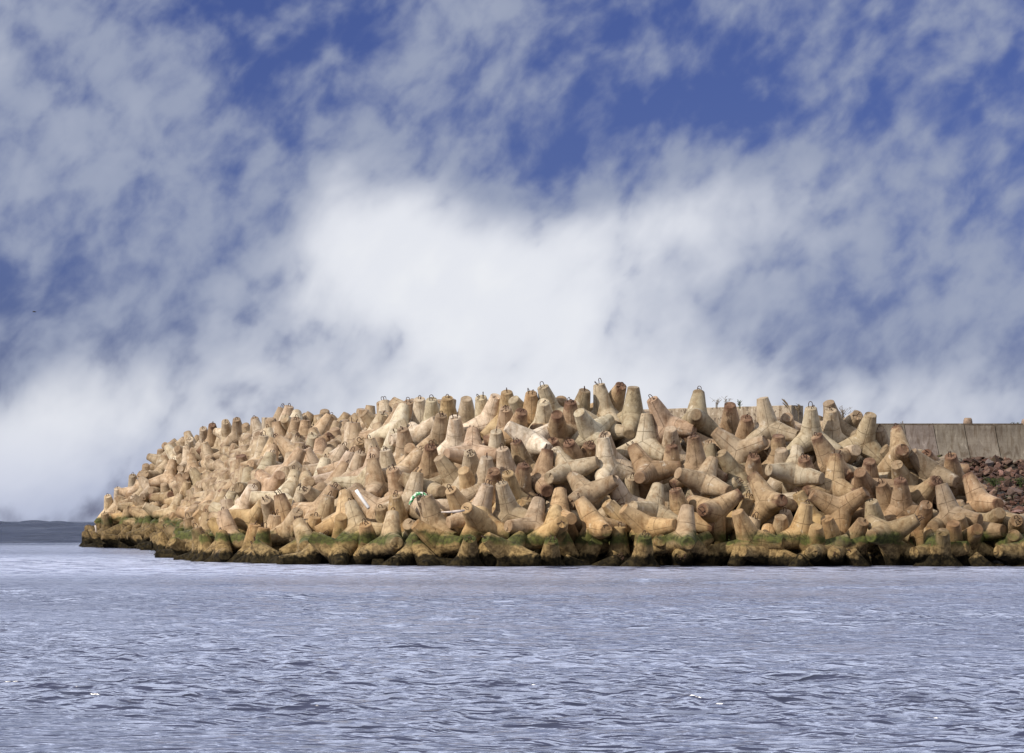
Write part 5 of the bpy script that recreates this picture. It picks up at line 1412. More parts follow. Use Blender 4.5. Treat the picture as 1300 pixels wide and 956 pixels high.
-20.72,213.37,3.04,0.943,-0.246,-0.196,0.112,s,0,1,-1
-11.08,170.41,4.71,0.789,0.572,-0.031,0.222,k,2,2,-1
-25.59,226.05,5.79,-0.273,-0.256,-0.501,-0.781,d,2,1,-1
-9.99,159.72,3.12,0.894,-0.082,0.139,0.419,s,0,2,-1
-12.87,167.77,4.44,-0.592,0.03,-0.169,0.788,s,0,2,-1
-8.14,166.19,4.99,0.297,0.761,-0.135,0.56,d,1,2,-1
-21.05,233.1,5.6,-0.204,0.911,0.171,-0.315,k,3,0,-1
-7.71,161.85,5.03,-0.071,-0.168,0.005,0.983,d,0,1,-1
-19.42,201.81,3.36,0.288,-0.554,-0.114,0.772,p,3,1,-1
12.29,155.8,4.78,-0.022,-0.13,-0.166,0.977,r,0,1,-1
-0.87,144.04,5.11,-0.001,-0.397,-0.916,0.059,s,3,2,-1
-18.91,190.93,1.77,-0.412,-0.879,0.16,-0.177,o,1,1,-1
-13.44,158.46,2.15,0.824,-0.083,-0.093,0.552,o,0,1,-1
-11.39,183.93,5.84,0.226,-0.453,-0.038,0.862,d,0,0,-1
-4.4,153.18,5.81,0.524,-0.028,-0.002,0.851,d,0,2,-1
-17.17,226.54,5.69,-0.621,0.478,0.548,-0.294,k,3,2,-1
-2.89,150.26,5.61,0.396,-0.094,-0.072,0.911,s,0,1,-1
-19.8,186.07,0.15,0.076,0.364,-0.894,0.249,o,1,1,-1
-28.49,233.5,3.69,-0.564,-0.315,0.047,0.762,s,0,1,-1
-17.68,193.24,3.45,0.785,0.161,0.188,0.568,k,0,1,-1
-12.18,157.33,2.82,-0.443,0.12,0.298,-0.837,k,0,0,-1
-16.93,163.74,-0.09,-0.639,-0.216,0.187,0.714,s,0,1,-1
-23.28,221.26,5.14,0.726,0.201,-0.092,-0.651,p,0,1,-1
-7.95,139.01,-0.46,-0.92,-0.1,-0.236,0.295,s,0,1,-1
17.73,132.83,-0.72,0.181,-0.249,-0.946,-0.102,d,1,1,265
-16.94,172.1,0.73,-0.932,-0.054,0.246,0.26,o,0,1,-1
-16.58,201.96,5.72,0.49,-0.672,0.528,0.173,s,3,1,-1
-17.85,213.1,5.92,0.617,-0.321,-0.647,0.312,k,1,2,-1
-17.65,169.26,0.15,0.767,0.192,-0.191,0.582,o,0,1,-1
-16.59,204.43,5.68,0.54,-0.481,-0.674,0.149,k,1,1,-1
-19.33,212.08,4.92,0.839,-0.44,-0.041,0.317,s,0,1,-1
22.25,133.83,-0.33,-0.76,0.319,0.555,-0.115,b,1,1,291
-10.18,162.74,3.53,-0.146,-0.62,0.77,0.022,s,1,1,-1
-20.45,189.51,0.13,-0.202,0.341,0.05,0.917,s,0,1,-1
-9.52,139.97,-0.74,0.299,0.031,0.47,-0.83,d,3,2,-1
-7.46,144.86,1.91,0.266,-0.733,0.454,-0.431,d,3,2,-1
-18.5,183.89,1.19,0.002,-0.407,-0.498,0.766,d,3,0,-1
17.56,140.03,3.23,-0.516,0.607,0.517,0.312,s,1,1,-1
-16.29,170.69,1.46,-0.788,-0.544,0.071,0.28,s,2,1,-1
-18.22,200.48,4.08,0.142,0.487,0.535,-0.675,p,3,1,-1
-13.22,175.35,5.46,0.13,-0.128,0.227,0.957,k,0,1,-1
-8.24,180.29,5.65,0.345,0.3,-0.331,0.826,r,0,0,-1
-2.2,136.94,1.33,-0.7,-0.4,0.354,0.475,o,2,2,-1
-17.48,208.7,5.86,-0.621,-0.058,-0.5,-0.601,r,2,0,-1
-3.35,140.48,1.74,-0.559,0.757,-0.338,-0.008,o,3,2,-1
-4.29,149.27,4.61,-0.165,-0.013,0.141,0.976,p,0,1,-1
-6.53,139.52,0.47,-0.395,0.244,-0.44,-0.769,s,2,2,-1
10.83,143.82,4.92,0.4,0.294,-0.678,0.542,s,1,0,-1
-21.19,209.23,2.19,0.609,-0.285,-0.315,0.67,o,0,1,-1
0.5,142.17,4.48,-0.551,-0.321,-0.039,0.769,p,0,2,-1
-22.11,198.96,-0.4,0.081,-0.163,0.459,-0.869,o,0,1,-1
-22.76,213.56,0.92,0.093,-0.896,-0.384,-0.201,o,1,0,-1
13.89,134.25,0.27,0.58,-0.752,-0.129,0.283,s,3,1,-1
10.64,140.62,4.05,-0.164,0.236,-0.283,-0.915,o,0,1,-1
-17.53,196.6,4.16,-0.624,0.244,-0.204,0.714,s,0,1,-1
-5.52,156.05,5.5,0.095,-0.075,0.059,0.991,s,0,1,-1
-4.36,141.9,2.35,-0.805,-0.216,-0.079,-0.547,d,0,1,-1
-16.72,211.87,5.77,0.514,0.227,0.814,0.146,k,2,1,-1
20.69,150.82,2.63,-0.059,-0.975,-0.046,0.209,s,2,2,-1
0.08,164.68,5.98,0.646,0.532,-0.302,0.457,k,1,1,-1
-31.53,231.53,0.08,-0.022,0.449,0.649,0.614,s,1,1,-1
-13.39,172.53,4.88,-0.924,0.073,-0.096,0.363,s,0,1,-1
-24.31,222.69,3.87,0.511,-0.125,-0.171,0.833,d,0,1,-1
-17.06,234.88,5.49,0.049,0.662,-0.662,0.348,k,1,1,-1
-13.97,150.06,0.24,0.327,-0.846,0.253,0.336,o,3,1,-1
-4.35,144.11,3.04,0.603,-0.597,-0.311,-0.428,p,1,2,-1
-26.32,219.66,0.64,0.161,0.114,0.141,0.97,o,0,0,-1
-5.52,174.36,5.63,0.842,0.261,-0.388,0.269,p,0,1,-1
-15.21,157.08,0.16,-0.239,-0.33,-0.908,-0.098,o,2,1,-1
0.91,152.3,5.75,0.396,-0.412,0.81,0.128,p,3,1,-1
-5.39,142.93,2.33,0.607,-0.431,0.618,0.251,s,3,2,-1
-27.91,225.42,1.72,-0.922,-0.062,-0.196,0.329,d,0,1,-1
-3.8,147.4,4.07,-0.363,-0.447,-0.158,-0.802,k,0,2,-1
-5.63,167.02,5.57,-0.426,-0.774,0.376,0.278,p,2,1,-1
-0.1,139.66,3.29,0.15,0.724,0.565,-0.365,k,3,1,-1
-21.01,206.71,1.62,-0.701,0.009,-0.055,0.711,o,0,1,-1
-2.21,135.05,0.4,-0.033,0.214,0.658,-0.721,s,3,1,-1
20.11,153.34,2.9,-0.875,0.265,-0.268,0.303,b,0,0,-1
-6.12,135.61,-0.94,-0.908,-0.372,-0.045,0.188,o,0,1,-1
-22.83,227.63,5.52,0.405,0.348,-0.269,-0.801,k,0,1,-1
-11.97,148.82,1.54,-0.96,0.031,0.088,-0.263,o,0,1,-1
-13.32,163.71,3.41,0.579,0.038,-0.421,0.697,d,0,2,-1
-16.19,158.92,-0.31,-0.146,-0.56,0.048,0.814,d,2,1,-1
-18.17,175.57,-0.09,0.926,0.058,0.092,0.362,d,0,1,-1
-14.2,159.98,2.22,-0.064,-0.801,-0.517,0.296,s,3,1,-1"""
LABELS = """dull tan tetrapod sprawled on its side, second row where sea wall begins
sandy tetrapod pointing a leg seaward, waterline row below the bare parapet
golden tetrapod sprawled on its side, waterline row right of the thin pole
brown tetrapod sprawled on its side, third row below the twiggy bush
rust-stained tetrapod pointing a leg seaward, second row below the weedy parapet
sandy tetrapod tipped backward, fourth row below the feathery grass
brown tetrapod pointing a leg seaward, fourth row below the bare parapet
pinkish tetrapod leaning right, fourth row below the weedy parapet
golden tetrapod pointing a leg seaward, second row under the highest crest, leftmost
golden tetrapod pointing a leg seaward, second row under the highest crest, second from left
golden tetrapod pointing a leg seaward, second row under the highest crest, rightmost
golden tetrapod leaning left, waterline row below the weedy parapet, leftmost
golden tetrapod leaning left, waterline row below the weedy parapet, rightmost
rust-stained tetrapod pointing a leg seaward, third row below the feathery grass
sandy tetrapod pointing a leg seaward, waterline row around the white pipe
sandy tetrapod leaning left, fourth row under the highest crest
dull tan tetrapod sprawled on its side, third row under the highest crest
golden tetrapod pointing a leg seaward, waterline row below the parapet end
golden tetrapod tipped backward, second row above the driftwood board
golden tetrapod sprawled on its side, waterline row around the green rope
golden tetrapod sprawled on its side, second row below the bare parapet
dull tan tetrapod leaning left, fifth row below the weedy parapet
sandy tetrapod with a leg straight up, crest row below the feathery grass
dull tan tetrapod tipped forward, fifth row left of the sea wall, leftmost
dull tan tetrapod tipped forward, fifth row left of the sea wall, rightmost
golden tetrapod tipped backward, waterline row below the feathery grass
rust-stained tetrapod with a leg straight up, third row below the twiggy bush
sandy tetrapod with a leg straight up, fifth row below the bare parapet
golden tetrapod with a leg straight up, second row below the feathery grass
grey-brown tetrapod leaning left, fourth row left of the rubble
pale beige tetrapod pointing a leg seaward, fourth row under the highest crest
pinkish tetrapod leaning left, crest row below the bare parapet
pale beige tetrapod leaning left, crest row under the highest crest
whitish tetrapod sprawled on its side, fifth row right of the thin pole
grey-brown tetrapod with a leg straight up, second row left of the rubble
rust-stained tetrapod pointing a leg seaward, third row in front of rubble
rust-stained tetrapod pointing a leg seaward, fifth row where sea wall begins
dull tan tetrapod with a leg straight up, crest row below the bare parapet
dull tan tetrapod pointing a leg seaward, crest row below the bare parapet
sandy tetrapod tipped forward, fifth row below the feathery grass
grey-brown tetrapod tipped forward, waterline row left of the rubble
sandy tetrapod tipped backward, second row right of the thin pole
rust-stained tetrapod tipped forward, third row where sea wall begins
sandy tetrapod tipped forward, second row right of the thin pole
pinkish tetrapod tipped backward, fifth row above the driftwood board
rust-stained tetrapod leaning left, fourth row below the twiggy bush
sandy tetrapod tipped backward, second row below the bare parapet
rust-stained tetrapod with a leg straight up, fourth row below the bare parapet, leftmost
rust-stained tetrapod with a leg straight up, fourth row below the bare parapet, rightmost
rust-stained tetrapod pointing a leg seaward, fourth row right of the thin pole
brown tetrapod tipped backward, waterline row left of the rubble
golden tetrapod tipped forward, waterline row below the bare parapet
pinkish tetrapod pointing a leg seaward, third row around the white pipe
sandy tetrapod with a leg straight up, waterline row left of the parapet end
sandy tetrapod pointing a leg seaward, waterline row below the twiggy bush
dull tan tetrapod leaning left, second row around the green rope
rust-stained tetrapod sprawled on its side, crest row under the highest crest
sandy tetrapod with a leg straight up, second row above the driftwood board
dull tan tetrapod leaning left, fourth row below the weedy parapet
golden tetrapod tipped forward, waterline row above the driftwood board
sandy tetrapod leaning left, second row around the white pipe
sandy tetrapod with a leg straight up, crest row under the highest crest
rust-stained tetrapod leaning left, second row below the bare parapet
golden tetrapod with a leg straight up, waterline row under the highest crest
whitish tetrapod tipped forward, fifth row above the driftwood board
pale beige tetrapod leaning right, crest row above the driftwood board
sandy tetrapod leaning right, waterline row below the parapet end
sandy tetrapod leaning right, second row below the parapet end
brown tetrapod pointing a leg seaward, waterline row below the twiggy bush
grey-brown tetrapod leaning right, waterline row in front of rubble
brown tetrapod tipped forward, second row where sea wall begins
sandy tetrapod with a leg straight up, third row around the green rope
pale beige tetrapod pointing a leg seaward, crest row around the white pipe
rust-stained tetrapod sprawled on its side, third row left of the rubble
golden tetrapod pointing a leg seaward, waterline row around the green rope
sandy tetrapod tipped forward, fifth row below the twiggy bush
golden tetrapod pointing a leg seaward, waterline row left of the parapet end, leftmost
golden tetrapod pointing a leg seaward, waterline row left of the parapet end, rightmost
sandy tetrapod pointing a leg seaward, waterline row around the green rope
golden tetrapod sprawled on its side, second row left of the parapet end
golden tetrapod tipped forward, waterline row around the white pipe
pinkish tetrapod leaning left, second row around the white pipe
brown tetrapod sprawled on its side, third row left of the sea wall
pale beige tetrapod sprawled on its side, crest row around the green rope
rust-stained tetrapod tipped forward, fourth row around the green rope
golden tetrapod tipped backward, second row below the parapet end
golden tetrapod tipped forward, waterline row right of the thin pole
rust-stained tetrapod tipped forward, fourth row left of the rubble
pale beige tetrapod pointing a leg seaward, third row below the parapet end
golden tetrapod pointing a leg seaward, waterline row below the bare parapet, leftmost
golden tetrapod pointing a leg seaward, waterline row below the bare parapet, rightmost
sandy tetrapod with a leg straight up, third row above the driftwood board
dull tan tetrapod leaning left, fourth row above the driftwood board
dull tan tetrapod pointing a leg seaward, third row around the green rope
pinkish tetrapod sprawled on its side, third row below the parapet end
rust-stained tetrapod tipped forward, crest row below the weedy parapet
pinkish tetrapod pointing a leg seaward, fourth row around the green rope
rust-stained tetrapod tipped forward, third row right of the thin pole
sandy tetrapod pointing a leg seaward, waterline row below the parapet end
pinkish tetrapod leaning right, second row below the parapet end
sandy tetrapod pointing a leg seaward, waterline row left of the parapet end
dull tan tetrapod tipped forward, fifth row around the green rope, leftmost
dull tan tetrapod tipped forward, fifth row around the green rope, rightmost
golden tetrapod leaning right, waterline row under the highest crest
rust-stained tetrapod leaning left, fourth row right of the thin pole
dull tan tetrapod sprawled on its side, fourth row where sea wall begins, leftmost
dull tan tetrapod sprawled on its side, fourth row where sea wall begins, rightmost
sandy tetrapod leaning left, third row under the highest crest
brown tetrapod sprawled on its side, waterline row in front of rubble
golden tetrapod leaning left, second row above the driftwood board
rust-stained tetrapod tipped forward, crest row right of the thin pole
sandy tetrapod tipped forward, fourth row right of the thin pole
brown tetrapod tipped forward, waterline row left of the rubble
rust-stained tetrapod tipped forward, fifth row below the weedy parapet
golden tetrapod sprawled on its side, waterline row under the highest crest
dull tan tetrapod with a leg straight up, second row below the parapet end
rust-stained tetrapod tipped forward, fourth row below the feathery grass, leftmost
rust-stained tetrapod tipped forward, fourth row below the feathery grass, rightmost
pinkish tetrapod pointing a leg seaward, fifth row on left shoulder, leftmost
pinkish tetrapod pointing a leg seaward, fifth row on left shoulder, rightmost
brown tetrapod leaning left, third row left of the sea wall
sandy tetrapod tipped forward, second row left of the sea wall
golden tetrapod leaning left, waterline row below the twiggy bush
rust-stained tetrapod leaning right, crest row under the highest crest
grey-brown tetrapod sprawled on its side, second row in front of rubble
sandy tetrapod tipped forward, fifth row below the bare parapet
golden tetrapod tipped forward, third row right of the thin pole
golden tetrapod tipped forward, waterline row below the twiggy bush
grey-brown tetrapod tipped forward, waterline row in front of rubble
golden tetrapod leaning left, second row under the highest crest
sandy tetrapod tipped forward, crest row above the driftwood board
pinkish tetrapod leaning right, fourth row below the parapet end, leftmost
pinkish tetrapod leaning right, fourth row below the parapet end, rightmost
pale beige tetrapod tipped forward, crest row right of the thin pole
golden tetrapod tipped forward, crest row right of the thin pole, leftmost
golden tetrapod tipped forward, crest row right of the thin pole, rightmost
golden tetrapod tipped forward, second row around the green rope
grey-brown tetrapod pointing a leg seaward, second row in front of rubble, leftmost
grey-brown tetrapod pointing a leg seaward, second row in front of rubble, rightmost
sandy tetrapod tipped forward, fourth row below the feathery grass
dull tan tetrapod leaning right, waterline row left of the sea wall
pinkish tetrapod leaning left, third row around the white pipe
rust-stained tetrapod with a leg straight up, second row below the parapet end
golden tetrapod with a leg straight up, waterline row left of the parapet end
sandy tetrapod tipped forward, fourth row above the driftwood board
golden tetrapod tipped forward, waterline row below the parapet end, leftmost
golden tetrapod tipped forward, waterline row below the parapet end, rightmost
pale beige tetrapod leaning right, third row left of the parapet end
grey-brown tetrapod leaning left, crest row below the twiggy bush
dull tan tetrapod tipped forward, crest row left of the parapet end
sandy tetrapod leaning right, fourth row around the white pipe, leftmost
sandy tetrapod leaning right, fourth row around the white pipe, rightmost
sandy tetrapod leaning left, crest row right of the thin pole, leftmost
sandy tetrapod leaning left, crest row right of the thin pole, rightmost
golden tetrapod leaning left, third row above the driftwood board
grey-brown tetrapod pointing a leg seaward, waterline row in front of rubble
pale beige tetrapod sprawled on its side, second row around the green rope
golden tetrapod leaning left, second row below the feathery grass
golden tetrapod tipped forward, second row below the weedy parapet
sandy tetrapod leaning right, fourth row below the parapet end
pale beige tetrapod tipped forward, crest row around the green rope, leftmost
pale beige tetrapod tipped forward, crest row around the green rope, rightmost
rust-stained tetrapod tipped forward, fourth row below the weedy parapet
golden tetrapod leaning right, waterline row at far left tip, leftmost
golden tetrapod leaning right, waterline row at far left tip, rightmost
sandy tetrapod leaning right, second row under the highest crest
rust-stained tetrapod leaning left, fourth row under the highest crest, leftmost
rust-stained tetrapod leaning left, fourth row under the highest crest, rightmost
dull tan tetrapod pointing a leg seaward, third row left of the parapet end
rust-stained tetrapod leaning left, waterline row left of the sea wall
dull tan tetrapod leaning left, waterline row where sea wall begins
sandy tetrapod pointing a leg seaward, third row on left shoulder
golden tetrapod pointing a leg seaward, waterline row above the driftwood board
dull tan tetrapod tipped forward, crest row under the highest crest
pinkish tetrapod leaning left, fifth row below the parapet end
dull tan tetrapod tipped forward, waterline row below the feathery grass
rust-stained tetrapod tipped forward, crest row under the highest crest
golden tetrapod with a leg straight up, waterline row on left shoulder, leftmost
golden tetrapod with a leg straight up, waterline row on left shoulder, rightmost
golden tetrapod tipped forward, crest row above the driftwood board
pale beige tetrapod tipped forward, fifth row above the driftwood board
rust-stained tetrapod tipped forward, third row above the driftwood board
sandy tetrapod with a leg straight up, waterline row below the parapet end
sandy tetrapod leaning left, second row below the parapet end
sandy tetrapod with a leg straight up, fourth row around the white pipe, leftmost
sandy tetrapod with a leg straight up, fourth row around the white pipe, rightmost
pinkish tetrapod tipped forward, crest row right of the thin pole
pinkish tetrapod leaning right, crest row below the parapet end
sandy tetrapod leaning left, crest row under the highest crest
sandy tetrapod tipped forward, crest row left of the parapet end
dull tan tetrapod leaning right, second row at far left tip
sandy tetrapod tipped forward, fifth row under the highest crest
pinkish tetrapod pointing a leg seaward, fifth row around the green rope
pale beige tetrapod leaning right, fourth row below the parapet end
golden tetrapod sprawled on its side, waterline row on left shoulder
sandy tetrapod tipped forward, waterline row at far left tip
rust-stained tetrapod tipped forward, third row left of the sea wall
grey-brown tetrapod pointing a leg seaward, second row left of the rubble
dull tan tetrapod with a leg straight up, second row at far left tip
dull tan tetrapod with a leg straight up, waterline row on left shoulder, leftmost
dull tan tetrapod with a leg straight up, waterline row on left shoulder, second from left
dull tan tetrapod with a leg straight up, waterline row on left shoulder, rightmost
dull tan tetrapod sprawled on its side, crest row left of the sea wall
sandy tetrapod tipped forward, third row below the bare parapet
pinkish tetrapod tipped backward, fourth row around the white pipe
grey-brown tetrapod leaning left, waterline row in front of rubble
pinkish tetrapod leaning right, third row below the parapet end
dull tan tetrapod with a leg straight up, fifth row around the white pipe
sandy tetrapod pointing a leg seaward, fourth row below the parapet end
pinkish tetrapod pointing a leg seaward, third row below the parapet end
dull tan tetrapod sprawled on its side, third row below the parapet end
rust-stained tetrapod pointing a leg seaward, fourth row on left shoulder
pale beige tetrapod tipped forward, crest row above the driftwood board
rust-stained tetrapod tipped forward, crest row left of the parapet end
sandy tetrapod with a leg straight up, fifth row left of the parapet end
sandy tetrapod tipped backward, crest row below the parapet end
dull tan tetrapod sprawled on its side, crest row below the feathery grass
pinkish tetrapod tipped backward, fourth row left of the parapet end
sandy tetrapod leaning left, fourth row at far left tip
sandy tetrapod pointing a leg seaward, fifth row below the twiggy bush
pinkish tetrapod leaning right, fifth row on left shoulder
pale beige tetrapod with a leg straight up, crest row on left shoulder
sandy tetrapod leaning right, waterline row below the feathery grass
sandy tetrapod tipped backward, waterline row at far left tip
rust-stained tetrapod tipped forward, fourth row under the highest crest
golden tetrapod sprawled on its side, waterline row left of the parapet end
sandy tetrapod leaning right, second row around the green rope
sandy tetrapod leaning right, third row below the weedy parapet
dull tan tetrapod tipped forward, second row around the white pipe
pinkish tetrapod tipped backward, fifth row below the parapet end
pinkish tetrapod with a leg straight up, crest row below the parapet end
rust-stained tetrapod tipped forward, fourth row left of the parapet end
sandy tetrapod pointing a leg seaward, crest row on left shoulder
pinkish tetrapod with a leg straight up, third row on left shoulder
dull tan tetrapod leaning right, second row left of the parapet end
dull tan tetrapod pointing a leg seaward, fourth row below the weedy parapet
sandy tetrapod leaning right, crest row around the white pipe
sandy tetrapod leaning left, fourth row below the parapet end, leftmost
sandy tetrapod leaning left, fourth row below the parapet end, rightmost
pinkish tetrapod pointing a leg seaward, fourth row at far left tip
pinkish tetrapod leaning left, crest row around the white pipe
dull tan tetrapod leaning right, crest row on left shoulder
pale beige tetrapod tipped forward, second row below the parapet end
pinkish tetrapod pointing a leg seaward, second row on left shoulder
rust-stained tetrapod sprawled on its side, fifth row below the weedy parapet
rust-stained tetrapod sprawled on its side, fourth row left of the rubble
sandy tetrapod with a leg straight up, second row left of the parapet end, leftmost
sandy tetrapod with a leg straight up, second row left of the parapet end, rightmost
golden tetrapod leaning right, waterline row on left shoulder
sandy tetrapod leaning right, waterline row on left shoulder
dull tan tetrapod leaning left, fourth row on left shoulder
pinkish tetrapod pointing a leg seaward, crest row below the parapet end
golden tetrapod tipped backward, second row below the weedy parapet
pinkish tetrapod tipped forward, crest row below the parapet end
golden tetrapod pointing a leg seaward, waterline row at far left tip, leftmost
golden tetrapod pointing a leg seaward, waterline row at far left tip, rightmost
pale beige tetrapod sprawled on its side, second row on left shoulder
pinkish tetrapod pointing a leg seaward, crest row around the white pipe
sandy tetrapod tipped forward, crest row on left shoulder
whitish tetrapod tipped forward, fifth row around the white pipe
pale beige tetrapod tipped forward, third row at far left tip, leftmost
pale beige tetrapod tipped forward, third row at far left tip, rightmost
sandy tetrapod with a leg straight up, crest row left of the parapet end
pale beige tetrapod with a leg straight up, crest row around the white pipe
brown tetrapod leaning left, second row left of the sea wall
dull tan tetrapod pointing a leg seaward, waterline row left of the sea wall
pale beige tetrapod tipped forward, fifth row below the parapet end
sandy tetrapod pointing a leg seaward, second row at far left tip
pale beige tetrapod pointing a leg seaward, fourth row below the parapet end
pale beige tetrapod pointing a leg seaward, crest row on left shoulder
pinkish tetrapod with a leg straight up, fifth row left of the parapet end
sandy tetrapod leaning left, third row below the feathery grass
sandy tetrapod leaning left, third row at far left tip
sandy tetrapod sprawled on its side, fourth row left of the sea wall
sandy tetrapod tipped forward, crest row below the parapet end
pinkish tetrapod sprawled on its side, fifth row around the white pipe
sandy tetrapod tipped forward, waterline row below the feathery grass
golden tetrapod tipped forward, second row right of the thin pole
sandy tetrapod leaning right, third row at far left tip
dull tan tetrapod with a leg straight up, crest row below the parapet end
dull tan tetrapod leaning left, waterline row on left shoulder
pale beige tetrapod with a leg straight up, fifth row below the parapet end
pinkish tetrapod pointing a leg seaward, fourth row on left shoulder
sandy tetrapod sprawled on its side, second row left of the parapet end
dull tan tetrapod tipped backward, fifth row below the feathery grass
dull tan tetrapod tipped forward, crest row around the green rope
pale beige tetrapod tipped forward, crest row on left shoulder
golden tetrapod pointing a leg seaward, second row at far left tip
sandy tetrapod with a leg straight up, third row below the parapet end
sandy tetrapod pointing a leg seaward, second row right of the thin pole
pinkish tetrapod tipped forward, fifth row below the parapet end
brown tetrapod pointing a leg seaward, waterline row in front of rubble
pale beige tetrapod pointing a leg seaward, fifth row below the parapet end
sandy tetrapod tipped forward, fourth row at far left tip
pinkish tetrapod leaning left, crest row under the highest crest
sandy tetrapod pointing a leg seaward, waterline row below the weedy parapet
sandy tetrapod with a leg straight up, fifth row below the parapet end
sandy tetrapod leaning left, fifth row left of the parapet end
golden tetrapod leaning left, second row on left shoulder
rust-stained tetrapod sprawled on its side, fifth row below the parapet end""".split('\n')

def q_axis(a):            # rotation that takes +z to a
    return Vector((0, 0, 1)).rotation_difference(a)
mass_v, mass_f, mass_uv = [], [], []
_lv = np.array([v.co[:] for v in LOW.vertices]); _lf = [tuple(p.vertices) for p in LOW.polygons]
_luv = np.zeros(len(LOW.loops)*2); LOW.uv_layers[0].data.foreach_get('uv', _luv)
mass_n = 0
for i, row in enumerate(UNITS.split('\n')):
    w = row.split(',')
    p = Vector([float(x) for x in w[0:3]]); q = Quaternion([float(x) for x in w[3:7]]); q.normalize()
    c, up, nl, lab = w[7], int(w[8]), int(w[9]), int(w[10])
    if lab < 0:
        Mx = np.array(q.to_matrix()); vv = _lv @ Mx.T+np.array(p)
        mass_v.append(vv); mass_f += [tuple(k+mass_n for k in f) for f in _lf]; mass_n += len(_lv); mass_uv.append(_luv)
        continue
    o = bpy.data.objects.new('tetrapod', None); link(o); o.empty_display_size = .3
    o.location = p; o.rotation_mode = 'QUATERNION'; o.rotation_quaternion = q
    rnd = random.Random(i*13+5); b = rnd.uniform(.86, 1.12)
    tint = tuple(x*b*rnd.uniform(.97, 1.03) for x in PALETTE[c][:3])+(PALETTE[c][3],)
    legs = []
    for k in range(4):
        lgo = bpy.data.objects.new('leg', VARIANTS[i % len(VARIANTS)][k]); link(lgo, o); lgo.color = tint; legs.append(lgo)
    tag(o, LABELS[lab], 'tetrapod', 'concrete tetrapods heaped on the breakwater')
    for k in range(nl):
        l = bpy.data.objects.new('lifting_loop', LOOPS[(i+k) % 3]); link(l, legs[up])
        side = (.11 if k else -.11) if nl > 1 else 0.0
        qa = q_axis(AX[up]); tw = Quaternion((0, 0, 1), rnd.uniform(-.5, .5)+i)
        l.rotation_mode = 'QUATERNION'; l.rotation_quaternion = qa @ tw @ Quaternion((1, 0, 0), rnd.uniform(-.35, .35))
        l.location = AX[up]*LEG+qa @ (tw @ Vector((0, side*1.0, 0)))
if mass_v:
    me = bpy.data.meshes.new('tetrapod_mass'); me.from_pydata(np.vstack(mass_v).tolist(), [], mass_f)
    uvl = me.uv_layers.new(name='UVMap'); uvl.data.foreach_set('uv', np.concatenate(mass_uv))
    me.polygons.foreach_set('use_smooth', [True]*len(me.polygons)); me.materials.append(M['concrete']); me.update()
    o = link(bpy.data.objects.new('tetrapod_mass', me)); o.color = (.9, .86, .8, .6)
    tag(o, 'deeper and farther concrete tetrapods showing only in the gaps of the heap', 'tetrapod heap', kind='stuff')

# ------------------------------------------------------------------ mound under the tetrapods
EDGE = [(90,131.6),(-2.9,131.6),(-9.3,137.8),(-15.2,147.4),(-18.1,163.8),(-25.3,213),(-31.1,224),(-33.4,233),(-30,262),(-15,300),(90,300)]
def inside(x, y):
    c = np.zeros(np.shape(x), bool); n = len(EDGE)
    for i in range(n):
        x1, y1 = EDGE[i]; x2, y2 = EDGE[(i+1) % n]
        if y1 == y2: continue
        c ^= ((y1 > y) != (y2 > y)) & (x < (x2-x1)*(y-y1)/(y2-y1)+x1)
    return c
def edge_dist(x, y):
    d = np.full(np.shape(x), 1e9)
    for i in range(len(EDGE)-2):
        x1, y1 = EDGE[i]; x2, y2 = EDGE[i+1]
        t = np.clip(((x-x1)*(x2-x1)+(y-y1)*(y2-y1))/((x2-x1)**2+(y2-y1)**2), 0, 1)
        d = np.minimum(d, np.hypot(x-x1-t*(x2-x1), y-y1-t*(y2-y1)))
    return d
def mound_h(x, y):
    d = edge_dist(x, y)*np.where(inside(x, y), 1, -1)
    top = 7.0-.85*np.clip((x-5.5)/1.5, 0, 1)-1.5*np.clip((x-14.8)/3.2, 0, 1)-.8*np.clip((x-18)/3, 0, 1)
    k = .62+.5*np.clip((-10-x)/4, 0, 1)
    return np.where(d > 0, np.minimum(d*k, top), d*k)
def rubble_h(x, y): return np.clip(1.15+(y-136)*.172, -3, 5.3)
xs = np.arange(-46, 76, .8); ys = np.arange(122, 268, .8)
X, Y = np.meshgrid(xs, ys)
rs = np.random.default_rng(3)
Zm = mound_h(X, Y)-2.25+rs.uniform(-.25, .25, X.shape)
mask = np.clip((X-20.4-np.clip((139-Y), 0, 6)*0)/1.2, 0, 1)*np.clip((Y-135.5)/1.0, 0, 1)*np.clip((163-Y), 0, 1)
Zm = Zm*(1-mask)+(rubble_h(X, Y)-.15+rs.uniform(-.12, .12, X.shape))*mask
nx = len(xs)
fs = [(j*nx+i, j*nx+i+1, (j+1)*nx+i+1, (j+1)*nx+i) for j in range(len(ys)-1) for i in range(nx-1)]
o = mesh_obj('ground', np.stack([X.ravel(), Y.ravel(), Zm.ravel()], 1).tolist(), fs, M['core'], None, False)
tag(o, 'dark rock core of the breakwater under the tetrapods', kind='structure')

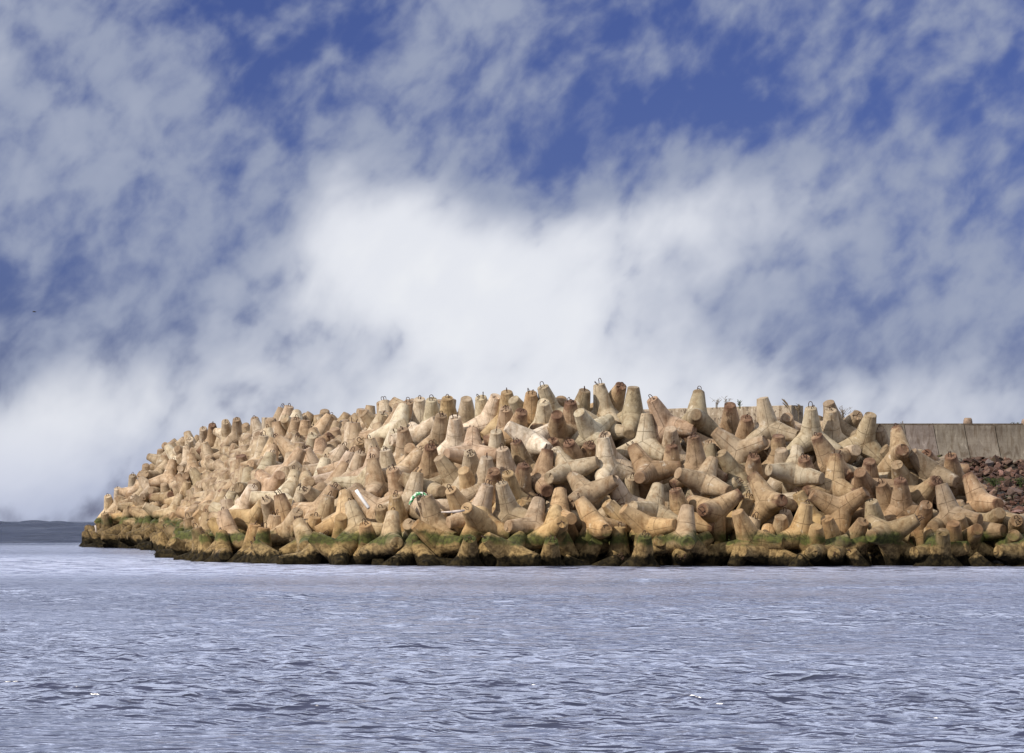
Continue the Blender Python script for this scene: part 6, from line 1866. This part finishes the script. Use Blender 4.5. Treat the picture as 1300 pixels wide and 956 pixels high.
# ------------------------------------------------------------------ rubble slope
def rock(rnd, size):
    bm = bmesh.new(); sx, sy, sz = (rnd.uniform(.7, 1.25) for _ in range(3))
    for _ in range(11):
        v = Vector((rnd.gauss(0, 1), rnd.gauss(0, 1), rnd.gauss(0, 1))).normalized()*rnd.uniform(.85, 1.1)
        bm.verts.new((v.x*sx*size, v.y*sy*size, v.z*sz*size*.75))
    r = bmesh.ops.convex_hull(bm, input=bm.verts)
    bmesh.ops.delete(bm, geom=[e for e in r['geom_interior'] if isinstance(e, bmesh.types.BMVert)], context='VERTS')
    bmesh.ops.recalc_face_normals(bm, faces=bm.faces)
    bm.verts.ensure_lookup_table(); bm.verts.index_update()
    vs = [v.co.copy() for v in bm.verts]; f = [tuple(v.index for v in fc.verts) for fc in bm.faces]; bm.free()
    return vs, f
rnd = random.Random(21); mb = MB()
for k in range(2600):
    y = rnd.uniform(135.2, 162); x = rnd.uniform(19.6, 33.5 if k < 2100 else 60)
    s = rnd.choice((.13, .16, .2, .2, .26, .34))*rnd.uniform(.8, 1.2)
    z = float(rubble_h(np.float64(x), np.float64(y)))+rnd.uniform(-.1, .22)
    vs, f = rock(rnd, s); mb.add([v+Vector((x, y, z)) for v in vs], f)
o = mb.build('rubble', M['rubble'], None, False)
tag(o, 'slope of small reddish granite rubble between the sea wall and the tetrapods', 'rubble', kind='stuff')
BOULDERS = [(1247,623,.42,'pale'),(1272,604,.40,'red'),(1292,652,.45,'red'),(1256,588,.36,'grey'),(1288,627,.6,'dark'),(1270,640,.35,'tan')]
BL = {'pale': 'small pale whitish boulder bright among the reddish rubble', 'red': None, 'grey': 'grey boulder lying at the foot of the sea wall',
      'dark': 'largest dark brown boulder on the rubble slope', 'tan': 'tan boulder below the dark one on the rubble slope'}
BC = {'pale': (.46, .40, .36), 'red': (.20, .115, .095), 'grey': (.17, .14, .13), 'dark': (.10, .07, .06), 'tan': (.26, .19, .14)}
reds = ['reddish boulder in the upper part of the rubble slope', 'reddish boulder low on the rubble slope just above the tetrapods']
for bx, by, s, c in BOULDERS:
    # where the view ray meets the rubble surface
    Yb = next((yy/10 for yy in range(1350, 1640) if float(at(bx, by, yy/10).z) <= float(rubble_h(0, np.float64(yy/10)))+.1), 160)
    vs, f = rock(rnd, s)
    mm = M.get('b_'+c) or simple('boulder stone '+c, BC[c], .9, .3, 5); M['b_'+c] = mm
    bo = mesh_obj('boulder', vs, f, mm, None, False, at(bx, by, Yb))
    bv = bo.modifiers.new('edge', 'BEVEL'); bv.width = .03; bv.segments = 2
    tag(bo, BL[c] or reds.pop(0), 'boulder', 'boulders on the rubble slope')

# ------------------------------------------------------------------ sea wall (curved face) and parapet
def wall_strip(x0, x1, zt, zb, lean, y0):
    prof = []
    for k in range(9):
        s = k/8; z = zb+(zt-zb)*s; prof.append((y0-lean*(1-s)**2.2, z))
    prof += [(y0-.10, zt), (y0-.10, zt+.07), (y0+.9, zt+.07), (y0+.9, zb)] if False else [(y0+.9, zt), (y0+.9, zb)]
    n = len(prof); skew = .42
    sx = [skew*(1-min(1, max(0, (z-zb)/(zt-zb)))) for (_, z) in prof]
    vs = [(x0+sx[i], y, z) for i, (y, z) in enumerate(prof)]+[(x1+sx[i], y, z) for i, (y, z) in enumerate(prof)]
    fs = [(i, i+n, (i+1) % n+n, (i+1) % n) for i in range(n)]+[tuple(range(n)), tuple(range(2*n-1, n-1, -1))]
    return vs, fs
root = link(bpy.data.objects.new('sea_wall', None)); root.location = (36, 161, 5)
tag(root, 'long grey concrete sea wall with a concave panelled face above the rubble', 'sea wall')
rnd = random.Random(4); x = 13.5; k = 0
while x < 62:
    w_ = rnd.choice((1.55, 1.62, 1.7)); vs, fs = wall_strip(x, x+w_-.035, 7.34+rnd.uniform(-.015, .015), 4.7, .9, 161+rnd.uniform(-.02, .02))
    pnl = mesh_obj('panel', [Vector(v)-Vector((36, 161, 5)) for v in vs], fs, M['wall'], root, False)
    g = rnd.uniform(.82, 1.15); pnl.color = (g, g*rnd.uniform(.96, 1.02), g*rnd.uniform(.92, 1.0), 1); x += w_; k += 1
mb = MB(); mb.box((13.5, 161.16, 7.36), (62, 162.0, 7.44)); cp = mb.build('coping', M['wall'], root, False); cp.color = (.6, .56, .5, 1)
cp.data.transform(Matrix.Translation(-root.location))

proot = link(bpy.data.objects.new('parapet_wall', None)); proot.location = (0, 167, 7)
tag(proot, 'weathered concrete parapet wall running along the crest behind the tetrapods', 'parapet')
A0, A1 = Vector((15.2, 158.0, 0)), Vector((-16.1, 190.0, 0)); dv = A1-A0; Ln = dv.length; dn = dv.normalized(); nn = Vector((dn.y, -dn.x, 0))
if nn.y > 0: nn = -nn
def pbox(s0, s1, zb, zt0, zt1, front, back, name, mat, sub=24):
    vs = []; fs = []
    for i in range(sub+1):
        s = s0+(s1-s0)*i/sub; zt = zt0+(zt1-zt0)*i/sub; p = A0+dn*s
        for (o_, z) in ((front, zb), (front, zt-.03), (front-.03, zt), (-back, zt), (-back, zb)):
            j = noise.noise(Vector((s*.9, z*1.3, o_)))*.05 if z > zb else 0
            q_ = p+nn*(o_+j*.6); vs.append((q_.x, q_.y-167, z+j*.5-7))
    for i in range(sub):
        for k in range(5): fs.append((i*5+k, i*5+(k+1) % 5, (i+1)*5+(k+1) % 5, (i+1)*5+k))
    fs += [(0, 4, 3, 2, 1), tuple(sub*5+k for k in range(5))]
    return mesh_obj(name, vs, fs, mat, proot, False)
pbox(0, Ln-1.1, 5.2, 8.33, 8.63, 0, 1.0, 'wall_body', M['parapet'], 60)
pbox(Ln-1.09, Ln, 5.2, 8.78, 8.78, .35, 1.2, 'end_block', M['parapet'], 4)

def stub(px, py_top, Yd, w, hgt, label, mat):
    base = at(px, py_top, Yd); base.z -= hgt; mb = MB(); n = 10; vs = []; rows = ((0, 1.0), (.55, .98), (.8, .9), (1.0, .72))
    for (t_, r_) in rows:
        for k in range(n):
            a = 2*math.pi*(k+.5)/n; rr = w*r_*(1+.10*math.sin(k*2.3))
            c_, s_ = math.cos(a), math.sin(a); sq = 1/max(abs(c_), abs(s_))**.6
            vs.append((rr*c_*sq, rr*s_*sq, hgt*t_))
    fs = [(i*n+k, i*n+(k+1) % n, (i+1)*n+(k+1) % n, (i+1)*n+k) for i in range(3) for k in range(n)]+[tuple(3*n+k for k in range(n)), tuple(range(n))[::-1]]
    mb.add(vs, fs); o = mb.build('mooring_stub', mat, None, True, base)
    tag(o, label, 'bollard', 'stubs on the sea wall')
stub(1228.5, 530.5, 161.4, .24, .50, 'small rust-brown stub standing alone on top of the sea wall', M['b_tan'])
stub(1303, 532, 161.4, .28, .44, 'small brown stub on the sea wall cut off by the picture edge', M['b_tan'])

# ------------------------------------------------------------------ plants on the crest
def plant(px, py, Yd, hgt, n, spread, lean, mat, label, plume=False, seed=1):
    rnd = random.Random(seed); base = at(px, py, Yd); mb = MB()
    for i in range(n):
        a = rnd.uniform(0, 2*math.pi); r0 = rnd.uniform(0, spread*.25)
        hh = hgt*rnd.uniform(.55, 1.0); dx = rnd.gauss(0, spread)+lean; dy = rnd.gauss(0, spread)
        p0 = Vector((r0*math.cos(a), r0*math.sin(a), -.25)); pts = [p0]; rr = [.012]
        for k in range(1, 5):
            s = k/4; pts.append(Vector((p0.x+dx*s*s, p0.y+dy*s*s, hh*s))); rr.append(.012*(1-.6*s))
        if plume and rnd.random() < .8: rr[3] = .05; rr[4] = .03
        mb.tube(pts, rr, 4)
        for q_ in range(rnd.randint(1, 4) if not plume else 1):
            s = rnd.uniform(.3, .95); b = pts[0].lerp(pts[4], s); e = b+Vector((rnd.gauss(0, .09), rnd.gauss(0, .09), rnd.uniform(.03, .16)))
            mb.tube([b, (b+e)/2+Vector((0, 0, .015)), e], [.008, .016, .003], 3)
    o = mb.build('weed_plant', mat, None, False, base); tag(o, label, 'plant', 'weeds on the crest')
PL = [(1004,528,157,1.0,4,.16,-.28,'dryplant','tall feathery dry grass stalk leaning left beside the rounded tetrapod',True),
      (1014,529,157,.70,5,.14,-.12,'dryplant','shorter pale grass plume right of the tall leaning one',True),
      (1070,532,157,.72,16,.28,0,'dryplant','bare twiggy bush behind the right crest tetrapods',False),
      (1078,535,158,.5,10,.2,.1,'greenplant','low dark weed beside the twiggy bush',False),
      (910,513,158,.42,7,.25,0,'dryplant','thin dry stems on the parapet right of the tall tetrapod',False),
      (922,513,158.5,.45,6,.2,.05,'dryplant','sparse dry weed in the middle of the parapet top',False),
      (939,513,158.3,.28,8,.2,0,'greenplant','small low weed on the parapet nearest the tall right tetrapod',False),
      (1146,541,161.6,.32,5,.08,0,'dryplant','tiny upright weed on the sea wall beside the last crest tetrapods',False),
      (1180,541,161.6,.14,10,.2,0,'greenplant','low tuft on the sea wall between the tiny upright weed and the stub',False),
      (1288,541,161.6,.22,12,.25,0,'greenplant','dark low tuft on the sea wall near the picture edge',False),
      (1224,591,159.6,.42,26,.38,0,'feather','dark dead bush at the foot of the sea wall',False),
      (1236,592,159.2,.35,22,.35,0,'dryplant','brown dead bush beside the dark one at the wall foot',False),
      (1262,614,150,.32,40,.45,0,'greenplant','green weed clump growing in the middle of the rubble',False),
      (1296,613,150,.3,26,.3,0,'greenplant','green weed clump on the rubble at the picture edge',False)]
for i, (a, b, c, d, e, f, g, h_, l, pl) in enumerate(PL): plant(a, b, c, d, e, f, g, M[h_], l, pl, i+3)

# ------------------------------------------------------------------ debris on the tetrapods
DEB = {'pipe': [(452,622,138),(458,631,138),(468,645,137.5)], 'rope': [(520,641,136),(524,632,136),(530,627,136),(537,627,136),(542,631,136),(545,637,136),(546,643,136)],
 'plank': [(560,650,131),(571,650,131),(582,649,131),(590,648,131)], 'post': [(121,667,225),(123,679,225)], 'pole': [(626.5,618,138),(627,650,137)], 'blue': (291,653,165)}
def tubething(name, pts, rad, mat, label, cat):
    P = [at(*p) for p in pts]; o0 = P[0].copy(); mb = MB(); mb.tube([p-o0 for p in P], rad, 8)
    tag(mb.build(name, mat, None, True, o0), label, cat)
tubething('plastic_pipe', DEB['pipe'], .085, M['plastic'], 'white plastic pipe leaning between the tetrapods left of centre', 'pipe')
tubething('rope', DEB['rope'], [.06, .09, .10, .10, .09, .08, .07], M['rope'], 'green and white rope draped over a tetrapod', 'rope')
tubething('driftwood_plank', DEB['plank'], [.02, .05, .06, .04], M['drift'], 'pale driftwood board lying flat between two front tetrapods', 'plank')
tubething('white_post', DEB['post'], .07, M['drift'], 'short pale post leaning among the dark rocks at the far tip', 'post')
tubething('vertical_pole', DEB['pole'], .045, M['plastic'], 'thin pale pole upright in the gap between two upright tetrapods', 'pole')
p = at(*DEB['blue']); mb = MB(); mb.tube([(-.3, 0, -.05), (-.1, 0, .1), (.15, 0, .08), (.33, 0, -.08)], [.08, .2, .22, .1], 8)
tag(mb.build('plastic_bag', M['blue'], None, True, p), 'crumpled faded blue plastic rubbish on the lower left heap', 'rubbish')
# sea bird far up left
p = at(43.5, 396, 170); mb = MB()
mb.tube([(-.10, 0, 0), (-.04, 0, .012), (.05, 0, .012), (.12, 0, .0)], [.01, .03, .03, .01], 8)
for s in (-1, 1): mb.add([(0, 0, .02), (.05, 0, .02), (.01, s*.12, .05), (-.03, s*.12, .05), (-.07, s*.26, .01)], [(0, 1, 2, 3), (3, 2, 4)] if s > 0 else [(3, 2, 1, 0), (4, 2, 3)])
bd = mb.build('seabird', M['feather'], None, True, p); sd = bd.modifiers.new('thick', 'SOLIDIFY'); sd.thickness = .012
tag(bd, 'tiny dark seabird flying in the cloudy sky', 'bird')

# ------------------------------------------------------------------ water
rs = np.random.default_rng(5)
def waves(X, Y, dx, dy):
    Z = np.zeros_like(X); rr = np.random.default_rng(9)
    for k in range(110):
        lam = .19*(1.045**k)
        if lam > 7: break
        th = rr.normal(0, .34)+R(96)               # travelling roughly towards the viewer
        amp = .0098*lam**.9*rr.uniform(.6, 1.3) if lam < .9 else .0098*.9**.9*(.9/lam)**.6*rr.uniform(.6, 1.3)
        kx, ky = math.cos(th)*2*math.pi/lam, math.sin(th)*2*math.pi/lam
        ph = X*kx+Y*ky+rr.uniform(0, 6.28)+.7*np.sin(X*kx*.9+Y*.35/lam+k)+.5*np.sin(Y*ky*.23-X*.9/lam+2*k)
        w = np.clip((lam/np.maximum(dy, .01)-2.2)/2.0, 0, 1)
        Z += amp*w*(1-2*np.abs(np.sin(ph/2))**1.15)*.9
    G = .62+.30*np.sin(Y*.55+1.5*np.sin(X*.31+1)+.9*np.sin(X*.13))*np.sin(X*.37+Y*.23+2*np.sin(Y*.11))+.35*np.sin(Y*.19+2*np.sin(X*.09)+.7)
    return Z*np.clip(G+.25, .3, 1.6)
Yr = [-400, -100, -20, 6, 14]; y = 17.0
while y < 240: Yr.append(y); y += max(.055, .055*(y/22)**1.25)
while y < 460: Yr.append(y); y += 1.3
while y < 1300: Yr.append(y); y += 4.5
while y < 30000: Yr.append(y); y *= 1.05
Yr = np.array(Yr); inner = np.linspace(-.305, .305, 421)
ext = np.array([.33, .38, .48, .8, 2, 6]); U = np.concatenate([-ext[::-1], inner, ext])
W = np.maximum(Yr, 60.0); W[Yr > 60] = Yr[Yr > 60]
W = np.where(Yr < 17, 200, np.maximum(Yr, 17.0)); 
Xw = W[:, None]*U[None, :]; Yw = np.repeat(Yr[:, None], len(U), 1)
dY = np.gradient(Yr)[:, None]*np.ones_like(Xw); dX = np.abs(np.gradient(Xw, axis=1))
fade = (np.abs(U) < .306)[None, :]*(Yr > 16.5)[:, None]*(Yr < 300)[:, None]
Zw = np.where(fade, waves(Xw, Yw, dX, dY*1.0), 0)
env = np.clip((Yw-246)/14, 0, 1)
sw = sum(a_*np.sin(Yw*2*math.pi/l_+Xw*c_+2*np.sin(Xw*.05+l_)) for a_, l_, c_ in ((.09, 11, .31), (.08, 8.3, -.42), (.06, 6.1, .75), (.06, 14, .12)))*env*np.clip((460-Yw)/30, 0, 1)
big = sum(a_*np.sin(Yw*2*math.pi/l_+Xw*c_+1.7*np.sin(Xw*.021+l_)+p_) for a_, l_, c_, p_ in ((.55, 96, .045, 0), (.45, 71, -.07, 1), (.40, 57, .115, 2), (.34, 44, -.16, 4), (.24, 33, .27, 5)))
big = (big+.35*np.abs(big))*np.clip((Yw-330)/450, 0, 1)*np.clip((1290-Yw)/60, 0, 1)
Zw += (sw+big)*(np.abs(U) < .306)[None, :]
nU = len(U)
fs = [(j*nU+i, j*nU+i+1, (j+1)*nU+i+1, (j+1)*nU+i) for j in range(len(Yr)-1) for i in range(nU-1)]
def water_mat():
    m, t, b = new_mat('choppy sea water')
    geo = t.new('ShaderNodeNewGeometry'); pos = geo.outputs['Position']
    sp = t.vm('MULTIPLY', pos, (.46, 1.1, 1.0))
    n1 = t.m('POWER', t.m('SUBTRACT', 1.0, t.m('ABSOLUTE', t.m('SUBTRACT', t.m('MULTIPLY', t.noise(sp, 2.1, 3, .55, .1), 2.0), 1.0))), 3.0); n2 = t.noise(sp, 7.0, 3, .6, .1); n3 = t.noise(sp, .22, 3, .5); n4 = t.noise(sp, .045, 3, .5)
    hgt = t.m('ADD', t.m('MULTIPLY', n1, .10), t.m('MULTIPLY', n2, .028))
    hgt = t.m('ADD', hgt, t.m('MULTIPLY', n3, .03))
    gust = t.ramp(n4, .38, .62, .7, 1.25)
    hgt = t.m('MULTIPLY', hgt, gust)
    t.put(b.inputs['Normal'], t.bump(hgt, 1.0, 1.0))
    base = (.030, .036, .080)
    xyz = t.new('ShaderNodeSeparateXYZ'); t.put(xyz.inputs[0], pos)
    open_sea = t.ramp(xyz.outputs[1], 215, 275)
    base = t.mix(open_sea, base, (.012, .017, .036))
    # thin foam streaks close to the mound, plus whitening painted over the heap's reflection
    near = t.m('MULTIPLY', t.m('MULTIPLY', t.ramp(xyz.outputs[1], 98, 131), t.ramp(xyz.outputs[1], 185, 140)), t.m('ADD', .62, t.ramp(xyz.outputs[0], 2, -8, 0, .3)))
    fo = t.ramp(t.noise(t.vm('MULTIPLY', pos, (.45, .9, 1)), 1.6, 5, .7, .6), .42, .60)
    f = t.m('MULTIPLY', t.m('MULTIPLY', fo, near), .85)
    t.put(b.inputs['Base Color'], t.mix(f, base, (.55, .58, .74)))
    t.put(b.inputs['Roughness'], t.m('ADD', .20, t.m('MULTIPLY', f, .4)))
    t.put(b.inputs['IOR'], t.m('SUBTRACT', 1.5, t.m('MULTIPLY', open_sea, .46))); b.inputs['Specular IOR Level'].default_value = .7
    return m
me = bpy.data.meshes.new('water'); nv = Xw.size
me.vertices.add(nv); me.vertices.foreach_set('co', np.stack([Xw, Yw, Zw], 2).astype(np.float32).ravel())
fa = np.array(fs, dtype=np.int32); me.loops.add(fa.size); me.loops.foreach_set('vertex_index', fa.ravel())
me.polygons.add(len(fa)); me.polygons.foreach_set('loop_start', np.arange(0, fa.size, 4, dtype=np.int32)); me.polygons.foreach_set('loop_total', np.full(len(fa), 4, dtype=np.int32))
me.polygons.foreach_set('use_smooth', np.ones(len(fa), bool)); me.update(calc_edges=True); me.validate()
me.materials.append(water_mat()); wo = link(bpy.data.objects.new('water', me))
tag(wo, 'choppy blue-grey sea in front of the breakwater', kind='structure')

# ------------------------------------------------------------------ camera
cam = bpy.data.cameras.new('camera'); co = link(bpy.data.objects.new('camera', cam))
co.location = (0, 0, CAMH); co.rotation_euler = (R(90), 0, 0)
cam.sensor_width = 36; cam.lens = 36*FP/1300; cam.shift_y = (PY-478)/1300; cam.clip_end = 60000; cam.clip_start = .5
sc.camera = co

# ------------------------------------------------------------------ sun and sky
SUN_EL, SUN_AZ = R(33), R(234)      # azimuth clockwise from +y
sd = Vector((math.sin(SUN_AZ)*math.cos(SUN_EL), math.cos(SUN_AZ)*math.cos(SUN_EL), math.sin(SUN_EL)))
sun = bpy.data.lights.new('sun', 'SUN'); so = link(bpy.data.objects.new('sun', sun))
sun.energy = 4.6; sun.angle = R(1.2); sun.color = (1.0, .91, .79); so.location = (-60, -60, 60)
so.rotation_euler = (-sd).to_track_quat('-Z', 'Y').to_euler()
world = bpy.data.worlds.new('World'); sc.world = world; world.use_nodes = True
t = NT(world.node_tree); bg = world.node_tree.nodes['Background']
sky = t.new('ShaderNodeTexSky'); sky.sky_type = 'NISHITA'; sky.sun_disc = False; sky.sun_elevation = SUN_EL; sky.sun_rotation = SUN_AZ
sky.air_density = 1.0; sky.dust_density = .6; sky.ozone_density = 2.0
d = t.new('ShaderNodeTexCoord').outputs['Generated']
dv = t.vm('MULTIPLY', d, (36.86, 36.86, 36.86))
sp = t.new('ShaderNodeSeparateXYZ'); t.put(sp.inputs[0], dv); u, w, v = sp.outputs
# u, v: degrees-like direction coordinates (u to the right of +y, v up from the horizon), 1 unit = 1.55 degrees
def blob(cu, cv, su, sv, rot=0.0):
    c, s = math.cos(R(rot)), math.sin(R(rot))
    a = t.m('SUBTRACT', u, cu); b = t.m('SUBTRACT', v, cv)
    x = t.m('ADD', t.m('MULTIPLY', a, c/su), t.m('MULTIPLY', b, s/su))
    y = t.m('ADD', t.m('MULTIPLY', a, -s/sv), t.m('MULTIPLY', b, c/sv))
    return t.m('EXPONENT', t.m('MULTIPLY', t.m('ADD', t.m('MULTIPLY', x, x), t.m('MULTIPLY', y, y)), -1.0))
warp = t.noise(dv, .55, 3, .5, 0.0, 1)
wv = t.vm('ADD', dv, t.vm('MULTIPLY', t.vm('SUBTRACT', warp, (.5, .5, .5)), (.55, .55, .55)))
sw = t.new('ShaderNodeSeparateXYZ'); t.put(sw.inputs[0], wv)
ca, sa = math.cos(R(48)), math.sin(R(48))      # the cloud rows climb to the right
al = t.m('ADD', t.m('MULTIPLY', sw.outputs[0], ca*.76), t.m('MULTIPLY', sw.outputs[2], sa*.76))
ac = t.m('ADD', t.m('MULTIPLY', sw.outputs[0], -sa*1.06), t.m('MULTIPLY', sw.outputs[2], ca*1.06))
cb = t.new('ShaderNodeCombineXYZ'); t.put(cb.inputs[0], al); t.put(cb.inputs[1], sw.outputs[1]); t.put(cb.inputs[2], ac)
st = cb.outputs[0]
nA = t.noise(st, .60, 4, .48, .0)          # large banks
nB = t.noise(st, 2.0, 3, .45, .0)          # puffs
nC = t.noise(st, 4.6, 4, .55)                # wisps
# broad cover: more cloud low down, big bank in the middle, left veil
blobs = [(-1.55, 3.35, 1.75, 1.05, -8, .85), (.6, 2.5, 2.9, 1.4, 0, .70), (2.9, 4.0, 2.9, .85, 8, .50), (-5.4, 4.6, 1.6, 2.4, 40, .26),
         (-5.7, 5.9, 2.0, 1.2, 0, .22), (-6.2, 3.6, .9, .6, 0, .2), (-1.9, 5.0, 2.2, .55, 38, .26), (-.6, 6.35, 1.2, .45, 15, .30), (-.3, 1.2, 6.5, .9, 0, .60), (-5.4, 1.3, 2.2, 1.1, 20, .42),
         (6.0, 3.0, 1.6, 1.0, 20, .2), (4.6, 5.6, 2.4, .5, 30, .12), (-6.6, .5, 2.0, .7, 0, .45),
         (-3.2, 5.7, .8, .6, 0, -.30), (.75, 4.35, 1.1, .45, 20, -.26), (2.6, 5.2, 2.6, .6, 8, -.34), (.9, 6.3, 1.0, .5, 0, -.20),
         (-6.4, 2.7, .8, .9, 0, -.32), (-3.0, 3.9, .7, 1.2, 0, -.18), (5.4, 1.3, 2.6, .75, 0, .38), (6.2, 4.8, .9, .8, 0, -.22), (-2.4, 6.5, .9, .5, 0, -.3), (2.2, 6.4, .8, .4, 0, -.2)]
cov = .0
for (a, b_, c_, d_, r_, k_) in blobs: cov = t.m('ADD', cov, t.m('MULTIPLY', blob(a, b_, c_, d_, r_), k_))
den = t.m('ADD', t.m('MULTIPLY', t.m('SUBTRACT', nA, .5), .50), t.m('MULTIPLY', t.m('SUBTRACT', nB, .5), 1.7))
den = t.m('ADD', den, t.m('MULTIPLY', t.m('SUBTRACT', nC, .5), .60))
den = t.m('ADD', den, cov)
# overhead, outside the picture, heavier cloud added to brighten the water's reflections
cov2 = t.m('MULTIPLY', t.ramp(v, 6.6, 9.5), .85)
den = t.m('ADD', den, cov2)
den = t.m('ADD', den, t.m('MULTIPLY', t.ramp(v, 2.5, 5.0), .07))
cm = t.ramp(den, -.30, .62)
thick = t.ramp(t.m('ADD', t.m('ADD', cov, cov2), t.m('ADD', t.m('MULTIPLY', t.m('SUBTRACT', nA, .5), .6), t.m('MULTIPLY', t.m('SUBTRACT', nB, .5), .45))), .32, 1.02)
hi = t.m('MULTIPLY', t.ramp(v, 9.0, 30.0), 1.0)
ns = sky.outputs[0]
# clear air between the clouds: the sky texture, deepened
blue = t.mix(t.ramp(v, 6.0, 22.0), t.mix(1.0, ns, (.245, .265, .56), 'MULTIPLY'), t.mix(1.0, ns, (.85, .92, 1.1), 'MULTIPLY'))
cloud = t.mix(thick, (3.3, 3.75, 5.0), (8.3, 8.5, 9.0))
added_bank = t.m('MULTIPLY', t.m('MULTIPLY', t.ramp(v, 6.8, 10.5), t.ramp(v, 30, 20)), t.ramp(w, 8, 20))  # unseen bright cloud ahead, added above the view to light up the water
cloud = t.mix(added_bank, cloud, (22.5, 24.5, 31.0))
cloud = t.mix(t.ramp(t.m('ADD', cov, t.m('MULTIPLY', t.m('SUBTRACT', nB, .5), 1.2)), .95, 1.9), cloud, (9.6, 9.7, 9.7))
cloud = t.mix(t.ramp(v, 1.6, .0, 0, .7), cloud, (5.4, 5.9, 7.6))
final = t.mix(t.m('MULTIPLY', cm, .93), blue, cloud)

bg.inputs['Strength'].default_value = .1
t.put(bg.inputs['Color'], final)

sc.view_settings.view_transform = 'Standard'; sc.view_settings.look = 'None'
sc.view_settings.exposure = 0; sc.view_settings.gamma = 1
sc.render.engine = 'CYCLES'; sc.cycles.max_bounces = 5; sc.cycles.sample_clamp_direct = 8; sc.cycles.sample_clamp_indirect = 4
